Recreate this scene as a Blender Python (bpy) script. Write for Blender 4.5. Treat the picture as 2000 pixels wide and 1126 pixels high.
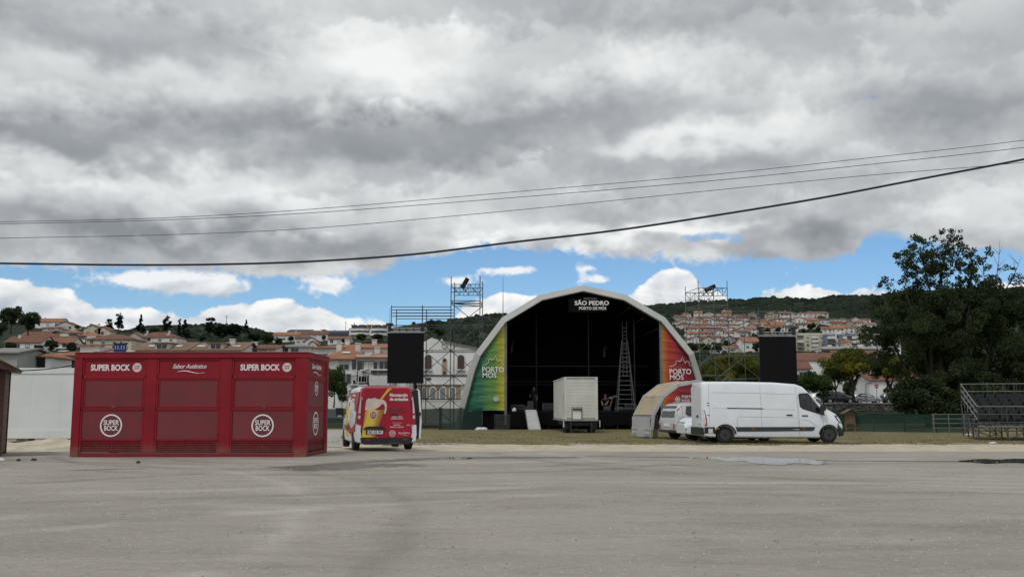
import bpy, bmesh, math, random
import numpy as np
from mathutils import Vector, Matrix, noise as mnoise
R = math.radians
rnd = random.Random(7)
for o in list(bpy.data.objects): bpy.data.objects.remove(o)
sc = bpy.context.scene
COL = sc.collection

# ------------------------------------------------------------------ camera
FPX, PITCH, CAMH = 1900.0, R(7.02), 1.3          # focal length in pixels of the 2000 px wide photograph
cd = bpy.data.cameras.new('camera'); cam = bpy.data.objects.new('camera', cd); COL.objects.link(cam)
cd.sensor_width = 36; cd.lens = 36*FPX/2000; cd.clip_end = 20000; cd.clip_start = .1
cam.location = (0, 0, CAMH); cam.rotation_euler = (R(90)+PITCH, 0, 0)
sc.camera = cam
CP, SP = math.cos(PITCH), math.sin(PITCH)
def ray(u, v):
    x = (u-1000)/FPX; y = -(v-563)/FPX
    return Vector((x, CP-y*SP, SP+y*CP))
def W(u, v, Y):
    d = ray(u, v); t = Y/d.y
    return Vector((d.x*t, Y, CAMH+d.z*t))
def ppm(Y): return FPX/Y                            # rough pixels per metre at distance Y
def ux(u, v, Y): return W(u, v, Y).x
# ------------------------------------------------------------------ node helper
class N:
    """tiny expression wrapper round shader math nodes"""
    def __init__(s, t, sock): s.t = t; s.s = sock
    def _m(s, op, *a, clamp=False):
        n = s.t.nodes.new('ShaderNodeMath'); n.operation = op; n.use_clamp = clamp
        for i, x in enumerate((s,)+a):
            if isinstance(x, N): s.t.links.new(x.s, n.inputs[i])
            else: n.inputs[i].default_value = x
        return N(s.t, n.outputs[0])
    def __add__(s, o): return s._m('ADD', o)
    __radd__ = __add__
    def __sub__(s, o): return s._m('SUBTRACT', o)
    def __rsub__(s, o): return (s*-1.0)+o
    def __mul__(s, o): return s._m('MULTIPLY', o)
    __rmul__ = __mul__
    def __truediv__(s, o): return s._m('DIVIDE', o)
    def clamp(s): return s._m('ADD', 0.0, clamp=True)
    def pw(s, o): return s._m('POWER', o)
    def mx(s, o): return s._m('MAXIMUM', o)
    def mn(s, o): return s._m('MINIMUM', o)
    def f(s, op, *a): return s._m(op, *a)
def sstep(x, a, b):                                 # smooth 0..1 between a and b
    n = x.t.nodes.new('ShaderNodeMapRange'); n.interpolation_type = 'SMOOTHSTEP'
    x.t.links.new(x.s, n.inputs['Value'])
    n.inputs['From Min'].default_value = a; n.inputs['From Max'].default_value = b
    return N(x.t, n.outputs['Result'])
def lk(t, sock, inp):
    if isinstance(sock, N): t.links.new(sock.s, inp)
    elif isinstance(sock, bpy.types.NodeSocket): t.links.new(sock, inp)
    else: inp.default_value = sock
def vec(t, x, y, z):
    n = t.nodes.new('ShaderNodeCombineXYZ')
    for i, a in enumerate((x, y, z)): lk(t, a, n.inputs[i])
    return n.outputs[0]
def noise(t, v, scale, detail=4, rough=.5, dist=0, lac=2.0):
    n = t.nodes.new('ShaderNodeTexNoise')
    if v is not None: lk(t, v, n.inputs['Vector'])
    n.inputs['Scale'].default_value = scale; n.inputs['Detail'].default_value = detail
    n.inputs['Roughness'].default_value = rough; n.inputs['Distortion'].default_value = dist
    n.inputs['Lacunarity'].default_value = lac
    return N(t, n.outputs['Fac'])
def voro(t, v, scale, detail=2, rough=.5, smooth=.6):
    n = t.nodes.new('ShaderNodeTexVoronoi'); n.feature = 'SMOOTH_F1'; lk(t, v, n.inputs['Vector'])
    n.inputs['Scale'].default_value = scale; n.inputs['Detail'].default_value = detail
    n.inputs['Roughness'].default_value = rough; n.inputs['Smoothness'].default_value = smooth
    return N(t, n.outputs['Distance'])
def mix(t, fac, a, b):
    n = t.nodes.new('ShaderNodeMix'); n.data_type = 'RGBA'
    lk(t, fac, n.inputs[0])
    for x, i in ((a, 6), (b, 7)):
        if isinstance(x, (tuple, list)): n.inputs[i].default_value = (*x[:3], 1)
        else: lk(t, x, n.inputs[i])
    return n.outputs[2]
def srgb(r, g, b):
    f = lambda c: (c/255/12.92) if c/255 <= .04045 else ((c/255+.055)/1.055)**2.4
    return (f(r), f(g), f(b))

# ------------------------------------------------------------------ sky and light
SUN_EL, SUN_AZ = R(58), R(-150)                     # azimuth clockwise from +Y: high, behind the camera to the left
# --- the clouds are computed once, on a grid over the whole upper sphere (finer towards the front)
SW, SH = 2300, 900
def perlin(x, y, seed=0):
    xi = np.floor(x).astype(np.int64); yi = np.floor(y).astype(np.int64)
    xf = (x-xi).astype(np.float32); yf = (y-yi).astype(np.float32)
    tab = np.random.RandomState(seed*7+11).rand(4096).astype(np.float32)*2*np.pi
    gx, gy = np.cos(tab), np.sin(tab)
    def g(ix, iy, fx, fy):
        h = ((ix*374761393+iy*668265263+seed*974711) & 0x7fffffff); h = ((h ^ (h >> 13))*1274126177) & 0xfff
        return gx[h]*fx+gy[h]*fy
    u = xf*xf*xf*(xf*(xf*6-15)+10); v = yf*yf*yf*(yf*(yf*6-15)+10)
    a = g(xi, yi, xf, yf); b = g(xi+1, yi, xf-1, yf); c = g(xi, yi+1, xf, yf-1); d = g(xi+1, yi+1, xf-1, yf-1)
    return (a+(b-a)*u)*(1-v)+(c+(d-c)*u)*v
def fbm(x, y, o=6, gain=.5, seed=0, lac=2.03, ab=False):
    r = 0; a = 1; n = 0
    for i in range(o):
        p = perlin(x+i*17.3, y-i*9.1, seed+i)
        r = r+a*((np.abs(p)*2.2-.55) if ab else p); n += a; a *= gain; x = x*lac; y = y*lac
    return r/n*1.8
def sst(x, a, b):
    t = np.clip((x-a)/(b-a), 0, 1); return t*t*(3-2*t)
def azel(u, v):
    d = ray(u, v).normalized(); return math.atan2(d.x, d.y), math.asin(d.z)
# grid axis -> azimuth: 78 % of the columns cover the 80 degrees in front; rows are finer near the horizon
FA, FW = R(40), .39
def col_to_az(s):
    t = s-.5; k = np.abs(t)
    return np.sign(t)*np.where(k < FW, k/FW*FA, FA+(k-FW)/(.5-FW)*(math.pi-FA))
EK, EW = R(27), .80
def row_to_el(s): return np.where(s < EW, -R(2)+s/EW*(EK+R(2)), EK+(s-EW)/(1-EW)*(math.pi/2-EK))
az, el = np.meshgrid(col_to_az((np.arange(SW)+.5)/SW).astype(np.float32), row_to_el((np.arange(SH)+.5)/SH).astype(np.float32))
U, V = az*FPX, el*FPX                               # direction in photograph-sized pixels
def blob(u, v, du, dv, amp, rot=0.0):
    a, e = azel(u, v); x = U-a*FPX; y = V-e*FPX
    if rot: c, s = math.cos(rot), math.sin(rot); x, y = x*c+y*s, y*c-x*s
    return amp*np.exp(-(x/du)**2-(y/dv)**2)
def edge(pts):
    L = sorted([(azel(u, v)[0], azel(u, v)[1]*FPX) for u, v in pts]+[(-3.15, 215), (-2.4, 250), (-1.8, 200), (-1.2, 240), (1.2, 250), (1.8, 205), (2.4, 245), (3.15, 215)])
    return np.interp(az, [a for a, b in L], [b for a, b in L])
dz = np.maximum(np.sin(el), 0)+.16
DX, DY = np.sin(az)*np.cos(el)/dz, np.cos(az)*np.cos(el)/dz
seamfix = np.cos(az/2)                              # keeps the join behind the camera unobtrusive
wx = fbm(DX*1.1, DY*1.1, 4, .5, 3); wy = fbm(DX*1.1+40, DY*1.1, 4, .5, 5)
def deckh(ox, oy):
    x = DX+ox+wx*.30; y = DY+oy+wy*.22
    return fbm(x*1.3, y*1.5, 6, .45, 20)
h1 = deckh(0, 0)
LAY = [
    (150, 62, 330, 50, -.55), (820, 60, 420, 80, .20), (1400, 50, 300, 50, -.10), (1700, 90, 300, 60, -.14), (1150, 40, 160, 50, -.2),
    (260, 150, 360, 50, .42), (700, 150, 200, 70, .42), (1180, 105, 150, 60, .34), (1750, 120, 200, 50, .12), (40, 170, 200, 60, .1),
    (60, 268, 300, 36, -.72), (520, 250, 380, 48, -.55), (930, 245, 320, 50, -.55), (1190, 210, 200, 40, -.38), (520, 190, 90, 26, -.20), (1850, 208, 190, 42, -.55),
    (800, 165, 120, 50, .3), (1400, 130, 220, 55, .25), (1480, 255, 240, 36, .42), (1250, 275, 160, 30, .34), (1100, 90, 100, 40, -.05),
    (130, 330, 260, 26, .42), (500, 365, 260, 45, .42), (880, 300, 240, 26, -.25), (60, 420, 130, 36, -.50), (250, 400, 120, 30, .2),
    (420, 468, 240, 34, -.70), (250, 450, 100, 20, -.3), (760, 440, 120, 30, .15), (960, 430, 140, 36, .40), (640, 500, 130, 30, -.60), (560, 425, 120, 24, -.18),
    (1380, 318, 240, 26, -.42), (1250, 400, 260, 30, -.12), (1150, 460, 200, 24, .70), (1450, 390, 300, 36, -.10), (1590, 462, 105, 44, -.78), (1420, 488, 85, 20, -.55),
    (1850, 410, 200, 40, .26), (1330, 455, 90, 14, .5), (1900, 320, 160, 36, .05), (1650, 350, 140, 26, -.15), (1700, 280, 120, 30, .12), (1880, 470, 80, 20, -.2)]
U0, V0 = U, V; U = U0+95*fbm(U0/150, V0/100, 4, .55, 510); V = V0+52*fbm(U0/140, V0/90, 4, .55, 520)
layout = sum(blob(*b) for b in LAY); U, V = U0, V0
out = np.clip((np.abs(U)-1100)/500, 0, 1)*.8
w2x = fbm(U/210, V/130, 4, .5, 50); w2y = fbm(U/210+9, V/130, 4, .5, 55)
A1 = fbm(U/230+w2x*.3, V/140+w2y*.3, 5, .48, 60); NZ = fbm(U/80+w2x*.25, V/62+w2y*.25, 6, .52, 160); NZ2 = fbm(U/24, V/20, 4, .5, 170)
dv = .60+layout*.50+h1*.10+A1*.20+NZ*.07
# overlapping soft cloud lumps, the far low ones first, each brighter on its top and darker underneath
rl = np.random.RandomState(12); azc, elr = az[0], el[:, 0]
nl = 1500; lu = rl.uniform(-math.pi, math.pi, nl); lu[:520] = rl.uniform(-R(36), R(36), 520); le = R(7.5)+(rl.rand(nl)**1.3)*R(60); le[:520] = R(8)+rl.rand(520)*R(20)
for i in np.argsort(le):
    ca, ce = lu[i], le[i]; ru = (40+130*rl.rand()**1.5)*(.55+ce/R(16))/FPX; rv = ru*rl.uniform(.38, .6); wgt = rl.uniform(.4, 1.0); off = rl.uniform(-.13, .13); tilt = rl.uniform(-.35, .35)
    j0, j1 = np.searchsorted(azc, (ca-ru*1.7, ca+ru*1.7)); k0, k1 = np.searchsorted(elr, (ce-rv*1.9, ce+rv*1.9))
    if j1-j0 < 3 or k1-k0 < 3: continue
    sl = (slice(k0, k1), slice(j0, j1)); x = (az[sl]-ca)/ru; y = (el[sl]-ce)/rv-x*tilt; nz = NZ[sl]
    r = np.sqrt(x*x+np.where(y < 0, y*y*1.5, y*y))+nz*.55+NZ2[sl]*.10
    al = sst(1.0-r, -.02, .17+.38*(y < 0)+.1*NZ2[sl])*wgt
    lay = layout[sl]; cl_ = .60+lay*.50+A1[sl]*.12+off+(.25*np.clip(y, -1, 1.2)-.03)*(.7+.3*wgt)-nz*.05+.05*sst(1.0-r, .25, 0)
    dv[sl] = dv[sl]*(1-al*.85)+cl_*al*.85
dv = np.clip(.575+(dv-.52)*1.25, 0, 1)
def ramp(x, stops):
    xs = [s[0] for s in stops]; return np.stack([np.interp(x, xs, [s[1][k] for s in stops]) for k in range(3)], -1)
deck_c = ramp(dv, [(0, srgb(140, 144, 148)), (.22, srgb(158, 162, 166)), (.5, srgb(187, 190, 192)), (.75, srgb(216, 219, 219)), (1, srgb(245, 246, 245))])
e1 = fbm(U/150, V/80, 7, .55, 80); e2 = fbm(U/34, V/26, 5, .55, 90, ab=True)
deck_edge = edge([(-500, 520), (-200, 512), (0, 519), (150, 521), (210, 528), (330, 527), (520, 540), (640, 536), (740, 536), (800, 502), (900, 492), (1000, 484), (1060, 488), (1180, 503), (1300, 508), (1370, 513), (1480, 508), (1600, 519), (1665, 500), (1690, 470), (1760, 468), (1840, 480), (1900, 500), (2000, 500), (2200, 480), (2500, 500)])
dcov = sst(V-deck_edge+e1*16-e2*10, -5, 15)
hole = blob(1405, 460, 54, 8, .8)+blob(1352, 467, 36, 8, .6)+blob(1722, 468, 40, 18, 1.0)+blob(1690, 193, 50, 7, .42)+blob(1440, 470, 20, 9, .6)
dcov = np.clip(dcov-sst(hole+(e1*.7-e2*.5)*np.clip(hole*2, 0, 1), .30, 1.1)*.75, 0, 1)
# cumulus banks above the skyline
cum_edge = edge([(-500, 560), (-100, 540), (0, 548), (90, 556), (130, 562), (165, 582), (200, 598), (280, 604), (350, 612), (420, 602), (480, 589), (560, 591), (640, 606), (720, 624), (800, 642), (880, 630), (905, 592), (980, 575), (1060, 570), (1130, 577), (1220, 582), (1262, 560), (1285, 538), (1320, 524), (1350, 534), (1375, 566), (1440, 587), (1480, 572), (1530, 560), (1600, 559), (1660, 566), (1760, 569), (1850, 575), (1920, 573), (1960, 560), (2050, 545), (2300, 560), (2600, 540)])
def cumh(ox, oy):
    x = (U+ox)/72+e1*.5; y = (V+oy)/46+e1*.3
    return fbm(x, y, 5, .45, 100)*1.1
k1 = cumh(0, 0); k2 = cumh(-10, 14)
ccov = sst(cum_edge-V-k1*15-e2*5, -2, 5.0)
soft = fbm(U/120, V/45, 5, .5, 130)
crel = (k2-k1)*.85
depth_in = np.clip((cum_edge-V)/70, 0, 1)
cb = np.clip(.82+crel*.55+soft*.28-depth_in*.42, 0, 1)
cum_c = ramp(cb, [(0, srgb(176, 184, 194)), (.4, srgb(204, 209, 215)), (.7, srgb(229, 232, 234)), (1, srgb(252, 252, 250))])
sm = blob(345, 552, 118, 19, 1.25)+blob(418, 556, 58, 24, .8)+blob(275, 540, 60, 12, .5)+blob(640, 554, 46, 17, 1.5)+blob(888, 548, 42, 11, 1.0)+blob(1000, 527, 60, 8, .85)+blob(1140, 524, 24, 13, .8)+blob(1174, 545, 34, 9, .9)+blob(560, 545, 40, 8, .3)
scov = sst(sm+soft*.35-k1*.34-e2*.34+e1*.2, .34, .98)
sb = np.clip(.34+crel*.7+(V-azel(0, 566)[1]*FPX)/45+soft*.2, 0, 1)
s_c = ramp(sb, [(0, srgb(170, 177, 187)), (.5, srgb(208, 212, 217)), (1, srgb(246, 247, 247))])
A = np.zeros((SH, SW), np.float32); C = np.zeros((SH, SW, 3), np.float32)
for a, c in ((scov*.93, s_c), (ccov*.99, cum_c), (dcov*.985, deck_c)):      # premultiplied 'over', nearest last
    C = C*(1-a[..., None])+c*a[..., None]; A = A*(1-a)+a
clouds = np.concatenate([C, A[..., None]], -1).astype(np.float32)
#SPLIT
img = bpy.data.images.new('clouds', SW, SH, alpha=True, float_buffer=True)
img.colorspace_settings.name = 'Linear Rec.709'; img.alpha_mode = 'CHANNEL_PACKED'
img.pixels.foreach_set(clouds.ravel()); img.update(); img.pack()

w = bpy.data.worlds.new('World'); sc.world = w; w.use_nodes = True
T = w.node_tree; T.nodes.clear()
tc = T.nodes.new('ShaderNodeTexCoord')
sx = T.nodes.new('ShaderNodeSeparateXYZ'); T.links.new(tc.outputs['Generated'], sx.inputs[0])
X, Y_, Z = (N(T, sx.outputs[i]) for i in range(3))
AZ = X.f('ARCTAN2', Y_); EL = Z.f('ARCSINE')
def sel(c, a, b): return a*c+b*(1.0-c)
k = AZ.f('ABSOLUTE'); inn = k.f('LESS_THAN', FA)
su = sel(inn, k*(FW/FA), (k-FA)*((.5-FW)/(math.pi-FA))+FW)*AZ.f('SIGN')+.5
low = EL.f('LESS_THAN', EK)
sv = sel(low, (EL+R(2))*(EW/(EK+R(2))), (EL-EK)*((1-EW)/(math.pi/2-EK))+EW)
it = T.nodes.new('ShaderNodeTexImage'); it.image = img; it.interpolation = 'Linear'; it.extension = 'EXTEND'
T.links.new(vec(T, su, sv.mx(.001).mn(.999), 0), it.inputs[0])
sky = T.nodes.new('ShaderNodeTexSky'); sky.sky_type = 'NISHITA'; sky.sun_disc = False
sky.sun_elevation = SUN_EL; sky.sun_rotation = SUN_AZ; sky.air_density = 1.0; sky.dust_density = .05; sky.ozone_density = 4.0
SKY_STRENGTH = .10
def vm(op, a, b):
    n = T.nodes.new('ShaderNodeVectorMath'); n.operation = op; lk(T, a, n.inputs[0])
    lk(T, b, n.inputs['Scale' if op == 'SCALE' else 1]); return n.outputs[0]
blue = vm('MULTIPLY', vm('SCALE', sky.outputs[0], SKY_STRENGTH), vec(T, .80, .98, 1.12))
col = vm('ADD', it.outputs[0], vm('SCALE', blue, 1.0-N(T, it.outputs[1])))
bg = T.nodes.new('ShaderNodeBackground'); T.links.new(col, bg.inputs[0]); bg.inputs[1].default_value = 1.0
wo = T.nodes.new('ShaderNodeOutputWorld'); T.links.new(bg.outputs[0], wo.inputs[0])
w.cycles.sampling_method = 'MANUAL'; w.cycles.sample_map_resolution = 1024
sd = bpy.data.lights.new('sun', 'SUN'); sun = bpy.data.objects.new('sun', sd); COL.objects.link(sun)
sd.energy = 1.3; sd.angle = R(14); sd.color = (1, .975, .94)
sdir = Vector((math.sin(SUN_AZ)*math.cos(SUN_EL), math.cos(SUN_AZ)*math.cos(SUN_EL), math.sin(SUN_EL)))
sun.rotation_euler = sdir.to_track_quat('Z', 'Y').to_euler(); sun.location = (0, -20, 60)
sc.view_settings.view_transform = 'Standard'; sc.view_settings.look = 'None'
sc.view_settings.exposure = 0; sc.view_settings.gamma = 1; sc.view_settings.use_curve_mapping = False
sc.render.engine = 'CYCLES'; sc.cycles.max_bounces = 6; sc.cycles.transparent_max_bounces = 24
sc.cycles.sample_clamp_indirect = 6

# ------------------------------------------------------------------ mesh helpers
def new_mat(name, base, rough=.6, metal=0, spec=.5, var=.0, vscale=3, bump=0, bscale=20, coat=0, alpha=1.0):
    m = bpy.data.materials.new(name); m.use_nodes = True; t = m.node_tree
    b = t.nodes['Principled BSDF']; b.inputs['Roughness'].default_value = rough; b.inputs['Metallic'].default_value = metal
    b.inputs['Specular IOR Level'].default_value = spec; b.inputs['Coat Weight'].default_value = coat
    b.inputs['Alpha'].default_value = alpha
    co = t.nodes.new('ShaderNodeTexCoord')
    if var:
        n = noise(t, co.outputs['Object'], vscale, 5, .6)
        f = sstep(n, .3, .7)
        lo = tuple(c*(1-var) for c in base); hi = tuple(min(1, c*(1+var*.6)) for c in base)
        t.links.new(mix(t, f, lo, hi), b.inputs['Base Color'])
        t.links.new(((n-.5)*.25+rough).s, b.inputs['Roughness'])
    else: b.inputs['Base Color'].default_value = (*base, 1)
    if bump:
        n = noise(t, co.outputs['Object'], bscale, 4, .6)
        bp = t.nodes.new('ShaderNodeBump'); bp.inputs['Strength'].default_value = bump; bp.inputs['Distance'].default_value = .02
        t.links.new(n.s, bp.inputs['Height']); t.links.new(bp.outputs[0], b.inputs['Normal'])
    return m
class MB:
    """collects geometry; obj() links it as one mesh object"""
    def __init__(s): s.v = []; s.f = []; s.m = []; s.cm = 0; s.X = None
    def mat(s, i): s.cm = i; return s
    def add(s, vs, fs):
        b = len(s.v)
        s.v += [tuple(s.X @ Vector(p)) if s.X is not None else tuple(p) for p in vs]
        s.f += [tuple(b+i for i in f) for f in fs]; s.m += [s.cm]*len(fs); return s
    def box(s, x0, y0, z0, x1, y1, z1):
        if x0 > x1: x0, x1 = x1, x0
        if y0 > y1: y0, y1 = y1, y0
        if z0 > z1: z0, z1 = z1, z0
        return s.add([(x0,y0,z0),(x1,y0,z0),(x1,y1,z0),(x0,y1,z0),(x0,y0,z1),(x1,y0,z1),(x1,y1,z1),(x0,y1,z1)],
                     [(0,3,2,1),(4,5,6,7),(0,1,5,4),(1,2,6,5),(2,3,7,6),(3,0,4,7)])
    def tube(s, p0, p1, r, n=6, r1=None, cap=True):
        p0, p1 = Vector(p0), Vector(p1); d = (p1-p0)
        if d.length < 1e-6: return s
        d.normalize(); u = d.orthogonal().normalized(); w_ = d.cross(u); r1 = r if r1 is None else r1
        vs = []
        for p, q in ((p0, r), (p1, r1)):
            for i in range(n):
                a = 2*math.pi*i/n; vs.append(p+u*(math.cos(a)*q)+w_*(math.sin(a)*q))
        fs = [(i, (i+1) % n, n+(i+1) % n, n+i) for i in range(n)]
        if cap: fs += [tuple(range(n-1, -1, -1)), tuple(range(n, 2*n))]
        return s.add(vs, fs)
    def path(s, pts, r, n=6, closed=False):
        P = [Vector(p) for p in pts]
        rs = r if isinstance(r, (list, tuple)) else [r]*len(P)
        vs = []; up = None
        for i, p in enumerate(P):
            a = P[i-1] if (i or closed) else p; b = P[(i+1) % len(P)] if (i < len(P)-1 or closed) else p
            d = (b-a).normalized()
            if up is None: up = d.orthogonal().normalized()
            up = (up-d*up.dot(d)).normalized(); w_ = d.cross(up)
            for k in range(n):
                an = 2*math.pi*k/n; vs.append(p+up*math.cos(an)*rs[i]+w_*math.sin(an)*rs[i])
        fs = []
        L = len(P) if closed else len(P)-1
        for i in range(L):
            j = (i+1) % len(P)
            for k in range(n): fs.append((i*n+k, i*n+(k+1) % n, j*n+(k+1) % n, j*n+k))
        if not closed: fs += [tuple(range(n-1, -1, -1)), tuple((len(P)-1)*n+k for k in range(n))]
        return s.add(vs, fs)
    def prism(s, poly, h, axis='z', at=0):          # polygon in the plane across axis, from at to at+h
        def m(a, b, c): return {'z': (a, b, c), 'y': (a, c, b), 'x': (c, a, b)}[axis]
        n = len(poly); vs = [m(a, b, at) for a, b in poly]+[m(a, b, at+h) for a, b in poly]
        return s.add(vs, [tuple(range(n-1, -1, -1)), tuple(range(n, 2*n))]+[(i, (i+1) % n, n+(i+1) % n, n+i) for i in range(n)])
    def lathe(s, prof, n=20, axis='z', c=(0, 0, 0)):
        vs = []
        for r, h in prof:
            for k in range(n):
                a = 2*math.pi*k/n; x, y = math.cos(a)*r, math.sin(a)*r
                q = {'z': (x, y, h), 'y': (x, h, y), 'x': (h, x, y)}[axis]
                vs.append((q[0]+c[0], q[1]+c[1], q[2]+c[2]))
        fs = [(i*n+k, i*n+(k+1) % n, (i+1)*n+(k+1) % n, (i+1)*n+k) for i in range(len(prof)-1) for k in range(n)]
        fs += [tuple(range(n-1, -1, -1)), tuple((len(prof)-1)*n+k for k in range(n))]
        return s.add(vs, fs)
    def quad(s, a, b, c, d): return s.add([a, b, c, d], [(0, 1, 2, 3)])
    def mesh(s, name):
        me = bpy.data.meshes.new(name); me.from_pydata(s.v, [], s.f)
        if any(s.m): me.polygons.foreach_set('material_index', s.m)
        me.update(); return me
    def obj(s, name, mat, parent=None, smooth=None, bevel=0, recalc=True):
        me = s.mesh(name)
        if recalc:
            bm = bmesh.new(); bm.from_mesh(me); bmesh.ops.recalc_face_normals(bm, faces=bm.faces[:])
            if bevel: bmesh.ops.bevel(bm, geom=[e for e in bm.edges if e.is_manifold and e.calc_face_angle(0) > .5], offset=bevel, segments=2, affect='EDGES', profile=.5)
            bm.to_mesh(me); bm.free()
        for q in (mat if isinstance(mat, (list, tuple)) else [mat]): me.materials.append(q)
        if smooth: me.shade_smooth(); me.set_sharp_from_angle(angle=R(smooth))
        return link(name, me, parent)
def link(name, me, parent=None, loc=None, rot=None):
    o = bpy.data.objects.new(name, me); COL.objects.link(o)
    if parent is not None: o.parent = parent
    if loc is not None: o.location = loc
    if rot is not None: o.rotation_euler = rot
    return o
def tag(o, label=None, cat=None, group=None, kind=None):
    if label: o['label'] = label
    if cat: o['category'] = cat
    if group: o['group'] = group
    if kind: o['kind'] = kind
    return o
def thing(name, label, cat, loc=(0, 0, 0), rz=0, group=None):
    o = link(name, None, None, loc, (0, 0, rz)); return tag(o, label, cat, group)
def copy_tree(o, parent=None):
    c = o.copy(); COL.objects.link(c)
    if parent is not None: c.parent = parent
    for ch in list(o.children): copy_tree(ch, c)
    return c
def text_obj(name, txt, size, mat, parent, X, bold=.0, shear=0, align='CENTER', width=None, thick=.004, space=1.0):
    """flat lettering as a mesh; X places its local x (along) and y (up) axes"""
    cu = bpy.data.curves.new(name, 'FONT'); cu.body = txt; cu.size = size; cu.offset = bold*size; cu.shear = shear
    cu.align_x = align; cu.align_y = 'CENTER'; cu.extrude = thick/2; cu.resolution_u = 3; cu.space_character = space
    o = bpy.data.objects.new('tmp', cu); COL.objects.link(o)
    dg = bpy.context.evaluated_depsgraph_get(); me = bpy.data.meshes.new_from_object(o.evaluated_get(dg))
    COL.objects.unlink(o); bpy.data.objects.remove(o)
    if width:
        co = [v.co.x for v in me.vertices]; wd = max(co)-min(co)
        k = width/wd
        for v in me.vertices: v.co.x *= k
    me.transform(X); me.materials.clear(); me.materials.append(mat); me.name = name
    return link(name, me, parent)
def face_y(x, y, z, rz=0):                          # lettering that faces -Y (towards the camera)
    return Matrix.Translation((x, y, z)) @ Matrix.Rotation(rz, 4, 'Z') @ Matrix.Rotation(R(90), 4, 'X')

# ------------------------------------------------------------------ lie of the land
def smooth(t): t = np.clip(t, 0, 1); return t*t*(3-2*t)
RK = np.array([60, 75, 100, 150, 200, 300, 400, 500, 600, 800, 1200, 2000, 3500, 9000.])
# pixels above the horizon of bare ground, for columns u of the photograph
EU = np.array([-900, -300, 0, 150, 300, 430, 560, 700, 830, 960, 1150, 1300, 1400, 1550, 1700, 1900, 2300, 2900.])
ET = np.array([
 # 60  75  100 150 200 300 400  500  600  800  1200 2000 3500 9000
 [-45,-36,-10, 20, 50,120,140, 146, 148, 150, 150, 120, 60, 20],
 [-45,-36,-10, 20, 50,120,145, 150, 150, 150, 150, 120, 60, 20],
 [-45,-36,-10, 30, 75,130,152, 158, 158, 155, 150, 120, 60, 20],
 [-45,-36,-10, 30, 75,128,150, 152, 150, 146, 140, 120, 60, 20],
 [-45,-36,-10, 25, 65,112,130, 134, 134, 132, 150, 160, 60, 20],
 [-45,-36,-10, 20, 55,100,118, 122, 122, 122, 152, 163, 60, 20],
 [-45,-36,-14, 15, 50,100,125, 136, 136, 130, 140, 140, 60, 20],
 [-45,-36,-18, 10, 45,105,138, 146, 146, 130, 120, 110, 60, 20],
 [-45,-36,-18,  0, 35, 95,150, 160, 156, 150, 130, 110, 60, 20],
 [-45,-36,-18,  0, 35, 95,160, 178, 176, 170, 150, 110, 60, 20],
 [-45,-36,-18,  0, 30, 85,140, 165, 182, 182, 190, 150, 60, 20],
 [-45,-36,-18,  0, 30, 85,130, 156, 176, 178, 198, 150, 60, 20],
 [-45,-36,-14,  0, 35, 90,130, 156, 176, 180, 204, 150, 60, 20],
 [-45,-36,-10,  2, 40, 92,132, 158, 176, 180, 208, 170, 60, 20],
 [-45,-36,-10,  2, 40, 90,125, 146, 160, 180, 216, 180, 60, 20],
 [-45,-36,-10,  2, 40, 80,115, 140, 158, 190, 229, 190, 60, 20],
 [-45,-36,-10,  2, 40, 80,115, 140, 158, 190, 232, 190, 60, 20],
 [-45,-36,-10,  2, 40, 80,110, 140, 158, 180, 200, 150, 60, 20]], float)
def terr(x, y):
    """ground height at world x, y (arrays)"""
    x = np.asarray(x, float); y = np.asarray(y, float)
    d = np.maximum(np.hypot(x, y), .1); azm = np.arctan2(x, y)
    u = 1000+FPX*np.tan(np.clip(azm, -1.0, 1.0))
    dd = d*np.cos(np.clip(azm, -1.0, 1.0))          # distance measured along the view
    lu = np.interp(u, EU, np.arange(len(EU))); ld = np.interp(np.log(np.maximum(dd, 60)), np.log(RK), np.arange(len(RK)))
    i = np.clip(lu.astype(int), 0, len(EU)-2); j = np.clip(ld.astype(int), 0, len(RK)-2)
    fu, fd = smooth(lu-i), ld-j
    e = (ET[i, j]*(1-fu)+ET[i+1, j]*fu)*(1-fd)+(ET[i, j+1]*(1-fu)+ET[i+1, j+1]*fu)*fd
    zf = CAMH+dd*e/FPX*1.0
    zf = zf+fbm(x/90, y/90, 4, .5, 300)*np.clip((dd-150)/500, 0, 1)*7
    near = -.12*smooth((y-29)/5)
    f = smooth((dd-66)/14)*smooth((1.25-np.abs(azm))/.35)
    z = near*(1-f)+zf*f
    z = np.where((dd < 80) & (dd >= 66) & (np.abs(azm) < 1), -.12+(zf+.12)*smooth((dd-72)/8)*0+(zf+.12)*smooth((dd-80)/60)*0, z)
    # river meadow: flat to 95 m, then the bank rises
    bank = smooth((dd-96)/40)
    z = np.where(np.abs(azm) < 1.25, np.where(dd < 96, near, near*(1-bank)+zf*bank), near)
    back = smooth((np.abs(azm)-1.0)/.25)
    z = z*(1-back)+near*back
    # low ridge of sand behind the kiosks
    z = z+.30*np.exp(-((y-35.2-.04*x)/1.6)**2)*smooth((-10.5-x)/2)*(1+.6*fbm(x/1.4, y/1.4, 3, .5, 310))
    # dips of the lot
    fade = smooth((45-d)/10)
    z = z+fade*(fbm(x/9, y/9, 3, .5, 320)*.02+fbm(x/1.5, y/1.5, 3, .5, 330)*.004)
    return z
def gz(x, y): return float(terr(np.array([x]), np.array([y]))[0])
def base_at(u, v, d0=100, d1=1500):
    """distance at which the ground meets pixel row v in column u"""
    ds = np.exp(np.linspace(math.log(d0), math.log(d1), 240)); xs = (u-1000)/FPX*ds
    e = (terr(xs, ds)-CAMH)/ds*FPX
    vv = 795-e*1.0
    k = np.where(vv <= v)[0]
    return float(ds[k[0]]) if len(k) else float(ds[np.argmin(vv)])
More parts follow.
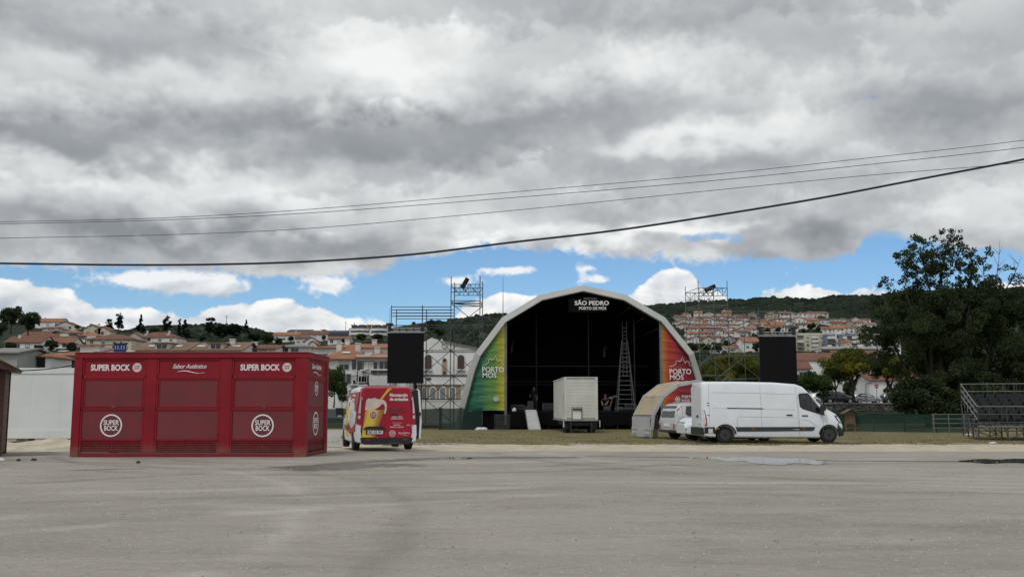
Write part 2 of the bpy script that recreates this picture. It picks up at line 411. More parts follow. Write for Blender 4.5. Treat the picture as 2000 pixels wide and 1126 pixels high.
# ground sheet: polar grid round the camera, split by region
azs = np.concatenate([np.linspace(-math.pi, -R(44), 60)[:-1], np.linspace(-R(44), -R(31), 40)[:-1], np.linspace(-R(31), R(31), 560), np.linspace(R(31), R(44), 40)[1:], np.linspace(R(44), math.pi, 60)[1:]])
rads = np.concatenate([np.array([.01, 1, 2, 4]), np.exp(np.linspace(math.log(6), math.log(75), 300)), np.exp(np.linspace(math.log(75), math.log(3500), 210))[1:], np.array([5000., 9000.])])
GA, GR = np.meshgrid(azs, rads); GX, GY = GR*np.sin(GA), GR*np.cos(GA); GZ = terr(GX.ravel(), GY.ravel()).reshape(GX.shape)
def polyd(x, y, pts):
    """distance to a polyline (ground stains)"""
    best = np.full(x.shape, 1e9)
    for (ax, ay), (bx, by) in zip(pts[:-1], pts[1:]):
        dx, dy = bx-ax, by-ay; t = np.clip(((x-ax)*dx+(y-ay)*dy)/(dx*dx+dy*dy), 0, 1)
        best = np.minimum(best, np.hypot(x-ax-t*dx, y-ay-t*dy))
    return best
def gp(u, v, z=0.0):
    d = ray(u, v); t = (z-CAMH)/d.z; return (d.x*t, d.y*t)
gx, gy = GX.ravel(), GY.ravel()
wob = fbm(gx/3, gy/3, 5, .5, 340); wob2 = fbm(gx/.7, gy/.7, 4, .55, 350)
wet = np.zeros_like(gx)
for pts, wd, am in [([gp(585, 912), gp(640, 909), gp(700, 903), gp(800, 897), gp(900, 893), gp(1085, 893)], .34, .9),
                    ([gp(610, 914), gp(680, 911), gp(760, 908)], .5, .9),
                    ([gp(-40, 944), gp(60, 943), gp(180, 937), gp(300, 930), gp(400, 924)], .13, .55),
                    ([gp(150, 918), gp(200, 917), gp(270, 915)], .16, .6),
                    ([gp(1170, 891), gp(1380, 893), gp(1620, 899), gp(1880, 901), gp(2100, 903)], .20, .85),
                    ([gp(660, 880, -.1), gp(830, 879, -.1)], .5, .55), ([gp(690, 884, -.05), gp(820, 885, -.05)], .5, .5),
                    ([gp(900, 878, -.1), gp(1010, 880, -.1)], .3, .4), ([gp(780, 886, -.05), gp(1000, 886, -.05)], .10, .5)]:
    wet = np.maximum(wet, am*smooth(1.4-polyd(gx, gy, pts)/(wd*1.9)+wob2*.7))
tone = fbm(gx/5+gy*.15, gy/1.6, 5, .6, 360)*.13
for cx, cy, r0, a0, a1, am in ((6, 2, 14, 20, 150, .10), (6, 2, 15.6, 20, 150, .10), (-4, 30, 9, 200, 330, -.12), (-4, 30, 10.6, 200, 330, -.10), (3, -6, 22, 50, 130, -.09), (3, -6, 23.5, 50, 130, .10), (14, 30, 13, 180, 280, .10), (14, 30, 14.5, 180, 280, -.10), (-20, 10, 19, -60, 60, -.08), (-20, 10, 17.6, -60, 60, .09), (0, 60, 36, 240, 310, .09), (0, 60, 37.6, 240, 310, -.10)):
    tone = tone+am*np.exp(-((np.hypot(gx-cx, gy-cy)-r0+wob*.5)/.20)**2)*1.7*smooth(.9+wob*1.6)*(((np.degrees(np.arctan2(gy-cy, gx-cx))-a0) % 360) < a1-a0)
sand = smooth((gy-30.3+wob*1.6)/2.4)*smooth((41.2-gy+wob*3.5)/3.5)
sand = np.maximum(sand, smooth((gy-31+wob)/3)*smooth((-5-gx)/6)*smooth((45-gy)/3))
grass = smooth((gy-38.6+wob*5.0+wob2*1.4)/2.2)
grass = grass*np.clip(1-smooth((-9.5-gx+wob*2)/3)*smooth((47-gy)/4), 0, 1)
grass = np.where(np.abs(GA.ravel()) > 1.3, 0, grass)
patch = smooth((wob*1.2+.15))
def region(name, r0, r1, mat, label, back=True):
    i0, i1 = np.searchsorted(rads, r0), np.searchsorted(rads, r1)
    nA = len(azs); rows = np.arange(i0, min(i1+1, len(rads)))
    V = np.stack([GX[rows], GY[rows], GZ[rows]], -1).reshape(-1, 3)
    n = len(rows); ii, jj = np.meshgrid(np.arange(n-1), np.arange(nA-1), indexing='ij')
    q = np.stack([ii*nA+jj, ii*nA+jj+1, (ii+1)*nA+jj+1, (ii+1)*nA+jj], -1).reshape(-1, 4)[:, ::-1]
    me = np_mesh(name, V, q); idx = (rows[:, None]*nA+np.arange(nA)[None]).ravel()
    for an, arr in (('wet', wet), ('sand', sand), ('grass', grass), ('tone', tone)):
        a = me.attributes.new(an, 'FLOAT', 'POINT'); a.data.foreach_set('value', arr[idx].astype(np.float32))
    me.materials.append(mat); me.shade_smooth()
    return tag(link(name, me), label, kind='structure')
def np_mesh(name, V, q):
    me = bpy.data.meshes.new(name); k = q.shape[1]
    me.vertices.add(len(V)); me.vertices.foreach_set('co', np.asarray(V, np.float32).ravel())
    me.loops.add(q.size); me.loops.foreach_set('vertex_index', q.ravel().astype(np.int32))
    me.polygons.add(len(q)); me.polygons.foreach_set('loop_start', np.arange(0, q.size, k, dtype=np.int32))
    me.polygons.foreach_set('loop_total', np.full(len(q), k, np.int32)); me.update(calc_edges=True); me.validate(); return me
def attr(t, name):
    a = t.nodes.new('ShaderNodeAttribute'); a.attribute_name = name; return N(t, a.outputs['Fac'])
def ground_mat():
    m = bpy.data.materials.new('ground_surface'); m.use_nodes = True; t = m.node_tree; b = t.nodes['Principled BSDF']
    co = t.nodes.new('ShaderNodeNewGeometry'); P = co.outputs['Position']
    mp = t.nodes.new('ShaderNodeMapping'); t.links.new(P, mp.inputs[0]); mp.inputs['Scale'].default_value = (.5, 1.3, 1); mp.inputs['Rotation'].default_value = (0, 0, R(9))
    big = noise(t, P, .16, 5, .6, .5); mid = noise(t, mp.outputs[0], .8, 7, .62, .4); fine = noise(t, P, 9, 6, .7); grit = noise(t, P, 60, 3, .7)
    lot = mix(t, sstep(big, .34, .68), (.258, .238, .208), (.338, .312, .274))
    lot = mix(t, sstep(mid, .42, .64)*.5, lot, (.365, .345, .295))
    lot = mix(t, sstep(noise(t, mp.outputs[0], 1.7, 6, .7, 1.0), .50, .66)*.45, lot, (.20, .188, .160))
    lot = mix(t, sstep(fine, .48, .66)*.40, lot, (.42, .40, .35)); lot = mix(t, sstep(grit, .46, .64)*.42, lot, (.15, .14, .125))
    v = t.nodes.new('ShaderNodeTexVoronoi'); v.inputs['Scale'].default_value = 16; t.links.new(P, v.inputs['Vector'])
    peb = sstep(N(t, v.outputs['Distance'])*-1.0+.14, 0, .05)*sstep(noise(t, P, 2.2, 3, .6), .5, .66)
    lot = mix(t, peb*.25, lot, (.42, .41, .38))
    sc_ = t.nodes.new('ShaderNodeVectorMath'); sc_.operation = 'SCALE'; t.links.new(lot, sc_.inputs[0]); t.links.new((attr(t, 'tone')*1.15+1.0).s, sc_.inputs['Scale']); lot = sc_.outputs[0]
    sandc = mix(t, sstep(noise(t, P, 1.3, 6, .65, .6), .35, .7), (.38, .335, .25), (.54, .49, .385))
    sandc = mix(t, sstep(noise(t, P, 3.0, 6, .7), .56, .72)*.6, sandc, (.17, .135, .09))
    gr = mix(t, sstep(noise(t, P, .35, 6, .65, .6), .36, .66), (.125, .115, .045), (.205, .165, .080))
    gr = mix(t, sstep(noise(t, P, 4.5, 6, .75), .42, .68)*.6, gr, (.075, .075, .028))
    br = (fine-.5)*.55
    c = mix(t, sstep(attr(t, 'sand')+br, .35, .65), lot, sandc)
    c = mix(t, sstep(attr(t, 'grass')+br, .35, .65), c, gr)
    wf = sstep(attr(t, 'wet')+(fine-.5)*.7, .38, .70)
    c = mix(t, wf*.72, c, (.045, .040, .034))
    t.links.new(c, b.inputs['Base Color'])
    t.links.new((wf*-.45+.93).s, b.inputs['Roughness']); b.inputs['Specular IOR Level'].default_value = .28
    bp = t.nodes.new('ShaderNodeBump'); bp.inputs['Strength'].default_value = .55; bp.inputs['Distance'].default_value = .03
    t.links.new((fine*.7+grit*.35+mid*.8).s, bp.inputs['Height']); t.links.new(bp.outputs[0], b.inputs['Normal'])
    return m
def hill_mat():
    m = bpy.data.materials.new('hillside_scrub'); m.use_nodes = True; t = m.node_tree; b = t.nodes['Principled BSDF']
    P = t.nodes.new('ShaderNodeNewGeometry').outputs['Position']
    c = mix(t, sstep(noise(t, P, .02, 6, .65, .8), .35, .66), (.018, .032, .020), (.036, .050, .030))
    c = mix(t, sstep(noise(t, P, .12, 6, .7), .45, .66)*.6, c, (.016, .026, .012))
    c = mix(t, sstep(noise(t, P, .012, 5, .7, 1.5), .62, .70)*.6, c, (.12, .105, .07))
    t.links.new(c, b.inputs['Base Color']); b.inputs['Roughness'].default_value = .95; b.inputs['Specular IOR Level'].default_value = .1
    bp = t.nodes.new('ShaderNodeBump'); bp.inputs['Strength'].default_value = 1; bp.inputs['Distance'].default_value = 3
    t.links.new(noise(t, P, .15, 6, .7).s, bp.inputs['Height']); t.links.new(bp.outputs[0], b.inputs['Normal'])
    return m
GM, HM = ground_mat(), hill_mat()
region('gravel_lot', 0, 36.5, GM, 'dusty grey beige packed gravel lot in the foreground')
region('grass_field', 36.5, 98, GM, 'flat dry yellowish grass field round the stage')
region('hillside', 98, 9001, HM, 'dark green hills and town slopes rising behind the field')

# ------------------------------------------------------------------ materials shared by the near things
M = {}
M['red'] = new_mat('kiosk_red_paint', (.235, .009, .018), .48, spec=.25, var=.18, vscale=1.2)
def grime(m, z0, z1, amt):
    t = m.node_tree; b = t.nodes['Principled BSDF']; co = t.nodes.new('ShaderNodeTexCoord').outputs['Object']; s_ = t.nodes.new('ShaderNodeSeparateXYZ'); t.links.new(co, s_.inputs[0]); old = b.inputs['Base Color'].links[0].from_socket
    f = (sstep((N(t, s_.outputs[2])-z0)*-1.0+(noise(t, co, 5, 5, .7)-.5)*.5, -(z1-z0), 0)*amt+sstep(noise(t, co, 9, 6, .75), .63, .72)*.18).clamp()
    t.links.new(mix(t, f, old, (.20, .15, .11)), b.inputs['Base Color'])
grime(M['red'], .02, .42, .5)
M['red_dk'] = new_mat('kiosk_red_frame', (.175, .010, .016), .45, var=.15, vscale=1.5)
M['ink_w'] = new_mat('white_print', (.74, .72, .72), .6)
M['ink_p'] = new_mat('pale_print', (.62, .52, .54), .6)
M['ink_r'] = new_mat('red_print', (.30, .015, .025), .5)
M['ink_k'] = new_mat('black_print', (.01, .01, .012), .5)
M['white'] = new_mat('white_paint', (.71, .75, .80), .32, coat=.35, var=.04, vscale=1.5)
M['white_m'] = new_mat('white_matt_panel', (.61, .64, .65), .6, var=.07, vscale=.7)
M['white_old'] = new_mat('white_weathered_panel', (.60, .60, .565), .6, var=.10, vscale=1.1)
M['silver'] = new_mat('silver_paint', (.48, .49, .50), .35, metal=.2, coat=.3)
M['black'] = new_mat('black_plastic', (.014, .014, .016), .55, var=.2)
M['dark'] = new_mat('dark_grey_plastic', (.032, .034, .038), .55, var=.15)
M['glass'] = new_mat('dark_window_glass', (.008, .010, .012), .06, spec=.7)
M['tyre'] = new_mat('tyre_rubber', (.018, .017, .016), .85, var=.3, vscale=6)
M['rim'] = new_mat('steel_rim', (.045, .047, .05), .4, metal=.4)
M['lamp_r'] = new_mat('red_lamp_lens', (.32, .008, .010), .15, coat=.5)
M['lamp_w'] = new_mat('clear_lamp_lens', (.55, .56, .58), .12, coat=.5)
M['lamp_o'] = new_mat('orange_lamp_lens', (.45, .09, .01), .25)
M['steel'] = new_mat('galvanised_steel', (.20, .205, .21), .45, metal=.65, var=.2, vscale=3)
M['steel_dk'] = new_mat('dull_scaffold_steel', (.075, .08, .085), .55, metal=.5, var=.25, vscale=2)
M['alu'] = new_mat('aluminium', (.42, .43, .44), .4, metal=.5)
M['wood'] = new_mat('brown_stained_boards', (.115, .068, .032), .7, var=.4, vscale=4, bump=.3, bscale=30)
M['wood_dk'] = new_mat('dark_red_brown_trim', (.050, .016, .012), .6, var=.3)
M['concrete'] = new_mat('concrete', (.30, .29, .27), .9, var=.25, vscale=2, bump=.3)
M['skin'] = new_mat('skin', (.36, .19, .13), .6)
M['cloth_dk'] = new_mat('dark_cloth', (.020, .022, .028), .9, var=.3)
M['cloth_w'] = new_mat('white_cloth', (.62, .62, .64), .85)
def perf_mat():                                     # perforated red sheet: a fine grid of dark holes
    m = new_mat('perforated_red_sheet', (.12, .014, .018), .5); t = m.node_tree; b = t.nodes['Principled BSDF']
    co = t.nodes.new('ShaderNodeTexCoord').outputs['Object']
    v = t.nodes.new('ShaderNodeTexVoronoi'); v.inputs['Scale'].default_value = 45; v.inputs['Randomness'].default_value = 0; t.links.new(co, v.inputs['Vector'])
    h = sstep(N(t, v.outputs['Distance']), .30, .42)
    n = noise(t, co, 1.6, 4, .6); n2 = noise(t, co, .7, 2, .5)
    base = mix(t, sstep(n, .35, .7), (.205, .018, .026), (.150, .022, .028))
    base = mix(t, sstep(n2, .5, .7)*.5, base, (.205, .036, .042))
    t.links.new(mix(t, h*.45+.35, (.05, .014, .016), base), b.inputs['Base Color'])
    return m
M['perf'] = perf_mat()

# ------------------------------------------------------------------ red beer kiosk
KY = 26.6; KX0 = ux(144, 790, KY+.15); KL = ux(598, 790, KY)-KX0; KH = 2.83; KD = 2.6
kiosk = thing('kiosk_container', 'long red metal beer kiosk with white lettering standing on the gravel', 'kiosk', (KX0, KY+.15, 0), R(-1.8))
def ring(mb, cx, cz, r, w_, y0, y1, n=40, mkf=None):
    """flat ring in the XZ plane from y0 to y1"""
    f = mkf or (lambda a, b, c: (a, c, b))
    vs = []
    for yy in (y0, y1):
        for rr in (r, r-w_):
            for k in range(n):
                a = 2*math.pi*k/n; vs.append(f(cx+math.cos(a)*rr, cz+math.sin(a)*rr, yy))
    fs = []
    for k in range(n):
        j = (k+1) % n
        fs += [(k, j, n+j, n+k), (2*n+k, 3*n+k, 3*n+j, 2*n+j), (k, 2*n+k, 2*n+j, j), (n+k, n+j, 3*n+j, 3*n+k)]
    mb.add(vs, fs)
def disc(mb, cx, cz, r, y0, y1, n=32, mkf=None):
    f = mkf or (lambda a, b, c: (a, c, b))
    vs = [f(cx+math.cos(2*math.pi*k/n)*r, cz+math.sin(2*math.pi*k/n)*r, yy) for yy in (y0, y1) for k in range(n)]
    mb.add(vs, [tuple(range(n)), tuple(range(2*n-1, n-1, -1))]+[(k, n+k, n+(k+1) % n, (k+1) % n) for k in range(n)])
def emblem(parent, X, r, big=True):
    """brand emblem: ring with the two words, X places its plane"""
    mb = MB(); mb.X = X
    g = lambda a, b, c: (a, b, c)
    if big:
        ring(mb, 0, 0, r, r*.13, 0, .006, mkf=g); e = mb.obj('emblem', M['ink_w'], parent)
        text_obj('emblem_text', 'SUPER', r*.60, M['ink_w'], e, X @ Matrix.Translation((0, r*.24, .004)), .022, width=r*1.40)
        text_obj('emblem_text', 'BOCK', r*.60, M['ink_w'], e, X @ Matrix.Translation((0, -r*.26, .004)), .022, width=r*1.26)
    else:
        disc(mb, 0, 0, r, 0, .005, mkf=g); e = mb.obj('emblem', M['ink_w'], parent)
        m2 = MB(); m2.X = X; ring(m2, 0, 0, r*.90, r*.05, .005, .008, mkf=g); m2.obj('emblem_ring', M['ink_r'], e)
        text_obj('emblem_text', 'SUPER', r*.55, M['ink_r'], e, X @ Matrix.Translation((0, r*.24, .007)), .02, width=r*1.25)
        text_obj('emblem_text', 'BOCK', r*.55, M['ink_r'], e, X @ Matrix.Translation((0, -r*.26, .007)), .02, width=r*1.12)
    return e
def script_logo(parent, X, wd, mat):
    s = text_obj('slogan_lettering', 'Sabor Autêntico', wd*.18, mat, parent, X @ Matrix.Translation((0, wd*.04, 0)), .012, shear=.38, width=wd)
    mb = MB(); mb.X = X; pts = []
    for i in range(25):
        t = i/24; pts.append((wd*(-.34+.80*t), wd*(-.125+.035*math.sin(t*5.6+.3)), .003))
    mb.path(pts, [wd*.006+wd*.010*math.sin(math.pi*min(1, (i+1)/20)) for i in range(25)], 5); mb.obj('slogan_swoosh', mat, s)
def kiosk_wall(X, L, bays, tb, tf):
    """one long or short side in its own plane: x along, y outwards(-), z up"""
    def part(name, mat, *boxes, bev=.006):
        mb = MB(); mb.X = X
        for b_ in boxes: mb.box(*b_)
        return mb.obj(name, mat, kiosk, bevel=bev)
    for i, (a, b) in enumerate(bays):
        part('bay_frame', M['red'], (a, -.010, 2.60, b, .03, 2.655), (a, -.010, 2.10, b, .03, 2.21), (a, -.01, 1.245, b, .03, 1.315), (a, -.01, .43, b, .03, .475),
             (a, -.01, .12, a+.05, .03, 2.655), (b-.05, -.01, .12, b, .03, 2.655))
        part('header_panel', M['red'], (a+.052, .012, 2.212, b-.052, .03, 2.598))
        part('shutter_panel', M['perf'], (a+.052, .010, 1.317, b-.052, .03, 2.098))
        # narrow frames round the shutter and the lower sheet
        part('shutter_frame', M['red'], (a+.06, .0, 2.05, b-.06, .012, 2.09), (a+.06, .0, 1.325, b-.06, .012, 1.365), (a+.06, .0, 1.365, a+.10, .012, 2.05), (b-.10, .0, 1.365, b-.06, .012, 2.05))
        part('lower_panel', M['perf'], (a+.052, .010, .477, b-.052, .03, 1.243))
        for k in range(6):
            z = .15+k*.046
            mb = MB(); mb.X = X @ Matrix.Translation(((a+b)/2, .004, z)) @ Matrix.Rotation(R(-32), 4, 'X')
            for s0, s1 in ((-(b-a)/2+.055, -.015), (.015, (b-a)/2-.055)): mb.box(s0, -.016, -.003, s1, .016, .003)
            mb.obj('louvre_slat', M['red'], kiosk)
        part('louvre_back', M['red'], (a+.052, .024, .13, b-.052, .03, .43))
WX = Matrix.Identity(4)
bl = 1.76; p0 = .24; g = (KL-2*p0-3*bl)/2
bays = [(p0+i*(bl+g)-.04, p0+i*(bl+g)+bl-.04) for i in range(3)]
kiosk_wall(WX, KL, bays, 0, 0)
SX = Matrix.Translation((KL, 0, 0)) @ Matrix.Rotation(R(90), 4, 'Z')
kiosk_wall(SX, KD, [(.26, KD-.26)], 0, 0)
def kp(name, mat, *bx, bev=.012):
    mb = MB()
    for b_ in bx: mb.box(*b_)
    return mb.obj(name, mat, kiosk, bevel=bev)
kp('top_beam', M['red'], (-.02, -.045, 2.66, KL+.045, .2, 2.80)); kp('top_beam', M['red'], (KL-.15, .203, 2.66, KL+.045, KD+.03, 2.80))
kp('roof_edge', M['red_dk'], (-.035, -.06, 2.803, KL+.06, KD+.04, KH))
kp('bottom_rail', M['red_dk'], (.03, -.02, .0, KL-.03, .12, .112)); kp('bottom_rail', M['red_dk'], (KL-.12, .123, .0, KL+.02, KD-.03, .112))
for x in (0, KL-.18): kp('corner_post', M['red'], (x-.025 if x == 0 else KL-.285, -.035, .0, x+.20 if x == 0 else KL+.035, .16, 2.657))
kp('corner_post', M['red'], (KL-.16, KD-.20, .0, KL+.035, KD+.02, 2.657)); kp('corner_post', M['red'], (-.025, KD-.20, .0, .16, KD+.02, 2.657))
for i in range(2): kp('divider_post', M['red'], (bays[i][1]+.002, -.018, .114, bays[i+1][0]-.002, .05, 2.657))
kp('side_filler', M['red'], (KL-.02, .163, .114, KL+.014, .258, 2.657)); kp('side_filler', M['red'], (KL-.02, KD-.258, .114, KL+.014, KD-.203, 2.657))
kp('inner_lining', M['black'], (.02, .05, .12, KL-.04, KD-.02, 2.65)); kp('side_wall', M['red'], (-.01, .163, .114, .018, KD-.205, 2.657)); kp('back_wall', M['red'], (.163, KD-.018, .114, KL-.163, KD+.01, 2.657))
for x in (.35, KL-.45): kp('foot_block', M['wood_dk'], (x, .05, -.06, x+.45, .35, -.002))
for i in (0, 2):
    a, b = bays[i]; cx = (a+b)/2
    mb = MB(); mb.box(a+.85, -.012, 1.335, a+.95, -.001, 1.355); mb.obj('lock_plate', M['steel'], kiosk)
    for hx in (a+.075, b-.115): mb = MB(); mb.box(hx, -.022, 2.09, hx+.04, -.0105, 2.16); mb.obj('shutter_hinge', M['red_dk'], kiosk)
    text_obj('brand_lettering', 'SUPER BOCK', .225, M['ink_w'], kiosk, face_y(a+.755, -.006+.012, 2.40), .034, width=1.09)
    emblem(kiosk, face_y(a+1.50, .011, 2.41), .125, False)
    emblem(kiosk, face_y(cx-.02 if i == 0 else cx+.0, .004, .84), .305)
script_logo(kiosk, face_y((bays[1][0]+bays[1][1])/2, .006, 2.40), .93, M['ink_w'])
FX = SX @ Matrix.Rotation(R(90), 4, 'X')
script_logo(kiosk, FX @ Matrix.Translation((KD*.47, 2.42, -.006)), 1.15, M['ink_w'])
emblem(kiosk, FX @ Matrix.Translation((KD*.47, 1.86, -.004)), .20)
emblem(kiosk, FX @ Matrix.Translation((KD*.47, .88, -.004)), .33)

# wooden kiosk cut by the left edge of the picture
wx1 = ux(7, 800, 26.9)
hut = thing('wooden_kiosk', 'brown boarded wooden kiosk with a sloping roof at the left edge', 'kiosk', (wx1, 26.9, 0), R(24))
for k in range(13):
    mb = MB(); z = .05+k*.175; mb.box(-2.6, 0, z, -.13, .03, z+.169); mb.obj('wall_board', M['wood'], hut, bevel=.005)
    mb = MB(); mb.box(-.06, .14, z, -.03, 2.3, z+.169); mb.obj('side_board', M['wood'], hut, bevel=.005)
for x, y in ((-.125, -.03), (-.125, 2.3), (-2.72, -.03), (-2.72, 2.3)):
    mb = MB(); mb.box(x, y, -.02, x+.125, y+.13, 2.36); mb.obj('corner_post', M['wood_dk'], hut, bevel=.006)
mb = MB(); mb.X = Matrix.Translation((-1.36, 1.2, 2.64)); L = 1.62
mb.prism([(-L, -.13), (L, -.30), (L, -.24), (0, .62), (-L, -.07)], 3.1, 'y', -1.6); mb.obj('roof', M['wood_dk'], hut)
mb = MB(); mb.X = Matrix.Translation((-1.36, 1.2, 2.64)); mb.prism([(L+.002, -.24), (L+.05, -.24), (0, .68), (0, .622)], 3.2, 'y', -1.65); mb.obj('roof_covering', new_mat('tan_roof_felt', (.27, .2, .12), .9, var=.2), hut)
mb = MB(); mb.box(-2.6, .04, .05, -.14, 2.28, 2.3); mb.obj('interior', M['black'], hut)

# ------------------------------------------------------------------ people
def skin_body(name, joints, bones, mats, parent, mfun, sub=2):
    me = bpy.data.meshes.new(name); keys = list(joints)
    me.from_pydata([joints[k][0] for k in keys], [(keys.index(a), keys.index(b)) for a, b in bones], [])
    o = bpy.data.objects.new('tmp', me); COL.objects.link(o)
    md = o.modifiers.new('s', 'SKIN'); md.use_smooth_shade = True
    for i, k in enumerate(keys):
        r = joints[k][1]; me.skin_vertices[0].data[i].radius = (r, r) if not isinstance(r, tuple) else r
    me.skin_vertices[0].data[0].use_root = True
    sb = o.modifiers.new('u', 'SUBSURF'); sb.levels = sub
    dg = bpy.context.evaluated_depsgraph_get(); out = bpy.data.meshes.new_from_object(o.evaluated_get(dg))
    COL.objects.unlink(o); bpy.data.objects.remove(o)
    for m in mats: out.materials.append(m)
    for p in out.polygons: p.material_index = mfun(p.center)
    out.shade_smooth(); out.name = name
    return link(name, out, parent)
def hand(parent, wrist, direction, side, mat):
    d = Vector(direction).normalized(); s = d.orthogonal().normalized() if abs(d.z) > .9 else d.cross(Vector((0, 0, 1))).normalized(); n = d.cross(s)
    mb = MB(); w0 = Vector(wrist)
    mb.path([w0, w0+d*.03, w0+d*.07, w0+d*.09], [.024, .036, .038, .030], 8)
    for i, (o_, L) in enumerate(((-.030, .062), (-.010, .075), (.010, .070), (.029, .055))):
        a = w0+d*.082+s*o_; b = a+d*L*.5+n*.006; c = b+d*L*.38+n*.022; mb.path([a, b, c], [.0095, .009, .007], 6)
    a = w0+d*.03+s*.03*side; b = a+d*.03+s*.026*side; c = b+d*.03+n*.01; mb.path([a, b, c], [.012, .011, .008], 6)
    return mb.obj('hand', mat, parent, smooth=60)
def person(label, loc, rz, pose, shirt, trousers, shoe, group=None):
    t = thing('person', label, 'person', loc, rz, group)
    J = {'pelvis': ((0, 0, .93), (.15, .11)), 'waist': ((0, 0, 1.08), (.135, .10)), 'chest': ((0, 0, 1.30), (.165, .115)), 'neckb': ((0, 0, 1.46), (.075, .07)), 'neck': ((0, 0, 1.52), .052),
         'head': ((0, .015, 1.62), (.078, .092)), 'crown': ((0, .0, 1.73), (.070, .085))}
    for s, n in ((-1, 'l'), (1, 'r')):
        J.update({'hip'+n: ((.09*s, 0, .90), .088), 'knee'+n: ((.10*s, .02, .50), .060), 'calf'+n: ((.10*s, 0, .36), .056), 'ank'+n: ((.10*s, -.02, .09), .036),
                  'sho'+n: ((.185*s, 0, 1.41), .058), 'elb'+n: ((.25*s, -.02, 1.13), .043), 'wri'+n: ((.27*s, .05, .90), .027)})
    for k, p in pose.items(): J[k] = (p, J[k][1])
    B = [('pelvis', 'waist'), ('waist', 'chest'), ('chest', 'neckb'), ('neckb', 'neck'), ('neck', 'head'), ('head', 'crown')]
    for n in 'lr': B += [('pelvis', 'hip'+n), ('hip'+n, 'knee'+n), ('knee'+n, 'calf'+n), ('calf'+n, 'ank'+n), ('neckb', 'sho'+n), ('sho'+n, 'elb'+n), ('elb'+n, 'wri'+n)]
    nk = Vector(J['neck'][0]); pel = Vector(J['pelvis'][0]); kn = [(Vector(J['knee'+n][0]), Vector(J['ank'+n][0])) for n in 'lr']; el_ = [Vector(J['wri'+n][0]) for n in 'lr']; hd = Vector(J['head'][0])
    segs = [(a, b) for a, b in B]
    def mf(c):
        best, k = 9, None
        for a, b in segs:
            A, Bq = Vector(J[a][0]), Vector(J[b][0]); d = Bq-A; q = max(0, min(1, (c-A).dot(d)/max(d.length_squared, 1e-6))); ds = (c-A-d*q).length
            if ds < best: best, k = ds, (a, b, q)
        a, b, q = k
        if a in ('neck', 'head') or (a.startswith('elb')) or b == 'neck' and q > .4: return 0
        if a.startswith('hip') or b.startswith('hip') or (a == 'pelvis' and q < .3) : return 2
        if a.startswith('knee') or a.startswith('calf'): return 3
        return 1
    skin_body('body', J, B, [M['skin'], shirt, trousers[0], trousers[1]], t, mf)
    fwd = Vector((0, 1, 0)); hp = Vector(J['head'][0]); cr = Vector(J['crown'][0]); up = (cr-hp).normalized(); fw = (fwd-up*fwd.dot(up)).normalized(); rt = fw.cross(up)
    hc = (hp+cr)/2
    hm = MB()
    for s in (-1, 1): hm.path([hc+rt*.088*s-up*.035, hc+rt*.094*s+up*.015], .016, 6)
    hm.path([hc+fw*.098+up*.00, hc+fw*.122-up*.028], [.010, .015], 6); hm.obj('face', M['skin'], t, smooth=50)
    em = MB()
    for s in (-1, 1): em.box(*(list(hc+fw*.096+rt*.032*s+up*.005-Vector((.010, .006, .006)))+list(hc+fw*.096+rt*.032*s+up*.005+Vector((.010, .006, .006)))))
    em.obj('eyes', M['black'], t)
    hr = MB(); vs = []; 
    for i in range(7):
        a = i/6*math.pi*.56
        for k in range(14):
            b_ = 2*math.pi*k/14; vs.append(hc-fw*.012+up*(.012+math.cos(a)*.105)+(rt*math.cos(b_)*.088+fw*math.sin(b_)*.100)*math.sin(a))
    hr.add(vs, [(i*14+k, i*14+(k+1) % 14, (i+1)*14+(k+1) % 14, (i+1)*14+k) for i in range(6) for k in range(14)]); hr.obj('hair', M['black'], t, smooth=60)
    for n, s in (('l', -1), ('r', 1)):
        wv = Vector(J['wri'+n][0]); hand(t, wv, wv-Vector(J['elb'+n][0]), -s, M['skin'])
        a = Vector(J['ank'+n][0]); sm_ = MB(); k = a.z-.09
        sm_.X = Matrix.Translation((a.x, a.y, k)) @ (Matrix.Rotation(pose.get('toe'+n, 0) if isinstance(pose.get('toe'+n, 0), float) else 0, 4, 'X'))
        prof = [(-.085, .030, .085), (-.04, .042, .10), (.03, .044, .085), (.10, .048, .062), (.16, .044, .046), (.19, .026, .030)]
        vs = []
        for y, w_, h in prof: vs += [(-w_, y, .002), (w_, y, .002), (w_*.95, y, h*.55), (w_*.5, y, h), (-w_*.5, y, h), (-w_*.95, y, h*.55)]
        fs = [(i*6+j, i*6+(j+1) % 6, (i+1)*6+(j+1) % 6, (i+1)*6+j) for i in range(5) for j in range(6)]+[(5, 4, 3, 2, 1, 0), (30, 31, 32, 33, 34, 35)]
        sm_.add(vs, fs); sh = sm_.obj('shoe', shoe, t, smooth=45)
        so = MB(); so.X = sm_.X; so.prism([(-.04, -.09), (.04, -.09), (.052, .08), (.03, .195), (-.03, .195), (-.052, .08)], .018, 'z', -.012); so.obj('sole', M['cloth_w'], sh)
    return t
px, py = gp(-9, 899)
person('person walking out at the left edge in white shoes and dark shorts', (px-.16, py, .012), R(-80), {
    'kneer': (.10, .16, .50), 'calfr': (.10, .12, .36), 'ankr': (.10, .20, .09), 'kneel': (-.10, .16, .50), 'calfl': (-.10, .0, .37), 'ankl': (-.10, -.33, .14)},
    M['cloth_dk'], (M['cloth_dk'], M['skin']), M['cloth_w'])

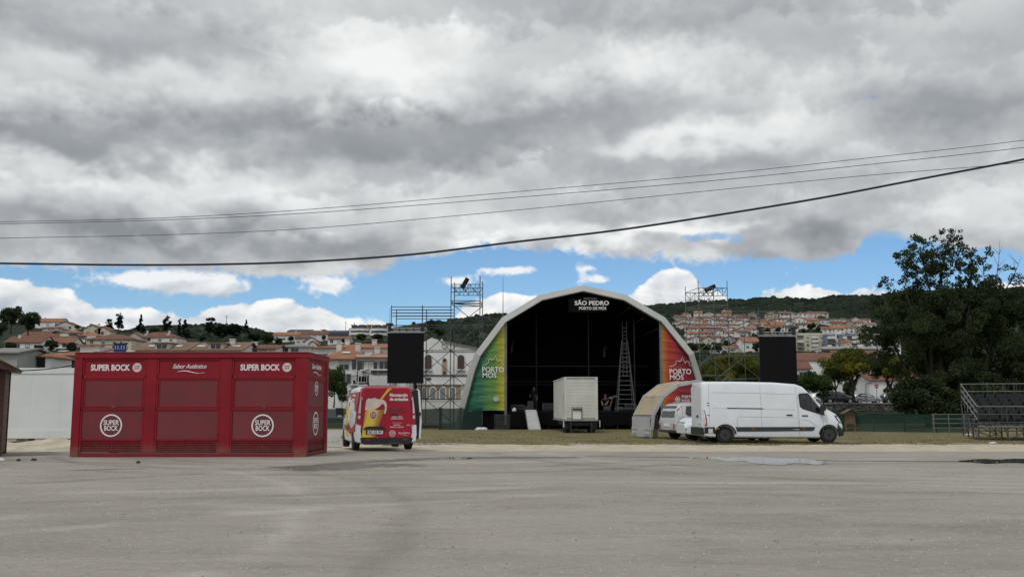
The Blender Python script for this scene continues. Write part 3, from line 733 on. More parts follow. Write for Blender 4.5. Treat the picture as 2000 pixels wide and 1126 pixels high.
# white site cabin behind the kiosks
CY = 40.2; cx0 = ux(-60, 800, CY)
cab = thing('site_cabin', 'long plain white cabin standing on blocks behind the red kiosk', 'cabin', (cx0, CY, -.12))
cl = ux(190, 800, CY)-cx0+2.2
z0 = .20; z1 = W(60, 722, CY).z+.12
mb = MB(); mb.box(0, 0, z0+.36, cl, 2.6, z1-.16); mb.obj('wall', M['white_m'], cab)
mb = MB(); mb.box(-.03, -.04, z1-.158, cl+.03, 2.64, z1+.08); mb.obj('roof_edge', M['white_m'], cab, bevel=.02)
mb = MB(); mb.box(-.02, -.03, z0, cl+.02, 2.63, z0+.358); mb.obj('floor_beam', M['white_m'], cab, bevel=.015)
for i in range(1, 6):
    mb = MB(); x = cl*i/6; mb.box(x-.008, -.004, z0+.36, x+.008, .02, z1-.16); mb.obj('panel_joint', M['white_m'], cab)
for i in range(5):
    mb = MB(); x = .3+(cl-1)*i/4; mb.box(x, .2, -.15, x+.5, .7, z0); mb.obj('support_block', M['concrete'], cab)

# ------------------------------------------------------------------ vehicles
class Body:
    """body shell lofted through cross-sections; x forward from the rear, y to the left, z up"""
    def __init__(s, st): s.st = st; s.sec = [s._sec(*q[1:]) for q in st]
    def _sec(s, zb, zt, w_, wt, belt=1.0, rr=.12):
        bz = min(belt, zb+(zt-zb)*.62); zr = zt-rr
        P = [(0, zb), (w_*.90, zb), (w_*.965, zb+.05), (w_*.99, zb+.22), (w_, (zb+.22+bz)/2), (w_, bz)]
        wr = wt+rr*.15
        for f in (.25, .5, .75, 1): P.append((w_+(wr-w_)*(f**1.25), bz+(zr-bz)*f))
        for k in range(1, 5):
            a = k/4*math.pi/2; P.append((wr-rr*1.5*(1-math.cos(a)), zr+rr*math.sin(a)*.92))
        P += [((wr-rr*1.5)*.5, zt-.004), (0, zt+.004)]
        return P
    def _at(s, x):
        xs = [q[0] for q in s.st]; i = max(0, min(len(xs)-2, sum(1 for a in xs if a <= x)-1)); f = max(0, min(1, (x-xs[i])/(xs[i+1]-xs[i])))
        return [(a[0]+(b[0]-a[0])*f, a[1]+(b[1]-a[1])*f) for a, b in zip(s.sec[i], s.sec[i+1])]
    def y(s, x, z):
        P = s._at(x)[1:-2]
        for (y0, z0_), (y1, z1_) in zip(P[:-1], P[1:]):
            if z0_ <= z <= z1_ and z1_ > z0_: return y0+(y1-y0)*(z-z0_)/(z1_-z0_)
        return P[0][0] if z < P[0][1] else P[-1][0]
    def build(s, name, mat, parent, wheels):
        mb = MB(); n = len(s.sec[0]); m = 2*n-2
        for q, P in zip(s.st, s.sec):
            full = [(a, b) for a, b in P]+[(-a, b) for a, b in P[-2:0:-1]]
            mb.v += [(q[0], a, b) for a, b in full]
        for i in range(len(s.st)-1):
            for k in range(m): mb.f.append((i*m+k, i*m+(k+1) % m, (i+1)*m+(k+1) % m, (i+1)*m+k)); mb.m.append(0)
        mb.f += [tuple(range(m-1, -1, -1)), tuple((len(s.st)-1)*m+k for k in range(m))]; mb.m += [0, 0]
        o = mb.obj('tmp', [mat, M['black']], None)
        for (x, r) in wheels:
            for sd in (-1, 1):
                c = MB(); c.lathe([(r, 0), (r, .36)], 28, 'y', (x, .62 if sd > 0 else -.98-.0, .0)) if sd > 0 else c.lathe([(r, 0), (r, .40)], 28, 'y', (x, -1.10, .0))
                for i_, v_ in enumerate(c.v): c.v[i_] = (v_[0], v_[1]*(1.0) if sd < 0 else v_[1]*1.0+.10*(v_[1] > .9), v_[2]+r*.80)
                co = c.obj('cut', M['black'], None); co.data.materials.append(M['black'])
                md = o.modifiers.new('b', 'BOOLEAN'); md.object = co; md.operation = 'DIFFERENCE'; md.solver = 'EXACT'
        dg = bpy.context.evaluated_depsgraph_get(); me = bpy.data.meshes.new_from_object(o.evaluated_get(dg))
        for q in list(COL.objects):
            if q.name.startswith('cut') or q.name.startswith('tmp'): bpy.data.objects.remove(q)
        me.materials.clear(); me.materials.append(mat)
        me.shade_smooth(); me.set_sharp_from_angle(angle=R(30))
        return link(name, me, parent)
    def panel(s, name, poly, mat, parent, side=1, off=.006, th=.02, sub=.35):
        """a piece laid on the side surface; poly in (x, z)"""
        pts = []
        for (a, b), (c, d) in zip(poly, poly[1:]+poly[:1]):
            k = max(1, int(math.hypot(c-a, d-b)/sub)); pts += [(a+(c-a)*i/k, b+(d-b)*i/k) for i in range(k)]
        n = len(pts); vs = [(x, side*(s.y(x, z)+off), z) for x, z in pts]+[(x, side*(s.y(x, z)+off-th), z) for x, z in pts]
        mb = MB(); mb.add(vs, [tuple(range(n)), tuple(range(2*n-1, n-1, -1))]+[(i, n+i, n+(i+1) % n, (i+1) % n) for i in range(n)])
        return mb.obj(name, mat, parent)
    def seam(s, name, pts, mat, parent, side=1, r=.006, sub=.2):
        P = []
        for (a, b), (c, d) in zip(pts[:-1], pts[1:]):
            k = max(1, int(math.hypot(c-a, d-b)/sub)); P += [(a+(c-a)*i/k, b+(d-b)*i/k) for i in range(k)]
        P.append(pts[-1]); mb = MB(); mb.path([(x, side*(s.y(x, z)+.001), z) for x, z in P], r, 4); return mb.obj(name, mat, parent)
def wheel(parent, x, y, r, wd=.2, side=1, spokes=7, rimmat=None):
    t = MB(); t.lathe([(r*.62, -wd/2), (r*.93, -wd/2), (r, -wd/2+.03), (r, wd/2-.03), (r*.93, wd/2), (r*.62, wd/2)], 32, 'y', (x, y, r)); o = t.obj('wheel', M['tyre'], parent, smooth=40)
    q = MB(); s = side; yo = y+s*wd*.5
    q.lathe([(r*.66, -.03), (r*.66, .004), (r*.60, .004), (r*.57, -.025)], 28, 'y', (x, yo, r))
    q.lathe([(r*.20, -.03), (r*.20, .012), (r*.06, .016)], 16, 'y', (x, yo if s > 0 else yo, r))
    for k in range(spokes):
        a = 2*math.pi*k/spokes; q.tube((x+math.cos(a)*r*.15, yo-s*.012, r+math.sin(a)*r*.15), (x+math.cos(a)*r*.6, yo-s*.006, r+math.sin(a)*r*.6), r*.07, 5)
    q.obj('rim', rimmat or M['rim'], o, smooth=40)
    b = MB(); b.lathe([(r*.58, -.02), (r*.58, .0)], 20, 'y', (x, yo-s*.04, r)); b.obj('brake_disc', M['black'], o)
    return o
def vehicle(name, label, loc, rz, cat, group=None): return thing(name, label, cat, loc, rz, group)

# --- long white panel van, seen from its right side (its front points right, away a little)
VZ = -.115; vx = ux(1374, 865, 40.0)
van = vehicle('panel_van', 'long white high-roofed panel van parked side-on with black lower trim', (vx, 40.0, VZ), R(3.2), 'van')
ST = [(0, .34, 2.40, .90, .80), (.05, .30, 2.49, .985, .87), (.3, .26, 2.52, 1.0, .90), (1.5, .24, 2.52, 1.02, .92), (3.0, .22, 2.49, 1.03, .92), (3.95, .22, 2.42, 1.03, .90), (4.25, .22, 2.32, 1.02, .86), (4.55, .22, 2.03, 1.01, .82, 1.0, .08),
      (4.85, .22, 1.72, 1.0, .82, 1.0, .08), (5.08, .22, 1.50, .99, .80, .95, .08), (5.35, .22, 1.36, .96, .76, .9, .08), (5.65, .24, 1.21, .89, .70, .85, .08), (5.85, .26, 1.02, .80, .60, .8, .07), (5.98, .28, .80, .66, .5, .7, .06)]
vb = Body(ST); S = -1                               # the right side faces the camera
# origin sits on the near rear corner, so shift the shell sideways
def shift(o, dy): o.location.y += dy; return o
HOLD = thing('x', 'x', 'x'); bpy.data.objects.remove(HOLD)
def vp(o): o.location.y += 1.02; return o
vp(vb.build('body', M['white'], van, [(.92, .40), (5.25, .40)]))
def arc(cx, cz, r, a0, a1, n=10): return [(cx+math.cos(R(a0+(a1-a0)*i/n))*r, cz+math.sin(R(a0+(a1-a0)*i/n))*r) for i in range(n+1)]
vp(vb.panel('door_window', [(4.06, 2.02), (4.02, 1.95), (4.05, 1.50), (4.16, 1.40), (4.86, 1.19), (4.97, 1.24), (4.93, 1.42), (4.50, 1.99), (4.42, 2.05)], M['black'], van, S, .022, .05))
vp(vb.panel('door_window_glass', [(4.10, 1.97), (4.09, 1.52), (4.50, 1.36), (4.50, 1.93), (4.40, 1.99)], M['glass'], van, S, .030)); vp(vb.panel('door_window_glass', [(4.54, 1.35), (4.84, 1.25), (4.88, 1.42), (4.54, 1.88)], M['glass'], van, S, .030))
vp(vb.panel('side_trim', [(0.06, .40), (.06, .66), (.44, .665), (.50, .66), (.5, .42)], M['black'], van, S, .012)); vp(vb.panel('side_trim', [(1.40, .48), (1.34, .665), (4.66, .665), (4.60, .53), (4.5, .50)], M['dark'], van, S, .016))
wa = arc(.92, .32, .47, 8, 172); vp(vb.panel('wheel_arch_trim', wa+arc(.92, .32, .405, 172, 8), M['black'], van, S, .012)); 
wa = arc(5.25, .32, .45, 6, 174); vp(vb.panel('wheel_arch_trim', wa+arc(5.25, .32, .405, 174, 6), M['black'], van, S, .008))
vp(vb.panel('front_bumper', [(5.68, .27), (5.62, .50), (5.66, .78), (5.80, .92), (5.90, .86), (5.97, .70), (5.97, .30)], M['black'], van, S, .045, .16, .12)); vp(vb.panel('bumper_reflector', [(.22, .42), (.22, .6), (.40, .6), (.40, .42)], M['white_old'], van, S, .02))
vp(vb.panel('slide_rail', [(1.02, 1.405), (1.02, 1.445), (2.50, 1.425), (2.50, 1.385)], M['black'], van, S, .010)); 
for a, b in ((3.47, 1.14), (4.12, 1.115)): vp(vb.panel('door_handle', [(a, b-.022), (a, b+.03), (a+.25, b+.03), (a+.25, b-.022)], M['black'], van, S, .022, .03))
for a in (.56, 2.02, 4.12): vp(vb.panel('marker_lamp', [(a, .57), (a, .61), (a+.11, .61), (a+.11, .57)], M['lamp_o'], van, S, .022))
vp(vb.panel('tail_lamp', [(.04, .70), (.02, 1.36), (.08, 1.36), (.17, 1.0), (.18, .70)], M['lamp_r'], van, S, .016)); vp(vb.panel('tail_lamp_clear', [(.05, .82), (.05, 1.06), (.11, 1.06), (.13, .82)], M['lamp_w'], van, S, .022))
vp(vb.panel('headlamp', [(5.56, 1.14), (5.68, 1.12), (5.86, .92), (5.88, .80), (5.74, .84), (5.64, .96)], M['glass'], van, S, .035, .06, .1)); vp(vb.panel('headlamp_lens', [(5.63, 1.08), (5.72, 1.06), (5.83, .92), (5.81, .86), (5.74, .88), (5.68, .96)], M['lamp_w'], van, S, .045, .03, .1))
SEAM = new_mat('panel_seam', (.18, .185, .19), .6)
for pts in ([(.28, .68), (.28, 2.40)], [(1.42, .68), (1.42, 1.05)], [(2.44, .24), (2.42, 1.4), (2.42, 2.38)], [(3.96, .24), (3.94, 1.5), (3.92, 2.30)], [(4.0, .3), (3.98, 1.9), (4.05, 2.06), (4.46, 2.08), (4.97, 1.46)], [(5.0, .45), (5.02, 1.1), (5.0, 1.40)], [(.45, 1.42), (3.85, 1.36)], [(.42, 2.06), (2.4, 2.04)], [(2.46, 2.03), (3.86, 1.99)],
            [(1.45, 1.08), (3.9, 1.04)], [(4.05, .98), (4.4, .92), (4.75, .68)]):
    vp(vb.seam('panel_seam', pts, SEAM, van, S, .0055))
for z in (1.13, 1.52, 1.62): vp(vb.panel('hinge', [(.20, z), (.20, z+.03), (.27, z+.03), (.27, z)], M['dark'], van, S, .012))
for x in (.92, 5.25): wheel(van, x, .10+.10, .34, .20, -1); wheel(van, x, 1.84, .34, .20, 1)
mb = MB(); mb.box(-.035, .05, .34, .06, 2.0, .64); mb.obj('rear_bumper', M['black'], van, bevel=.02)
mb = MB(); mb.box(-.013, .16, .66, .02, 1.015, 2.28); mb.obj('rear_door', M['white'], van, bevel=.008); mb = MB(); mb.box(-.013, 1.025, .66, .02, 1.88, 2.28); mb.obj('rear_door', M['white'], van, bevel=.008)
mb = MB(); mb.box(-.03, .70, 1.05, -.014, .98, 1.14); mb.obj('rear_handle', M['black'], van); mb = MB(); mb.box(-.03, .35, .80, -.014, .9, .92); mb.obj('number_plate', M['ink_w'], van)
mb = MB(); mb.box(.9, .35, .20, 5.0, 1.7, .30); mb.obj('chassis', M['black'], van)
mb = MB(); mb.X = Matrix.Translation((4.98, -.14, 1.36)); mb.prism([(-.13, -.20), (.06, -.22), (.12, -.12), (.10, .14), (.0, .22), (-.11, .16)], .13, 'y', 0); mi = mb.obj('wing_mirror', M['black'], van, bevel=.02)
mb = MB(); mb.X = Matrix.Translation((4.98, -.16, 1.30)); mb.box(.02, -.004, -.13, .10, .02, .02); mb.obj('mirror_lamp', M['white'], mi)

# --- red branded maintenance van seen from the rear
tvx, tvy = ux(697, 870, 31.15), 31.15
tv = vehicle('maintenance_van', 'white van with red beer-advert wrap seen from behind, side door slid open', (tvx, tvy, gz(tvx, tvy)), R(90+15.5), 'van')
ST = [(0, .30, 1.90, .86, .72, .95, .10), (.04, .26, 1.955, .935, .78, .95, .10), (.18, .24, 1.975, .965, .81, .95, .11), (1.2, .22, 1.985, .985, .82, .95, .11), (2.6, .22, 1.97, .99, .82, .95, .11), (3.3, .22, 1.93, .985, .80, .95, .11), (3.6, .22, 1.78, .98, .76, .95, .08),
      (4.0, .22, 1.42, .97, .74, .9, .07), (4.2, .22, 1.22, .95, .76, .8, .06), (4.6, .24, 1.08, .90, .68, .72, .06), (4.85, .26, .90, .80, .58, .6, .06), (4.97, .30, .70, .66, .5, .5, .05)]
tb = Body(ST)
def tp(o): o.location.y += -.93; return o
WRB = new_mat('white_paint_with_red_wrap', (.7, .71, .72), .32, coat=.35)
t_ = WRB.node_tree; s_ = t_.nodes.new('ShaderNodeSeparateXYZ'); t_.links.new(t_.nodes.new('ShaderNodeTexCoord').outputs['Object'], s_.inputs[0])
xx, zz_ = N(t_, s_.outputs[0]), N(t_, s_.outputs[2])
t_.links.new(mix(t_, sstep(zz_+xx*-.2, .80, .805)*sstep(xx*-1.0, -.21, -.205), (.70, .72, .75), (.36, .010, .032)), t_.nodes['Principled BSDF'].inputs['Base Color'])
tp(tb.build('body', WRB, tv, [(.95, .36), (3.88, .36)]))
tv.scale = (1, 1, 1.04)
REDW = new_mat('red_vinyl_wrap', (.36, .010, .032), .42, spec=.3, coat=.1, var=.10, vscale=.8)
BEER = new_mat('beer_print', (.62, .42, .03), .4); BEER2 = new_mat('amber_print', (.34, .17, .03), .4); FOAM = new_mat('foam_print', (.66, .56, .50), .5, var=.12, vscale=6)
def beer_mat(glass=False):
    m = new_mat('beer_print', (.66, .47, .04), .4)
    if glass:
        t = m.node_tree; b = t.nodes['Principled BSDF']; co = t.nodes.new('ShaderNodeTexCoord'); s_ = t.nodes.new('ShaderNodeSeparateXYZ'); t.links.new(co.outputs['Object'], s_.inputs[0])
        v = N(t, s_.outputs[1])+N(t, s_.outputs[2])*.22
        c = mix(t, sstep(v, -.50, -.26), (.34, .17, .03), (.74, .56, .06)); c = mix(t, sstep(v, -.10, .0), c, (.50, .33, .04)); t.links.new(c, b.inputs['Base Color'])
    return m
RY = lambda y, z, x=-.02: Matrix.Translation((x, y-.93, z)) @ Matrix(((0, 0, -1, 0), (-1, 0, 0, 0), (0, 1, 0, 0), (0, 0, 0, 1)))
def rear_poly(name, pts, mat, x, th=.004, parent=None):
    mb = MB(); mb.prism([(y-.93, z) for y, z in pts], th, 'x', x); return mb.obj(name, mat, parent or tv)
def rbox(x0, z0_, x1, z1_, r=.06, n=4):
    P = []
    for cx, cz, a in ((x1-r, z1_-r, 0), (x0+r, z1_-r, 90), (x0+r, z0_+r, 180), (x1-r, z0_+r, 270)): P += [(cx+math.cos(R(a+90*k/n))*r, cz+math.sin(R(a+90*k/n))*r) for k in range(n+1)]
    return P
def trap(x0, z0_, x1, z1_, inset, r=.05): return [(x*(1-inset*(max(0, z-1.0)/.95)), z) for x, z in rbox(x0, z0_, x1, z1_, r)]
rd = rear_poly('rear_door', trap(.30, .40, .83, 1.90, .14), REDW, -.016, .02); rd2 = rear_poly('rear_door', trap(-.83, .40, .294, 1.90, .14), REDW, -.016, .02)
sk = rear_poly('recess_shade_strip', trap(-.62, 1.16, .22, 1.30, .1, .06), new_mat('red_wrap_shade', (.20, .010, .02), .4), -.019, .004, rd2)  # flat strip in darker wrap red: shade of a recess put into the colour
g = rear_poly('beer_glass', [(.79, .42), (.40, .42), (.16, 1.24), (.68, 1.26)], beer_mat(True), -.021, .003); g.name = 'beer_glass_print'
rear_poly('glass_edge_print', [(.40, .42), (.36, .42), (.08, 1.28), (.16, 1.24)], BEER2, -.0205, .003)
rear_poly('foam_print', [(.70, 1.25), (.68, 1.42), (.655, 1.55), (.60, 1.60), (.50, 1.585), (.40, 1.62), (.30, 1.575), (.20, 1.57), (.10, 1.55), (.03, 1.48), (.0, 1.38), (.01, 1.25), (.04, 1.14), (.10, 1.13), (.08, 1.20), (.06, 1.32), (.09, 1.42), (.16, 1.43), (.22, 1.36), (.36, 1.27), (.50, 1.23), (.60, 1.22)], FOAM, -.024, .003)
rear_poly('pour_print', [(.24, 1.56), (.17, 1.55), (-.02, 1.78), (-.16, 1.905), (-.03, 1.905), (.10, 1.74)], beer_mat(), -.023, .003)
mb = MB(); mb.X = RY(.43, 1.09, -.026); ring(mb, 0, 0, .125, .018, 0, .003, 28, lambda a, b, c: (a, b, c)); mb.obj('badge_print', M['ink_w'], tv)
mb = MB(); mb.X = RY(.43, 1.09, -.025); disc(mb, 0, 0, .108, 0, .003, 28, lambda a, b, c: (a, b, c)); bd = mb.obj('badge_print', M['ink_r'], tv)
for i, tx in enumerate(('SUPER', 'BOCK')): text_obj('badge_text', tx, .07, M['ink_w'], bd, RY(.43, 1.125-.065*i, -.029), .02, width=.15)
text_obj('slogan_text', 'Manutenção', .135, M['ink_w'], tv, RY(-.375, 1.70, -.020), .035, width=.58); text_obj('slogan_text', 'de amizades', .135, M['ink_w'], tv, RY(-.385, 1.575, -.020), .035, width=.60)
for tx, z, wd in (('NÚMERO VERDE', 1.035, .34), ('ASSISTÊNCIA TÉCNICA', .975, .40), ('superbock.pt', .79, .22), ('facebook.com/superbock', .725, .45)): text_obj('small_text', tx, .052, M['ink_w'], tv, RY(-.33, z, -.020), .02, width=wd)
rear_poly('rule_line_print', [(-.18, .85), (-.49, .85), (-.49, .856), (-.18, .856)], M['ink_w'], -.019, .003)
emblem(tv, RY(-.19, .525, -.018), .10); script_logo(tv, RY(-.56, .53, -.020), .38, M['ink_w'])
rear_poly('door_handle', rbox(-.36, 1.075, -.12, 1.125, .02), M['black'], -.035, .02); rear_poly('badge_chrome', rbox(-.76, .765, -.64, .80, .01), M['alu'], -.024, .008)
rear_poly('plate_lamp_bar', [(.74, .655), (.66, .735), (.55, .75), (.2, .75), (.09, .735), (.02, .655)], M['black'], -.05, .035)
pl = rear_poly('number_plate', rbox(.10, .505, .66, .635, .01), M['ink_k'], -.034, .02); rear_poly('plate_face', rbox(.115, .517, .60, .623, .008), M['ink_w'], -.037, .003, pl); rear_poly('plate_band', rbox(.602, .517, .648, .623, .005), new_mat('blue_print', (.01, .04, .25), .5), -.037, .003, pl)
text_obj('plate_text', 'BO 43 HV', .105, M['ink_k'], pl, RY(.36, .57, -.039), .02, width=.42)
for s in (1, -1):
    lm = tp(tb.panel('tail_lamp', [(.0, .80), (.0, 1.66), (.04, 1.68), (.11, 1.30), (.17, .95), (.14, .80)], M['lamp_r'], tv, s, .010, .05))
    rear_poly('tail_lamp_rear', [(s*.80, .80), (s*.925, .80), (s*.935, 1.1), (s*.87, 1.5), (s*.835, 1.68), (s*.80, 1.66), (s*.80, 1.1)], M['lamp_r'], -.022, .03)
    rear_poly('tail_lamp_clear', [(s*.84, 1.14), (s*.905, 1.14), (s*.875, 1.42), (s*.835, 1.66), (s*.82, 1.66)], M['lamp_w'], -.026, .004); rear_poly('tail_lamp_clear', [(s*.84, .98), (s*.915, .98), (s*.912, 1.08), (s*.84, 1.08)], M['lamp_w'], -.026, .004)
    rear_poly('bumper_corner', [(s*.78, .26), (s*.93, .30), (s*.965, .50), (s*.955, .785), (s*.86, .785), (s*.80, .42)], M['white'], -.05, .08)
    rear_poly('door_hinge', rbox(s*.79-.012, 1.55, s*.79+.012, 1.63, .008), M['alu'], -.035, .02)
rear_poly('rear_bumper', [(.84, .40), (-.84, .40), (-.80, .26), (-.70, .20), (.70, .20), (.80, .26)], M['black'], -.065, .1)
for s in (.6, -.6): rear_poly('bumper_reflector', rbox(s-.07, .33, s+.07, .36, .01), M['lamp_r'], -.072, .01)
rear_poly('tow_step', [(-.05, .28), (-.42, .28), (-.42, .21), (-.05, .21)], M['dark'], -.09, .04); rear_poly('exhaust', rbox(-.42, .12, -.22, .20, .03), M['black'], .1, .3)
tp(tb.panel('side_wrap', [(.17, 1.80), (.15, .95), (.30, .60), (1.5, .50), (2.65, .66), (2.95, 1.2), (3.1, 1.80)], REDW, tv, 1, .020, .05))
tp(tb.panel('beer_glass_side_print', [(2.25, .40), (2.35, 1.05), (2.5, 1.35), (3.05, 1.30), (2.95, .9), (2.75, .40)], beer_mat(), tv, 1, .026)); tp(tb.panel('foam_side_print', [(2.5, 1.352), (2.35, 1.50), (2.6, 1.70), (3.0, 1.6), (3.05, 1.302)], FOAM, tv, 1, .026))
for i, (z, x0, x1) in enumerate(((1.66, 1.0, 1.8), (1.52, .9, 1.9), (1.12, .9, 1.7), (1.03, 1.0, 1.6))):
    h = .06 if i < 2 else .025; tp(tb.panel('side_text_print', [(x0, z), (x0, z+h), (x1, z+h+.03), (x1, z+.03)], M['ink_p'], tv, 1, .026, .006))
tp(tb.panel('sill_trim', [(1.9, .58), (1.9, .74), (3.3, .76), (3.25, .60)], M['dark'], tv, 1, .016))
tp(tb.panel('cab_window', [(3.12, 1.10), (3.15, 1.72), (3.45, 1.70), (3.98, 1.22), (3.95, 1.08)], M['glass'], tv, 1, .03, .06))
tp(tb.panel('cab_door_handle', [(3.12, .98), (3.12, 1.02), (3.32, 1.02), (3.32, .98)], M['black'], tv, 1, .02))
mb = MB(); mb.X = Matrix.Translation((3.85, .10, 1.15)); mb.prism([(-.05, -.12), (.22, -.12), (.24, .16), (-.03, .16)], .16, 'x', -.1); m_ = mb.obj('wing_mirror', M['black'], tv, bevel=.02); mb = MB(); mb.box(3.74, .13, 1.02, 3.80, .26, 1.06); mb.obj('mirror_lamp', M['lamp_w'], m_)
for x in (.95, 3.88): wheel(tv, x, -.93+.86, .33, .21, 1); wheel(tv, x, -.93-.86, .33, .21, -1)
mb = MB(); mb.box(.9, -.93-.7, .20, 4.0, -.93+.7, .30); mb.obj('chassis', M['black'], tv)
oy = [(1.00, 1.90), (1.075, 1.84), (1.13, 1.2), (1.145, .9), (1.12, .36)]
mb = MB(); mb.prism([(-.93-y-.012, z) for y, z in oy]+[(-.93-y+.05, z) for y, z in oy[::-1]], 1.35, 'x', .12); dr = mb.obj('sliding_door', M['white'], tv)
mb = MB(); mb.prism([(-.93-y+.052, z) for y, z in oy]+[(-.93-.94, .36), (-.93-.96, 1.0), (-.93-.84, 1.82)], 1.30, 'x', .14); mb.obj('door_gap_shade', M['black'], dr)  # black filler added in the gap behind the open door, standing for its shade
mb = MB(); mb.box(.07, -.93-1.12, 1.08, .13, -.93-1.03, 1.18); mb.obj('door_latch', M['black'], dr)

# ------------------------------------------------------------------ stage
SY = 67.0; GZ0 = -.12; SXC = ux(1140, 800, SY)
def sm(px): return px/ppm(SY)*1.0
stage = thing('concert_stage', 'big arched festival stage with black interior and pale grey canvas roof', 'stage', (SXC, SY, GZ0))
def loc(u, v, Y=SY): p = W(u, v, Y); return (p.x-SXC, p.z-GZ0)
def fabric_mat(name, c0, c1, c2, x0, x1, hz):
    m = bpy.data.materials.new(name); m.use_nodes = True; t = m.node_tree; b = t.nodes['Principled BSDF']; b.inputs['Roughness'].default_value = .75
    co = t.nodes.new('ShaderNodeTexCoord').outputs['Object']; s_ = t.nodes.new('ShaderNodeSeparateXYZ'); t.links.new(co, s_.inputs[0]); x = N(t, s_.outputs[0])+N(t, s_.outputs[2])*hz
    c = mix(t, sstep(x, x0, (x0+x1)/2), c0, c1); c = mix(t, sstep(x, (x0+x1)/2, x1), c, c2); t.links.new(c, b.inputs['Base Color'])
    mp = t.nodes.new('ShaderNodeMapping'); t.links.new(co, mp.inputs[0]); mp.inputs['Scale'].default_value = (.35, 1, 2.4)
    bp = t.nodes.new('ShaderNodeBump'); bp.inputs['Strength'].default_value = .8; bp.inputs['Distance'].default_value = .05
    t.links.new(noise(t, mp.outputs[0], 1.1, 4, .55, .6).s, bp.inputs['Height']); t.links.new(bp.outputs[0], b.inputs['Normal']); return m
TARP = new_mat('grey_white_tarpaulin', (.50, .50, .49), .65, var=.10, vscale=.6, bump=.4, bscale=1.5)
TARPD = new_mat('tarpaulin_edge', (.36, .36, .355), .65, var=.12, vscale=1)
DRAPE = new_mat('black_stage_drape', (.006, .006, .007), .9, spec=.06)
# outline of the roof shell (outer) and of the front rim (inner)
OUT = [(-8.75, 0.0), (-8.50, 1.6), (-7.84, 4.1), (-7.42, 5.2), (-5.60, 7.62), (-2.98, 9.20), (0, 9.86), (2.98, 9.20), (5.65, 7.62), (7.56, 5.2), (8.02, 3.6), (8.45, 1.6), (8.70, 0.0)]
def inset(P, w_):
    out = []
    for i, p in enumerate(P):
        a = Vector(P[max(i-1, 0)]); b = Vector(P[min(i+1, len(P)-1)]); d = (b-a).normalized(); n = Vector((d.y, -d.x)); out.append((p[0]+n.x*w_, max(p[1]+n.y*w_, 0)))
    return out
INN = inset(OUT, .43); BACK = [(x*.985, z*.985) for x, z in OUT]
for i in range(len(OUT)-1):                         # roof and wall panels of the shell, one sheet per facet
    (x0, z0_), (x1, z1_) = OUT[i], OUT[i+1]; (bx0, bz0), (bx1, bz1) = BACK[i], BACK[i+1]
    mb = MB(); k = .03; nx = 8; vs = []
    for t_ in (0, 1):
        for j in range(nx+1):
            f = j/nx; sag = -.06*math.sin(f*math.pi*4)**2
            for e in (0, 1):
                x = (x0 if e == 0 else x1); z = (z0_ if e == 0 else z1_); cxm = x*(1-.015*f); czm = z*(1-.015*f)
                vs.append((cxm*(1-.0) - (0 if t_ == 0 else math.copysign(.02, cxm)), .02+f*10.5, czm+(0 if t_ == 0 else -.05)+0*sag))
    n = 2*(nx+1); fs = []
    for j in range(nx): a = 2*j; fs += [(a, a+1, a+3, a+2), (n+a, n+a+2, n+a+3, n+a+1)]
    fs += [(0, n, n+1, 1), (2*nx, 2*nx+1, n+2*nx+1, n+2*nx)]
    fs += [(2*j, 2*j+2, n+2*j+2, n+2*j) for j in range(nx)]+[(2*j+1, n+2*j+1, n+2*j+3, 2*j+3) for j in range(nx)]
    mb.add(vs, fs); mb.obj('roof_sheet', TARP, stage)
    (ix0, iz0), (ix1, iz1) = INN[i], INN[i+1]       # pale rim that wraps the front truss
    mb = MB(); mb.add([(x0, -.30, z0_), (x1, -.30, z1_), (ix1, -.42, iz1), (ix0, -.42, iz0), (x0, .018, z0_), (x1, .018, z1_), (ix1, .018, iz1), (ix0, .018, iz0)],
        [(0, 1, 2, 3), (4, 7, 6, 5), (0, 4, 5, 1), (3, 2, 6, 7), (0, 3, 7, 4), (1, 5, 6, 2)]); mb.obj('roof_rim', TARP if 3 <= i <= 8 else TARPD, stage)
    mb = MB(); mb.tube((ix0, -.40, iz0), (ix1, -.40, iz1), .045, 6); mb.obj('edge_rope_tube', M['steel'], stage)
# back drape, side drapes, ceiling liner, deck
mb = MB(); mb.prism([p for p in inset(OUT, .5)], .05, 'y', 9.6); mb.obj('back_drape', DRAPE, stage)
for s in (-1, 1):
    mb = MB()
    for k in range(7): mb.box(s*5.35-.03, .7+k*1.25, 1.2, s*5.35+.03, .7+k*1.25+1.2, 7.3)
    mb.obj('side_drape', DRAPE, stage)
mb = MB(); L_ = [p for p in inset(OUT, .62)][3:10]
for y in (1.0,): mb.add([(x, y, z) for x, z in L_]+[(x, 9.5, z) for x, z in L_], [(i, i+1, len(L_)+i+1, len(L_)+i) for i in range(len(L_)-1)])
mb.obj('ceiling_liner', DRAPE, stage)
for x, z in (L_[2], L_[4]):
    pass
for f in (.0, .5, 1.0):                              # roof purlins seen under the right slope
    x = 3.3+f*1.9; z = 8.35-f*1.45; mb = MB(); mb.tube((x, .6, z), (x-.6, 9.3, z-.2), .06, 6); mb.obj('roof_purlin', M['steel_dk'], stage)
mb = MB(); mb.box(-5.55, .0, 1.12, 5.55, 9.5, 1.22); mb.obj('stage_deck', M['black'], stage)
mb = MB()
for k in range(23):
    x = -5.5+k*.5; zb = .12 if abs(x) > 4.2 else .28+.06*math.sin(k*1.7); mb.add([(x, -.02-.02*(k % 2), zb), (x+.5, -.02-.02*((k+1) % 2), zb), (x+.5, -.02-.02*((k+1) % 2), 1.20), (x, -.02-.02*(k % 2), 1.20)], [(0, 1, 2, 3)])
mb.obj('stage_skirt', DRAPE, stage, recalc=False)
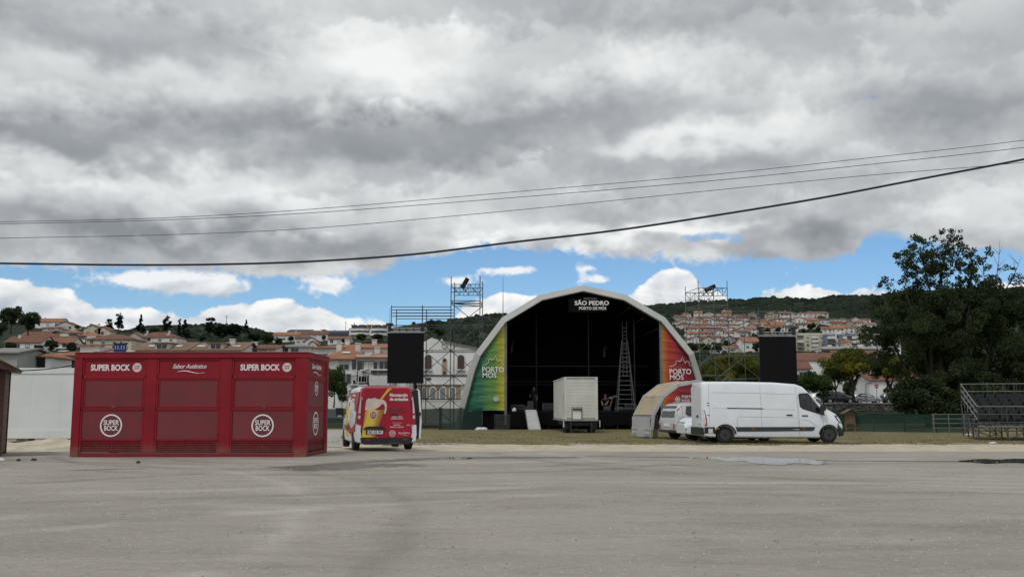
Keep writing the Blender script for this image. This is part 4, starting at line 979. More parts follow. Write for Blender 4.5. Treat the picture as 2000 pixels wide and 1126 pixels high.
for s in (-1, 1): mb = MB(); mb.box(s*5.55, -.01, .05, s*8.2, .02, 1.22); mb.obj('wing_skirt', DRAPE, stage)
for k in range(12): mb = MB(); x = -5.2+k*.945; mb.box(x-.05, .5, 0, x+.05, .6, 1.11); mb.obj('deck_leg', M['steel_dk'], stage)
# posts and rails inside
for u, y in ((1060, 6.5), (1162, 6.5)):
    x = loc(u, 700)[0]*(SY+y)/SY; mb = MB(); mb.tube((x, y, 1.22), (x, y, 8.6), .055, 6); mb.obj('inner_post', M['steel_dk'], stage)
for u in (1247,): x = loc(u, 700)[0]*(SY+4)/SY; mb = MB(); mb.tube((x, 4, 1.22), (x, 4, 8.0), .06, 6); mb.obj('inner_post', M['steel_dk'], stage)
for v, a in ((715, .05), (746, .028), (752, .028)):
    z = loc(1140, v)[1]*1.07; mb = MB(); mb.tube((-5.5, 6.6, z), (5.5, 6.6, z), a, 6); mb.obj('inner_rail', M['steel_dk'], stage)
for s in (-1, 1):
    mb = MB(); x = s*5.34; mb.box(x-.09, -.14, .3 if s < 0 else .3, x+.09, .04, 7.55); mb.obj('front_post', M['steel'], stage)
for x, z in ((2.05, 5.6), (-4.9, 5.9)): mb = MB(); mb.box(x-.06, 6.2, z-.35, x+.06, 6.35, z+.15); mb.tube((x, 6.2, z+.2), (x+.1, 6.0, z+.45), .1, 8); mb.obj('hanging_lamp', M['steel_dk'], stage)
# title panel under the apex
tp1 = MB(); tp1.add([(-1.0, -.36, 8.9), (1.6, -.36, 8.9), (1.6, -.36, 8.0), (-1.0, -.36, 8.0), (-1.0, -.33, 8.9), (1.6, -.33, 8.9), (1.6, -.33, 8.0), (-1.0, -.33, 8.0)], [(0, 3, 2, 1), (4, 5, 6, 7), (0, 1, 5, 4), (1, 2, 6, 5), (2, 3, 7, 6), (3, 0, 4, 7)])
ti = tp1.obj('title_panel', DRAPE, stage)
def st_text(tx, u, v, wpx, size, mat, y=-.38, bold=.02, par=None, name='title_text', shear=0, Yd=SY):
    x, z = loc(u, v); return text_obj(name, tx, size, mat, par or ti, face_y(x, y, z), bold, width=wpx/ppm(SY), shear=shear)
st_text('FESTAS', 1152, 584.5, 25, .24, new_mat('grey_print', (.16, .16, .17), .6), bold=.0)
st_text('SÃO PEDRO', 1155, 593, 67, .40, M['ink_w'], bold=.03); st_text('PORTO DE MÓS', 1156.5, 603, 53, .28, M['ink_w'], bold=.02)
# side banners, gathered cloth with folds
def banner(name, poly, mat, s):
    """vertical cloth filled between the post and the slanting rim, folded by a relief"""
    zs = np.linspace(poly[0][1], poly[-1][1], 60); mb = MB(); vs = []; nx = 16
    xi = [p[0] for p in poly]; zi = [p[1] for p in poly]
    for z in zs:
        xo = np.interp(z, zi, xi); xin = s*5.42
        for j in range(nx+1):
            f = j/nx; x = xin+(xo-xin)*f
            fold = .030*math.sin(z*9+f*2.6+math.sin(z*2.3)*1.5)*(.35+.65*f)+.018*math.sin(z*21+x*3)+.02*math.sin(x*4+z*.8)
            vs.append((x, -.16+fold-.10*math.sin(f*math.pi), z))
    fs = [(i*(nx+1)+j, i*(nx+1)+j+1, (i+1)*(nx+1)+j+1, (i+1)*(nx+1)+j) for i in range(len(zs)-1) for j in range(nx)]
    mb.add(vs, fs); return mb.obj(name, mat, stage, smooth=80, recalc=False)
lp = [(-8.16, 1.28), (-7.80, 2.8), (-7.42, 4.2), (-7.08, 5.1), (-5.6, 7.1), (-5.43, 7.3)]
bl_ = banner('banner', lp, fabric_mat('green_yellow_banner', (.020, .135, .075), (.10, .24, .055), (.47, .40, .02), -7.2, -5.3, 0.0), -1); bl_['label'] = 'green to yellow printed banner'
rp = [(8.14, 1.28), (7.82, 3.0), (7.50, 4.2), (7.18, 5.15), (5.62, 7.1), (5.43, 7.3)]
br_ = banner('banner', rp, fabric_mat('orange_red_banner', (.45, .20, .02), (.36, .035, .025), (.22, .015, .030), 5.2, 6.7, 0.0), 1); br_['label'] = 'orange to crimson printed banner'
def castle(par, u, v, wpx, mat):
    P = [(0, 0), (.18, .04), (.30, .14), (.31, .32), (.42, .34), (.44, .28), (.55, .36), (.60, .58), (.66, .34), (.74, .16), (.78, .30), (.90, .30), (.92, .06), (1, .02)]
    k = wpx/ppm(SY); x0, z0_ = loc(u, v); mb = MB(); mb.path([(x0+(a-.5)*k, -.33, z0_+(b-.2)*k*.75) for a, b in P], .019, 4); return mb.obj('castle_outline_print', mat, par)
for par, u, dv, col_ in ((bl_, 963, 0, M['ink_w']), (br_, 1327, 3, M['ink_w'])):
    castle(par, u, 706+dv, 42, col_)
    st_text('VISITE', u-8, 715+dv, 24, .26, new_mat('faint_print', (.16, .28, .10) if par is bl_ else (.40, .12, .06), .7), y=-.33, par=par, name='banner_text', bold=0)
    st_text('PORTO', u, 722+dv+(0 if par is bl_ else 1), 42, .50, col_, y=-.33, par=par, name='banner_text', bold=.016); st_text("MÓS", u-7, 733+dv+(0 if par is bl_ else 1), 27, .46, col_, y=-.33, par=par, name='banner_text', bold=.016)
def crest(par, u, v, k):
    x, z = loc(u, v); mb = MB(); mb.X = Matrix.Translation((x, -.34, z))
    ring(mb, 0, 0, k, k*.25, 0, .01, 20); mb.box(-k*.6, 0, k*.7, k*.6, .01, k*1.1); mb.box(-k*1.2, 0, -k*.5, k*1.2, .01, -k*.2); disc(mb, 0, 0, k*.45, 0, .01, 12); mb.obj('crest_print', M['ink_w'], par)
crest(bl_, 969, 778, .17); st_text('MUNICÍPIO', 948, 774, 22, .16, new_mat('faint_print_green', (.20, .36, .20), .7), y=-.33, par=bl_, name='banner_text', bold=0); st_text('PORTO DE MÓS', 948, 781, 26, .15, bpy.data.materials['faint_print_green'], y=-.33, par=bl_, name='banner_text', bold=0)
crest(br_, 1322, 779, .17); st_text('PORTO', 1341, 774.5, 22, .27, M['ink_w'], y=-.33, par=br_, name='banner_text', bold=.012); st_text('MÓS', 1337.5, 782, 15, .25, M['ink_w'], y=-.33, par=br_, name='banner_text', bold=.012)

LAD = new_mat('dull_aluminium', (.17, .17, .18), .5, metal=.4); CEDGE = new_mat('case_edging_metal', (.10, .10, .105), .5, metal=.4)
# things on and by the stage
def at(u, v, Y, z=None): p = W(u, v, Y); return (p.x, Y, GZ0 if z is None else z)
dz_ = GZ0+1.22
ladder = thing('step_ladder', 'very tall aluminium A-frame ladder standing on the dark stage', 'ladder', at(1222, 798, 69.0, dz_))
lt = W(1222, 700, 69).z; H1 = W(1222, 664, 69).z-dz_; H2 = W(1222, 627, 69).z-dz_
for side, y0 in ((0, -.45), (1, .95)):
    for s in (-1, 1):
        mb = MB(); mb.tube((s*.62, y0, 0), (s*.20, .05, H1), .035, 5); mb.obj('ladder_rail', LAD, ladder)
    for k in range(15):
        f = (k+.6)/15.4; w_ = .62-.42*f; y = y0+(.05-y0)*f
        if side == 0: mb = MB(); mb.tube((-w_, y, H1*f), (w_, y, H1*f), .022, 4); mb.obj('ladder_rung', LAD, ladder)
for s in (-1, 1): mb = MB(); mb.tube((s*.14, .05, H1*.5), (s*.15, .05, H2), .028, 5); mb.obj('extension_rail', M['steel'], ladder)
for k in range(14): f = .5+k*.052*1.0; z = H1*f; mb = MB(); mb.tube((-.14, .05, z), (.14, .05, z), .016, 4); mb.obj('extension_rung', M['steel'], ladder) if z < H2 else None
ramp = thing('loading_ramp', 'pale metal loading ramp leaning on the stage front left of the trailer', 'ramp', at(1045, 842, 64.9))
mb = MB(); mb.add([(-.40, 0, .0), (.36, 0, .0), (.10, 2.0, 1.26), (-.58, 2.0, 1.26), (-.40, 0, .07), (.36, 0, .07), (.10, 2.0, 1.33), (-.58, 2.0, 1.33)], [(0, 3, 2, 1), (4, 5, 6, 7), (0, 1, 5, 4), (1, 2, 6, 5), (2, 3, 7, 6), (3, 0, 4, 7)]); mb.obj('ramp_plate', new_mat('brushed_ramp_plate', (.44, .44, .45), .5, var=.1), ramp)
for a, b in (((-.42, 0, .02), (-.60, 2.0, 1.28)), ((.38, 0, .02), (.12, 2.0, 1.28))): mb = MB(); mb.tube(a, b, .05, 5); mb.obj('ramp_edge', M['alu'], ramp)
bar = thing('crowd_barrier_stack', 'upright stack of grey steel barriers leaning on the stage skirt', 'barriers', at(979, 838, 65.8), R(3))
for k in range(4):
    mb = MB(); y = k*.09; tl = .05*k
    mb.path([(-.45+tl, y, .03), (-.45+tl, y+.08, 1.0), (.45+tl, y+.08, 1.0), (.45+tl, y, .03)], .022, 5, True); fr = mb.obj('barrier', M['steel_dk'], bar)
    for j in range(7): mb = MB(); x = -.45+.9*(j+1)/8+tl; mb.tube((x, y, .03), (x, y+.08, 1.0), .013, 4); mb.obj('barrier_bar', M['steel_dk'], fr)
for (u, v, label, w_, h_) in ((1004, 783, 'low black flight case at the left stage corner', .9, .5), (1010, 795, 'white crumpled bag beside the left stage post', .35, .35)):
    pass
def case(u, Y, w_, d_, h_, label, mat, n='flight_case', cat='case'):
    p = W(u, 795, Y); o = thing(n, label, cat, (p.x, Y, dz_)); mb = MB(); mb.box(-w_/2, 0, .06, w_/2, d_, h_); mb.obj('case_body', mat, o, bevel=.02)
    mb = MB()
    for sx_ in (-1, 1):
        mb.box(sx_*w_/2-.02, -.012, .07, sx_*w_/2+.02, .02, h_); 
    mb.box(-w_/2, -.012, h_-.03, w_/2, .0, h_+.01); mb.obj('case_edging', CEDGE, o)
    for sx_ in (-1, 1): mb = MB(); mb.lathe([(.03, -.02), (.03, .02)], 10, 'x', (sx_*(w_/2-.1), .06, .03)); mb.obj('castor', M['black'], o)
    mb = MB(); mb.path([(-.08, -.014, h_*.5), (-.08, -.05, h_*.5), (.08, -.05, h_*.5), (.08, -.014, h_*.5)], .01, 5); mb.obj('case_handle', CEDGE, o)
case(1011, 68.6, .9, .6, .45, 'low black flight case just inside the left stage post', M['black'])
case(1024, 69.0, .5, .5, .35, 'small dark grey case second from the left stage post', M['dark'])
case(1036, 68.8, .35, .4, .70, 'upright narrow dark case left of the ramp top', M['dark'])
case(1071, 69.4, .8, .6, .55, 'black flight case just left of the white trailer', M['black'])
case(1186, 68.2, .42, .4, .34, 'small case with bright edging right of the white trailer', M['dark'])
case(1209, 68.6, .55, .4, .30, 'low case with pale rim at the foot of the tall ladder', M['dark'])
case(1232, 69.6, .8, .6, .5, 'dark flight case behind the tall ladder', M['black'])
def crumple(name, label, cat, locn, r, mat, sd):
    rs = np.random.RandomState(sd); bm = bmesh.new(); bmesh.ops.create_icosphere(bm, subdivisions=3, radius=1)
    for v in bm.verts:
        n = mnoise.noise(v.co*1.7+Vector((sd, 0, 0))); n2 = mnoise.noise(v.co*4+Vector((0, sd, 0))); v.co *= 1+.35*n+.15*n2; v.co.x *= r[0]; v.co.y *= r[1]; v.co.z = max(v.co.z*r[2], -r[2]*.5)+r[2]*.5
    me = bpy.data.meshes.new(name); bm.to_mesh(me); bm.free(); me.shade_smooth(); me.materials.append(mat); return tag(link(name, me, None, locn), label, cat)
crumple('plastic_bag', 'white plastic bag lying on the stage corner by the left post', 'bag', (W(1004, 795, 67.2).x, 67.25, dz_), (.16, .13, .16), M['cloth_w'], 3)
for i, (u, r_) in enumerate(((936, .26), (946, .22))):
    crumple('rubbish_bag', ('larger' if i == 0 else 'smaller')+' white rubbish bag of the pair on the grass left of the stage', 'bag', at(u, 842, 64.5-.1*i), (r_, .2, .13), M['cloth_w'], 8+i)
# crew
dk = (M['cloth_dk'], M['cloth_dk'])
GREYC = new_mat('grey_cloth', (.06, .06, .065), .9)
person('crew member in dark clothes crouching on stage right of the trailer', (W(1184, 795, 68.9).x, 68.9, dz_), R(160), {
    'pelvis': (0, -.05, .42), 'waist': (0, .0, .56), 'chest': (0, .10, .76), 'neckb': (0, .16, .90), 'neck': (0, .18, .95), 'head': (0, .21, 1.05), 'crown': (0, .22, 1.16),
    'hipl': (-.10, -.04, .40), 'hipr': (.10, -.04, .40), 'kneel': (-.17, .36, .50), 'kneer': (.17, .36, .50), 'calfl': (-.16, .30, .38), 'calfr': (.16, .30, .38), 'ankl': (-.14, .10, .09), 'ankr': (.14, .10, .09),
    'shol': (-.18, .15, .87), 'shor': (.18, .15, .87), 'elbl': (-.24, .34, .66), 'elbr': (.24, .34, .66), 'wril': (-.14, .52, .52), 'wrir': (.14, .52, .52)}, M['cloth_dk'], dk, M['dark'])
person('crew member bending forward over a case left of the tall ladder', (W(1207, 795, 68.9).x, 68.9, dz_), R(75), {
    'pelvis': (0, -.12, .90), 'waist': (0, .02, 1.0), 'chest': (0, .24, 1.02), 'neckb': (0, .38, .98), 'neck': (0, .44, .95), 'head': (0, .54, .92), 'crown': (0, .63, .86),
    'hipl': (-.09, -.11, .86), 'hipr': (.09, -.11, .86), 'kneel': (-.10, .02, .48), 'kneer': (.10, -.06, .48), 'shol': (-.17, .36, .95), 'shor': (.17, .36, .95),
    'elbl': (-.18, .42, .70), 'elbr': (.18, .42, .70), 'wril': (-.14, .50, .47), 'wrir': (.14, .52, .47)}, GREYC, dk, M['dark'])
person('crew member standing in the dark at the left of the stage', (W(1043, 795, 70.5).x, 70.5, dz_), R(150), {'elbr': (.26, .10, 1.16), 'wrir': (.16, .30, 1.08)}, M['cloth_dk'], dk, M['dark'])

# ------------------------------------------------------------------ white box trailer in front of the stage
tr = thing('box_trailer', 'white corrugated box trailer parked nose-out in front of the stage', 'trailer', (ux(1103, 820, 57), 57.0, GZ0), R(2.2))
bw = 1.93; bz0, bz1 = .78, 3.18
for k in range(12):
    z = bz0+.1+k*(bz1-bz0-.2)/12; mb = MB(); mb.box(.06, -.012, z, bw-.06, .03, z+(bz1-bz0-.2)/12-.008); mb.obj('front_board', M['white_old'], tr, bevel=.005)
mb = MB(); mb.box(.01, .032, bz0+.02, bw-.01, 8.0, bz1-.01); mb.obj('box_body', M['white_old'], tr)
for x0, x1 in ((-.01, .13), (bw-.15, bw+.01)): mb = MB(); mb.box(x0, -.035, bz0, x1, .07, bz1); mb.obj('corner_post', M['white_old'], tr, bevel=.01)
mb = MB(); mb.box(-.015, -.04, bz1+.002, bw+.015, 8.02, bz1+.06); mb.obj('roof_cap', M['white_old'], tr, bevel=.01); mb = MB(); mb.box(-.01, -.03, bz0-.08, bw+.01, .1, bz0-.003); mb.obj('front_sill', M['alu'], tr, bevel=.01)
for x in (-.008,): 
    for k in range(9): mb = MB(); mb.box(x-.012, .4+k*.9, bz0+.05, x, .44+k*.9, bz1-.05); mb.obj('side_rib', M['white_old'], tr)
    mb = MB(); mb.box(x-.03, .1, bz0-.09, x+.04, 8, bz0); mb.obj('side_rail', M['alu'], tr)
    mb = MB(); mb.box(-.03, .75, 1.9, -.012, .98, 2.3); mb.obj('side_hatch', M['white_m'], tr)
mb = MB(); mb.box(.46, -.07, .80, .96, -.042, 1.28); mb.obj('service_plate', M['ink_w'], tr, bevel=.008)
mb = MB(); mb.path([(.42, -.10, .76), (.42, -.10, 1.50), (.98, -.10, 1.50), (.98, -.10, .76)], .022, 6); mb.obj('plate_frame', M['steel'], tr)
for i, x in enumerate((.52, .66, .80, .92)): mb = MB(); mb.tube((x, -.06, 1.38), (x, -.14, 1.38), .05, 8); mb.path([(x, -.12, 1.36), (x+.05, -.16, 1.30), (x+.09, -.10, 1.42)], .014, 5); mb.obj('air_coupling', M['black'], tr)
mb = MB(); mb.box(.25, .3, .42, bw-.25, 7.8, .69); mb.obj('chassis', M['black'], tr)
for x in (.22, bw-.22):
    for y in (.9, 2.1): mb = MB(); mb.lathe([(.20, -.14), (.37, -.13), (.39, -.10), (.39, .10), (.37, .13), (.20, .14)], 24, 'x', (x, y, .39)); wo_ = mb.obj('wheel', M['tyre'], tr, smooth=40); mb = MB(); mb.lathe([(.20, -.10), (.05, -.10), (.05, .10), (.20, .10)], 16, 'x', (x, y, .39)); mb.obj('rim', M['rim'], wo_)
for x in (.16, bw-.16): mb = MB(); mb.box(x-.16, .36, .26, x+.16, .40, .68); mb.obj('mud_flap', M['black'], tr)
for x in (.36, bw-.36): mb = MB(); mb.box(x-.05, .02, .06, x+.05, .12, .69); mb.box(x-.12, -.02, .0, x+.12, .16, .05); mb.obj('landing_leg', M['black'], tr)
for x in (-.03, bw+.16): mb = MB(); mb.box(x-.03, .35, .34, x+.03, .42, .74); mb.obj('marker_board', M['ink_w'], tr)

# ------------------------------------------------------------------ small barrel-roofed tent
ty = 46.6; tx = ux(1271, 850, ty)
ten = thing('barrel_tent', 'half-open barrel tent with tan roof and grey translucent sides left of the cars', 'tent', (tx, ty, GZ0), R(15))
TAN = new_mat('tan_tarpaulin', (.36, .30, .20), .7, var=.12, vscale=1.5, bump=.5, bscale=2.5); GRT = new_mat('grey_plastic_sheet', (.30, .31, .31), .55, var=.15, vscale=2, bump=.6, bscale=2); LT = new_mat('light_grey_sheet', (.42, .43, .44), .5, var=.1)
AR = [(0, 0), (.0, .42), (.10, 1.12), (.62, 2.02), (1.42, 2.58), (2.45, 2.76), (3.5, 2.58), (4.3, 2.02), (4.82, 1.12), (4.92, .42), (4.92, 0)]
DL = 2.3
for y in (0, DL): mb = MB(); mb.path([(x, y, z) for x, z in AR], .035, 6); mb.obj('arch_frame', M['alu'], ten)
for y in (0, DL):
    for x in (0, 4.92): mb = MB(); mb.box(x-.1, y-.08, 0, x+.1, y+.08, .02); mb.obj('foot_plate', M['steel'], ten)
for i in range(1, 9):
    (a, b), (c, d) = AR[i], AR[i+1]; mb = MB(); n = 8; vs = []
    sub = 6
    for k in range(sub+1):
        f = k/sub
        for j in range(n+1):
            g_ = j/n; sag = .05*math.sin(g_*math.pi)*math.sin(f*math.pi)+.012*math.sin(g_*17+f*5+i); nx_, nz_ = (d-b), -(c-a); ln = math.hypot(nx_, nz_) or 1
            vs.append((a+(c-a)*f+nx_/ln*sag, -.03+g_*(DL+.06), b+(d-b)*f+nz_/ln*sag))
    mb.add(vs, [(k*(n+1)+j, k*(n+1)+j+1, (k+1)*(n+1)+j+1, (k+1)*(n+1)+j) for k in range(sub) for j in range(n)])
    mb.obj('side_sheet' if i in (1, 8) else 'roof_sheet', GRT if i in (1, 8) else TAN, ten, smooth=60, recalc=False)
    mb = MB(); mb.add([(a, -.05, b), (c, -.05, d), (c-(d-b)*.0, -.05, d), (a, -.05, b)], [(0, 1, 2)])
    P0, P1 = Vector((a, -.045, b)), Vector((c, -.045, d)); mb = MB(); mb.box(0, 0, 0, (P1-P0).length, .02, .13); ang = math.atan2(d-b, c-a)
    mb.v = [tuple(P0+Vector((math.cos(ang)*x+math.sin(ang)*z, y, math.sin(ang)*x-math.cos(ang)*z))) for x, y, z in mb.v]; mb.obj('front_edging', LT, ten)
mb = MB(); vs = []
for k in range(9):
    f = k/8
    for j in range(9): g_ = j/8; vs.append((-.02+.03*math.sin(g_*9), g_*DL, .16+f*.85-.18*(1-f)*(1-abs(2*g_-1))*0-.10*math.sin(g_*math.pi)*(1-f)))
mb.add(vs, [(k*9+j, k*9+j+1, (k+1)*9+j+1, (k+1)*9+j) for k in range(8) for j in range(8)]); mb.obj('hanging_flap', LT, ten, smooth=60, recalc=False)
mb = MB(); mb.tube((0, 0, .12), (0, DL, .12), .03, 6); mb.obj('ground_rail', M['alu'], ten)
for j in range(9): mb = MB(); mb.box(-.01, .1+j*.25, .10, .01, .22+j*.25, .20); mb.obj('lacing', M['black'], ten)
for z in (.42, 1.12): mb = MB(); x = .0 if z < 1 else .10; mb.tube((x, 0, z), (x, DL, z), .025, 6); mb.obj('cross_tube', M['alu'], ten)
for (a, b) in AR[3:8]: mb = MB(); mb.tube((a, 0, b-.03), (a, DL, b-.03), .025, 6); mb.obj('cross_tube', M['alu'], ten)
gs = MB(); gs.path([(.12, .6, 0), (.12, .6, 1.1), (.12, 1.9, 1.1), (.12, 1.9, 0)], .02, 5, True)
for j in range(8): gs.tube((.12, .72+j*.15, .02), (.12, .72+j*.15, 1.08), .01, 4)
tag(gs.obj('crowd_barrier', M['steel'], None), 'single steel barrier standing inside the barrel tent opening', 'barrier').location = (tx+.25, ty-.3, GZ0)

# ------------------------------------------------------------------ cars
def car(label, locn, rz, paint, ST, wr, axles, win, kind='car', group=None, name='parked_car', det=True, halfw=.88, rear=True):
    o = thing(name, label, kind, locn, rz, group); B = Body(ST); B.build('body', paint, o, [(a, wr+.05) for a in axles])
    for s in (1, -1):
        for poly in win: B.panel('side_window', poly, M['glass'], o, s, .022, .06)
        for a in axles: wheel(o, a, s*(halfw-.10), wr, .19, s, 5, M['alu'])
        if det:
            L_ = ST[-1][0]; B.panel('headlamp', [(L_-.55, ST[-3][2]-.14), (L_-.25, ST[-2][2]-.06), (L_-.10, ST[-1][2]-.02), (L_-.12, ST[-1][2]-.14), (L_-.5, ST[-3][2]-.26)], M['lamp_w'], o, s, .012, .03)
            B.panel('sill_trim', [(axles[0]+.45, .24), (axles[0]+.45, .34), (axles[1]-.45, .34), (axles[1]-.45, .24)], M['black'], o, s, .01)
            for x in (1.25, 2.15): B.panel('door_handle', [(x, .86), (x, .89), (x+.18, .89), (x+.18, .86)], M['dark'], o, s, .02, .02)
            mb = MB(); mx = win[-1][0][0] if False else axles[1]-.62; mb.X = Matrix.Translation((mx, s*(halfw+.07), 1.0)); mb.box(-.08, -.09, -.07, .06, .09, .07); mb.obj('wing_mirror', paint, o, bevel=.02)
    return o, B
def glassend(o, B, x0, x1, z0f, z1f, yw, name, mat, dx=.0):     # raked window between two stations
    P0 = B._at(x0); P1 = B._at(x1)
    pass
# silver-white people carrier, seen from its rear left corner... its right side faces the camera
SUV = [(0, .42, .86, .72, .60, .7, .05), (.05, .36, 1.05, .86, .70, .8, .05), (.14, .32, 1.40, .885, .66, .98, .06), (.34, .30, 1.62, .90, .66, 1.0, .08), (.6, .26, 1.67, .905, .67, 1.0, .09), (1.6, .24, 1.70, .915, .68, 1.0, .09), (2.5, .24, 1.66, .915, .67, 1.0, .09), (2.9, .24, 1.52, .91, .66, 1.0, .07), (3.4, .24, 1.22, .90, .70, .95, .05), (3.65, .24, 1.08, .89, .74, .85, .05), (4.2, .26, .95, .84, .62, .7, .05), (4.42, .30, .76, .72, .5, .6, .05)]
sp = W(1289, 850, 45.0)
suv, SB = car('silver white people carrier parked between the barrel tent and white van', (sp.x+.42, 45.6, GZ0), R(20), M['silver'], SUV, .32, (.85, 3.55), [[(.62, 1.08), (.50, 1.20), (.62, 1.52), (1.25, 1.56), (1.25, 1.05)], [(1.32, 1.05), (1.32, 1.57), (2.15, 1.56), (2.15, 1.02)], [(2.22, 1.02), (2.22, 1.55), (2.7, 1.48), (3.3, 1.12), (3.28, 1.02)]])
mb = MB(); mb.add([(.115, -.62, 1.02), (.115, .62, 1.02), (.30, .56, 1.54), (.30, -.56, 1.54), (.13, -.62, 1.02), (.13, .62, 1.02), (.33, .56, 1.54), (.33, -.56, 1.54)], [(0, 3, 2, 1), (4, 5, 6, 7), (0, 1, 5, 4), (1, 2, 6, 5), (2, 3, 7, 6), (3, 0, 4, 7)])
for i_, v_ in enumerate(mb.v): mb.v[i_] = (v_[0]-.10, v_[1], v_[2])
mb.obj('rear_window', M['glass'], suv)
for s in (1, -1):
    SB.panel('tail_lamp', [(.10, .98), (.14, 1.30), (.30, 1.56), (.40, 1.52), (.36, 1.2), (.30, .98)], M['lamp_r'], suv, s, .010, .03)
    mb = MB(); mb.tube((.7, s*.60, 1.70), (2.4, s*.60, 1.71), .022, 6); mb.obj('roof_rail', M['alu'], suv)
mb = MB(); mb.box(-.025, -.28, .60, .0, .28, .72); mb.obj('number_plate', M['ink_w'], suv); mb = MB(); mb.box(-.03, -.75, .34, .06, .75, .44); mb.obj('rear_bumper', M['dark'], suv, bevel=.02)
for s in (-1, 1): mb = MB(); mb.box(-.02, s*.66-.05, .50, .03, s*.66+.05, .72); mb.obj('reflector', M['lamp_r'], suv, bevel=.01)
# compact crossover, nose towards the camera's left
DU = [(0, .34, .95, .80, .62, .75, .05), (.08, .30, 1.30, .86, .64, .9, .06), (.3, .28, 1.60, .89, .66, 1.0, .08), (1.2, .26, 1.67, .90, .67, 1.0, .09), (2.1, .26, 1.62, .90, .66, 1.0, .09), (2.5, .26, 1.45, .90, .66, 1.0, .07), (2.95, .26, 1.16, .89, .72, .95, .05), (3.2, .26, 1.09, .89, .76, .9, .05), (3.9, .28, 1.02, .86, .72, .8, .06), (4.15, .30, .92, .80, .64, .75, .06), (4.30, .34, .74, .70, .56, .6, .05)]
dp = W(1324, 852, 42.6)
dus, DB = car('white crossover half hidden behind the long white van, nose to the left', (dp.x+4.55, 43.9, GZ0), R(186), M['white'], DU, .33, (.8, 3.45), [[(.45, 1.08), (.40, 1.4), (1.2, 1.52), (1.2, 1.05)], [(1.27, 1.05), (1.27, 1.53), (2.05, 1.5), (2.75, 1.1), (2.75, 1.03)]])
mb = MB(); mb.box(4.12, -.5, .62, 4.27, .5, .82); mb.obj('grille', M['black'], dus, bevel=.03)
for s in (-1, 1):
    DB.panel('wheel_arch_trim', arc(3.45, .33, .47, 8, 172)+arc(3.45, .33, .39, 172, 8), M['black'], dus, s, .012); DB.panel('front_bumper', [(3.9, .30), (3.95, .52), (4.28, .56), (4.28, .36)], M['black'], dus, s, .015)
# ------------------------------------------------------------------ scaffolds
def tubeobj(name, a, b, r, mat, par): mb = MB(); mb.tube(a, b, r, 6); return mb.obj(name, mat, par)
STL = new_mat('pale_scaffold_steel', (.13, .14, .14), .5, metal=.4, var=.2, vscale=2)
def scaffold(label, cols, levels_by_bay, Y, depth, dx, top_bay, rails, group, mirror=1, rt=.034):
    x0 = ux(cols[0], 800, Y); o = thing('scaffold_tower', label, 'scaffold', (x0, Y, GZ0)); X_ = [W(c, 700, Y).x-x0 for c in cols]
    def zz2(v): return W(1000, v, Y).z-GZ0
    tops = top_bay
    for i, x in enumerate(X_):
        for j, (yy, dd) in enumerate(((0, 0), (depth, dx))):
            tubeobj('standard', (x+dd, yy, 0), (x+dd, yy, zz2(tops[i])+(0 if j == 0 else -.15)), rt, M['steel_dk'], o)
            mb = MB(); mb.box(x+dd-.08, yy-.08, 0, x+dd+.08, yy+.08, .02); mb.obj('base_plate', M['steel_dk'], o)
    for i in range(len(X_)-1):
        L_ = [zz2(v) for v in levels_by_bay[i]]
        for k, z in enumerate(L_):
            for yy, dd in ((0, 0), (depth, dx)): tubeobj('ledger', (X_[i]+dd, yy, z), (X_[i+1]+dd, yy, z), rt*.85, M['steel_dk'], o)
            tubeobj('transom', (X_[i], 0, z), (X_[i]+dx, depth, z), rt*.8, M['steel_dk'], o)
            if i == len(X_)-2: tubeobj('transom', (X_[i+1], 0, z), (X_[i+1]+dx, depth, z), rt*.8, M['steel_dk'], o)
            if k+1 < len(L_):
                a, b = (X_[i], X_[i+1]) if (k+i) % 2 else (X_[i+1], X_[i])
                tubeobj('brace', (a, -.03, z), (b, -.03, L_[k+1]), rt*.75, M['steel_dk'], o); tubeobj('brace', (b+dx, depth+.03, z), (a+dx, depth+.03, L_[k+1]), rt*.75, M['steel_dk'], o)
    for (ia, ib, vs_) in rails:
        for v in vs_: tubeobj('guard_rail', (X_[ia], 0, zz2(v)), (X_[ib], 0, zz2(v)), rt*.8, M['steel_dk'], o); tubeobj('guard_rail', (X_[ia]+dx, depth, zz2(v)), (X_[ib]+dx, depth, zz2(v)), rt*.8, M['steel_dk'], o)
    return o, X_, zz2
def truss(o, xa, xb, y, z0_, z1_, r=.025, n=6):
    for z in (z0_, z1_): tubeobj('truss_chord', (xa, y, z), (xb, y, z), r, M['steel_dk'], o)
    for k in range(n+1): x = xa+(xb-xa)*k/n; tubeobj('truss_upright', (x, y, z0_), (x, y, z1_), r*.7, M['steel_dk'], o)
    for k in range(n): x = xa+(xb-xa)*k/n; x2 = xa+(xb-xa)*(k+1)/n; tubeobj('truss_diagonal', (x, y, z0_ if k % 2 else z1_), (x2, y, z1_ if k % 2 else z0_), r*.7, M['steel_dk'], o)
def floodlight(label, u, v, Y, tilt):
    p = W(u, v, Y); o = thing('floodlight', label, 'floodlight', tuple(p)); mb = MB(); mb.X = Matrix.Rotation(tilt, 4, 'Y') @ Matrix.Rotation(R(25), 4, 'X')
    mb.box(-.42, -.06, -.15, .42, .10, .15); mb.obj('lamp_housing', M['black'], o, bevel=.02); mb = MB(); mb.X = Matrix.Rotation(tilt, 4, 'Y') @ Matrix.Rotation(R(25), 4, 'X')
    for k in range(3): mb.box(-.38+k*.26, -.075, -.11, -.16+k*.26, -.063, .11)
    mb.obj('lamp_glass', M['glass'], o); mb = MB(); mb.path([(-.3, .1, -.1), (-.1, .15, -.5), (.1, .15, -.5), (.3, .1, .1)], .02, 5); mb.obj('lamp_bracket', M['steel_dk'], o)
LV = [838-10, 779, 732, 684, 635]
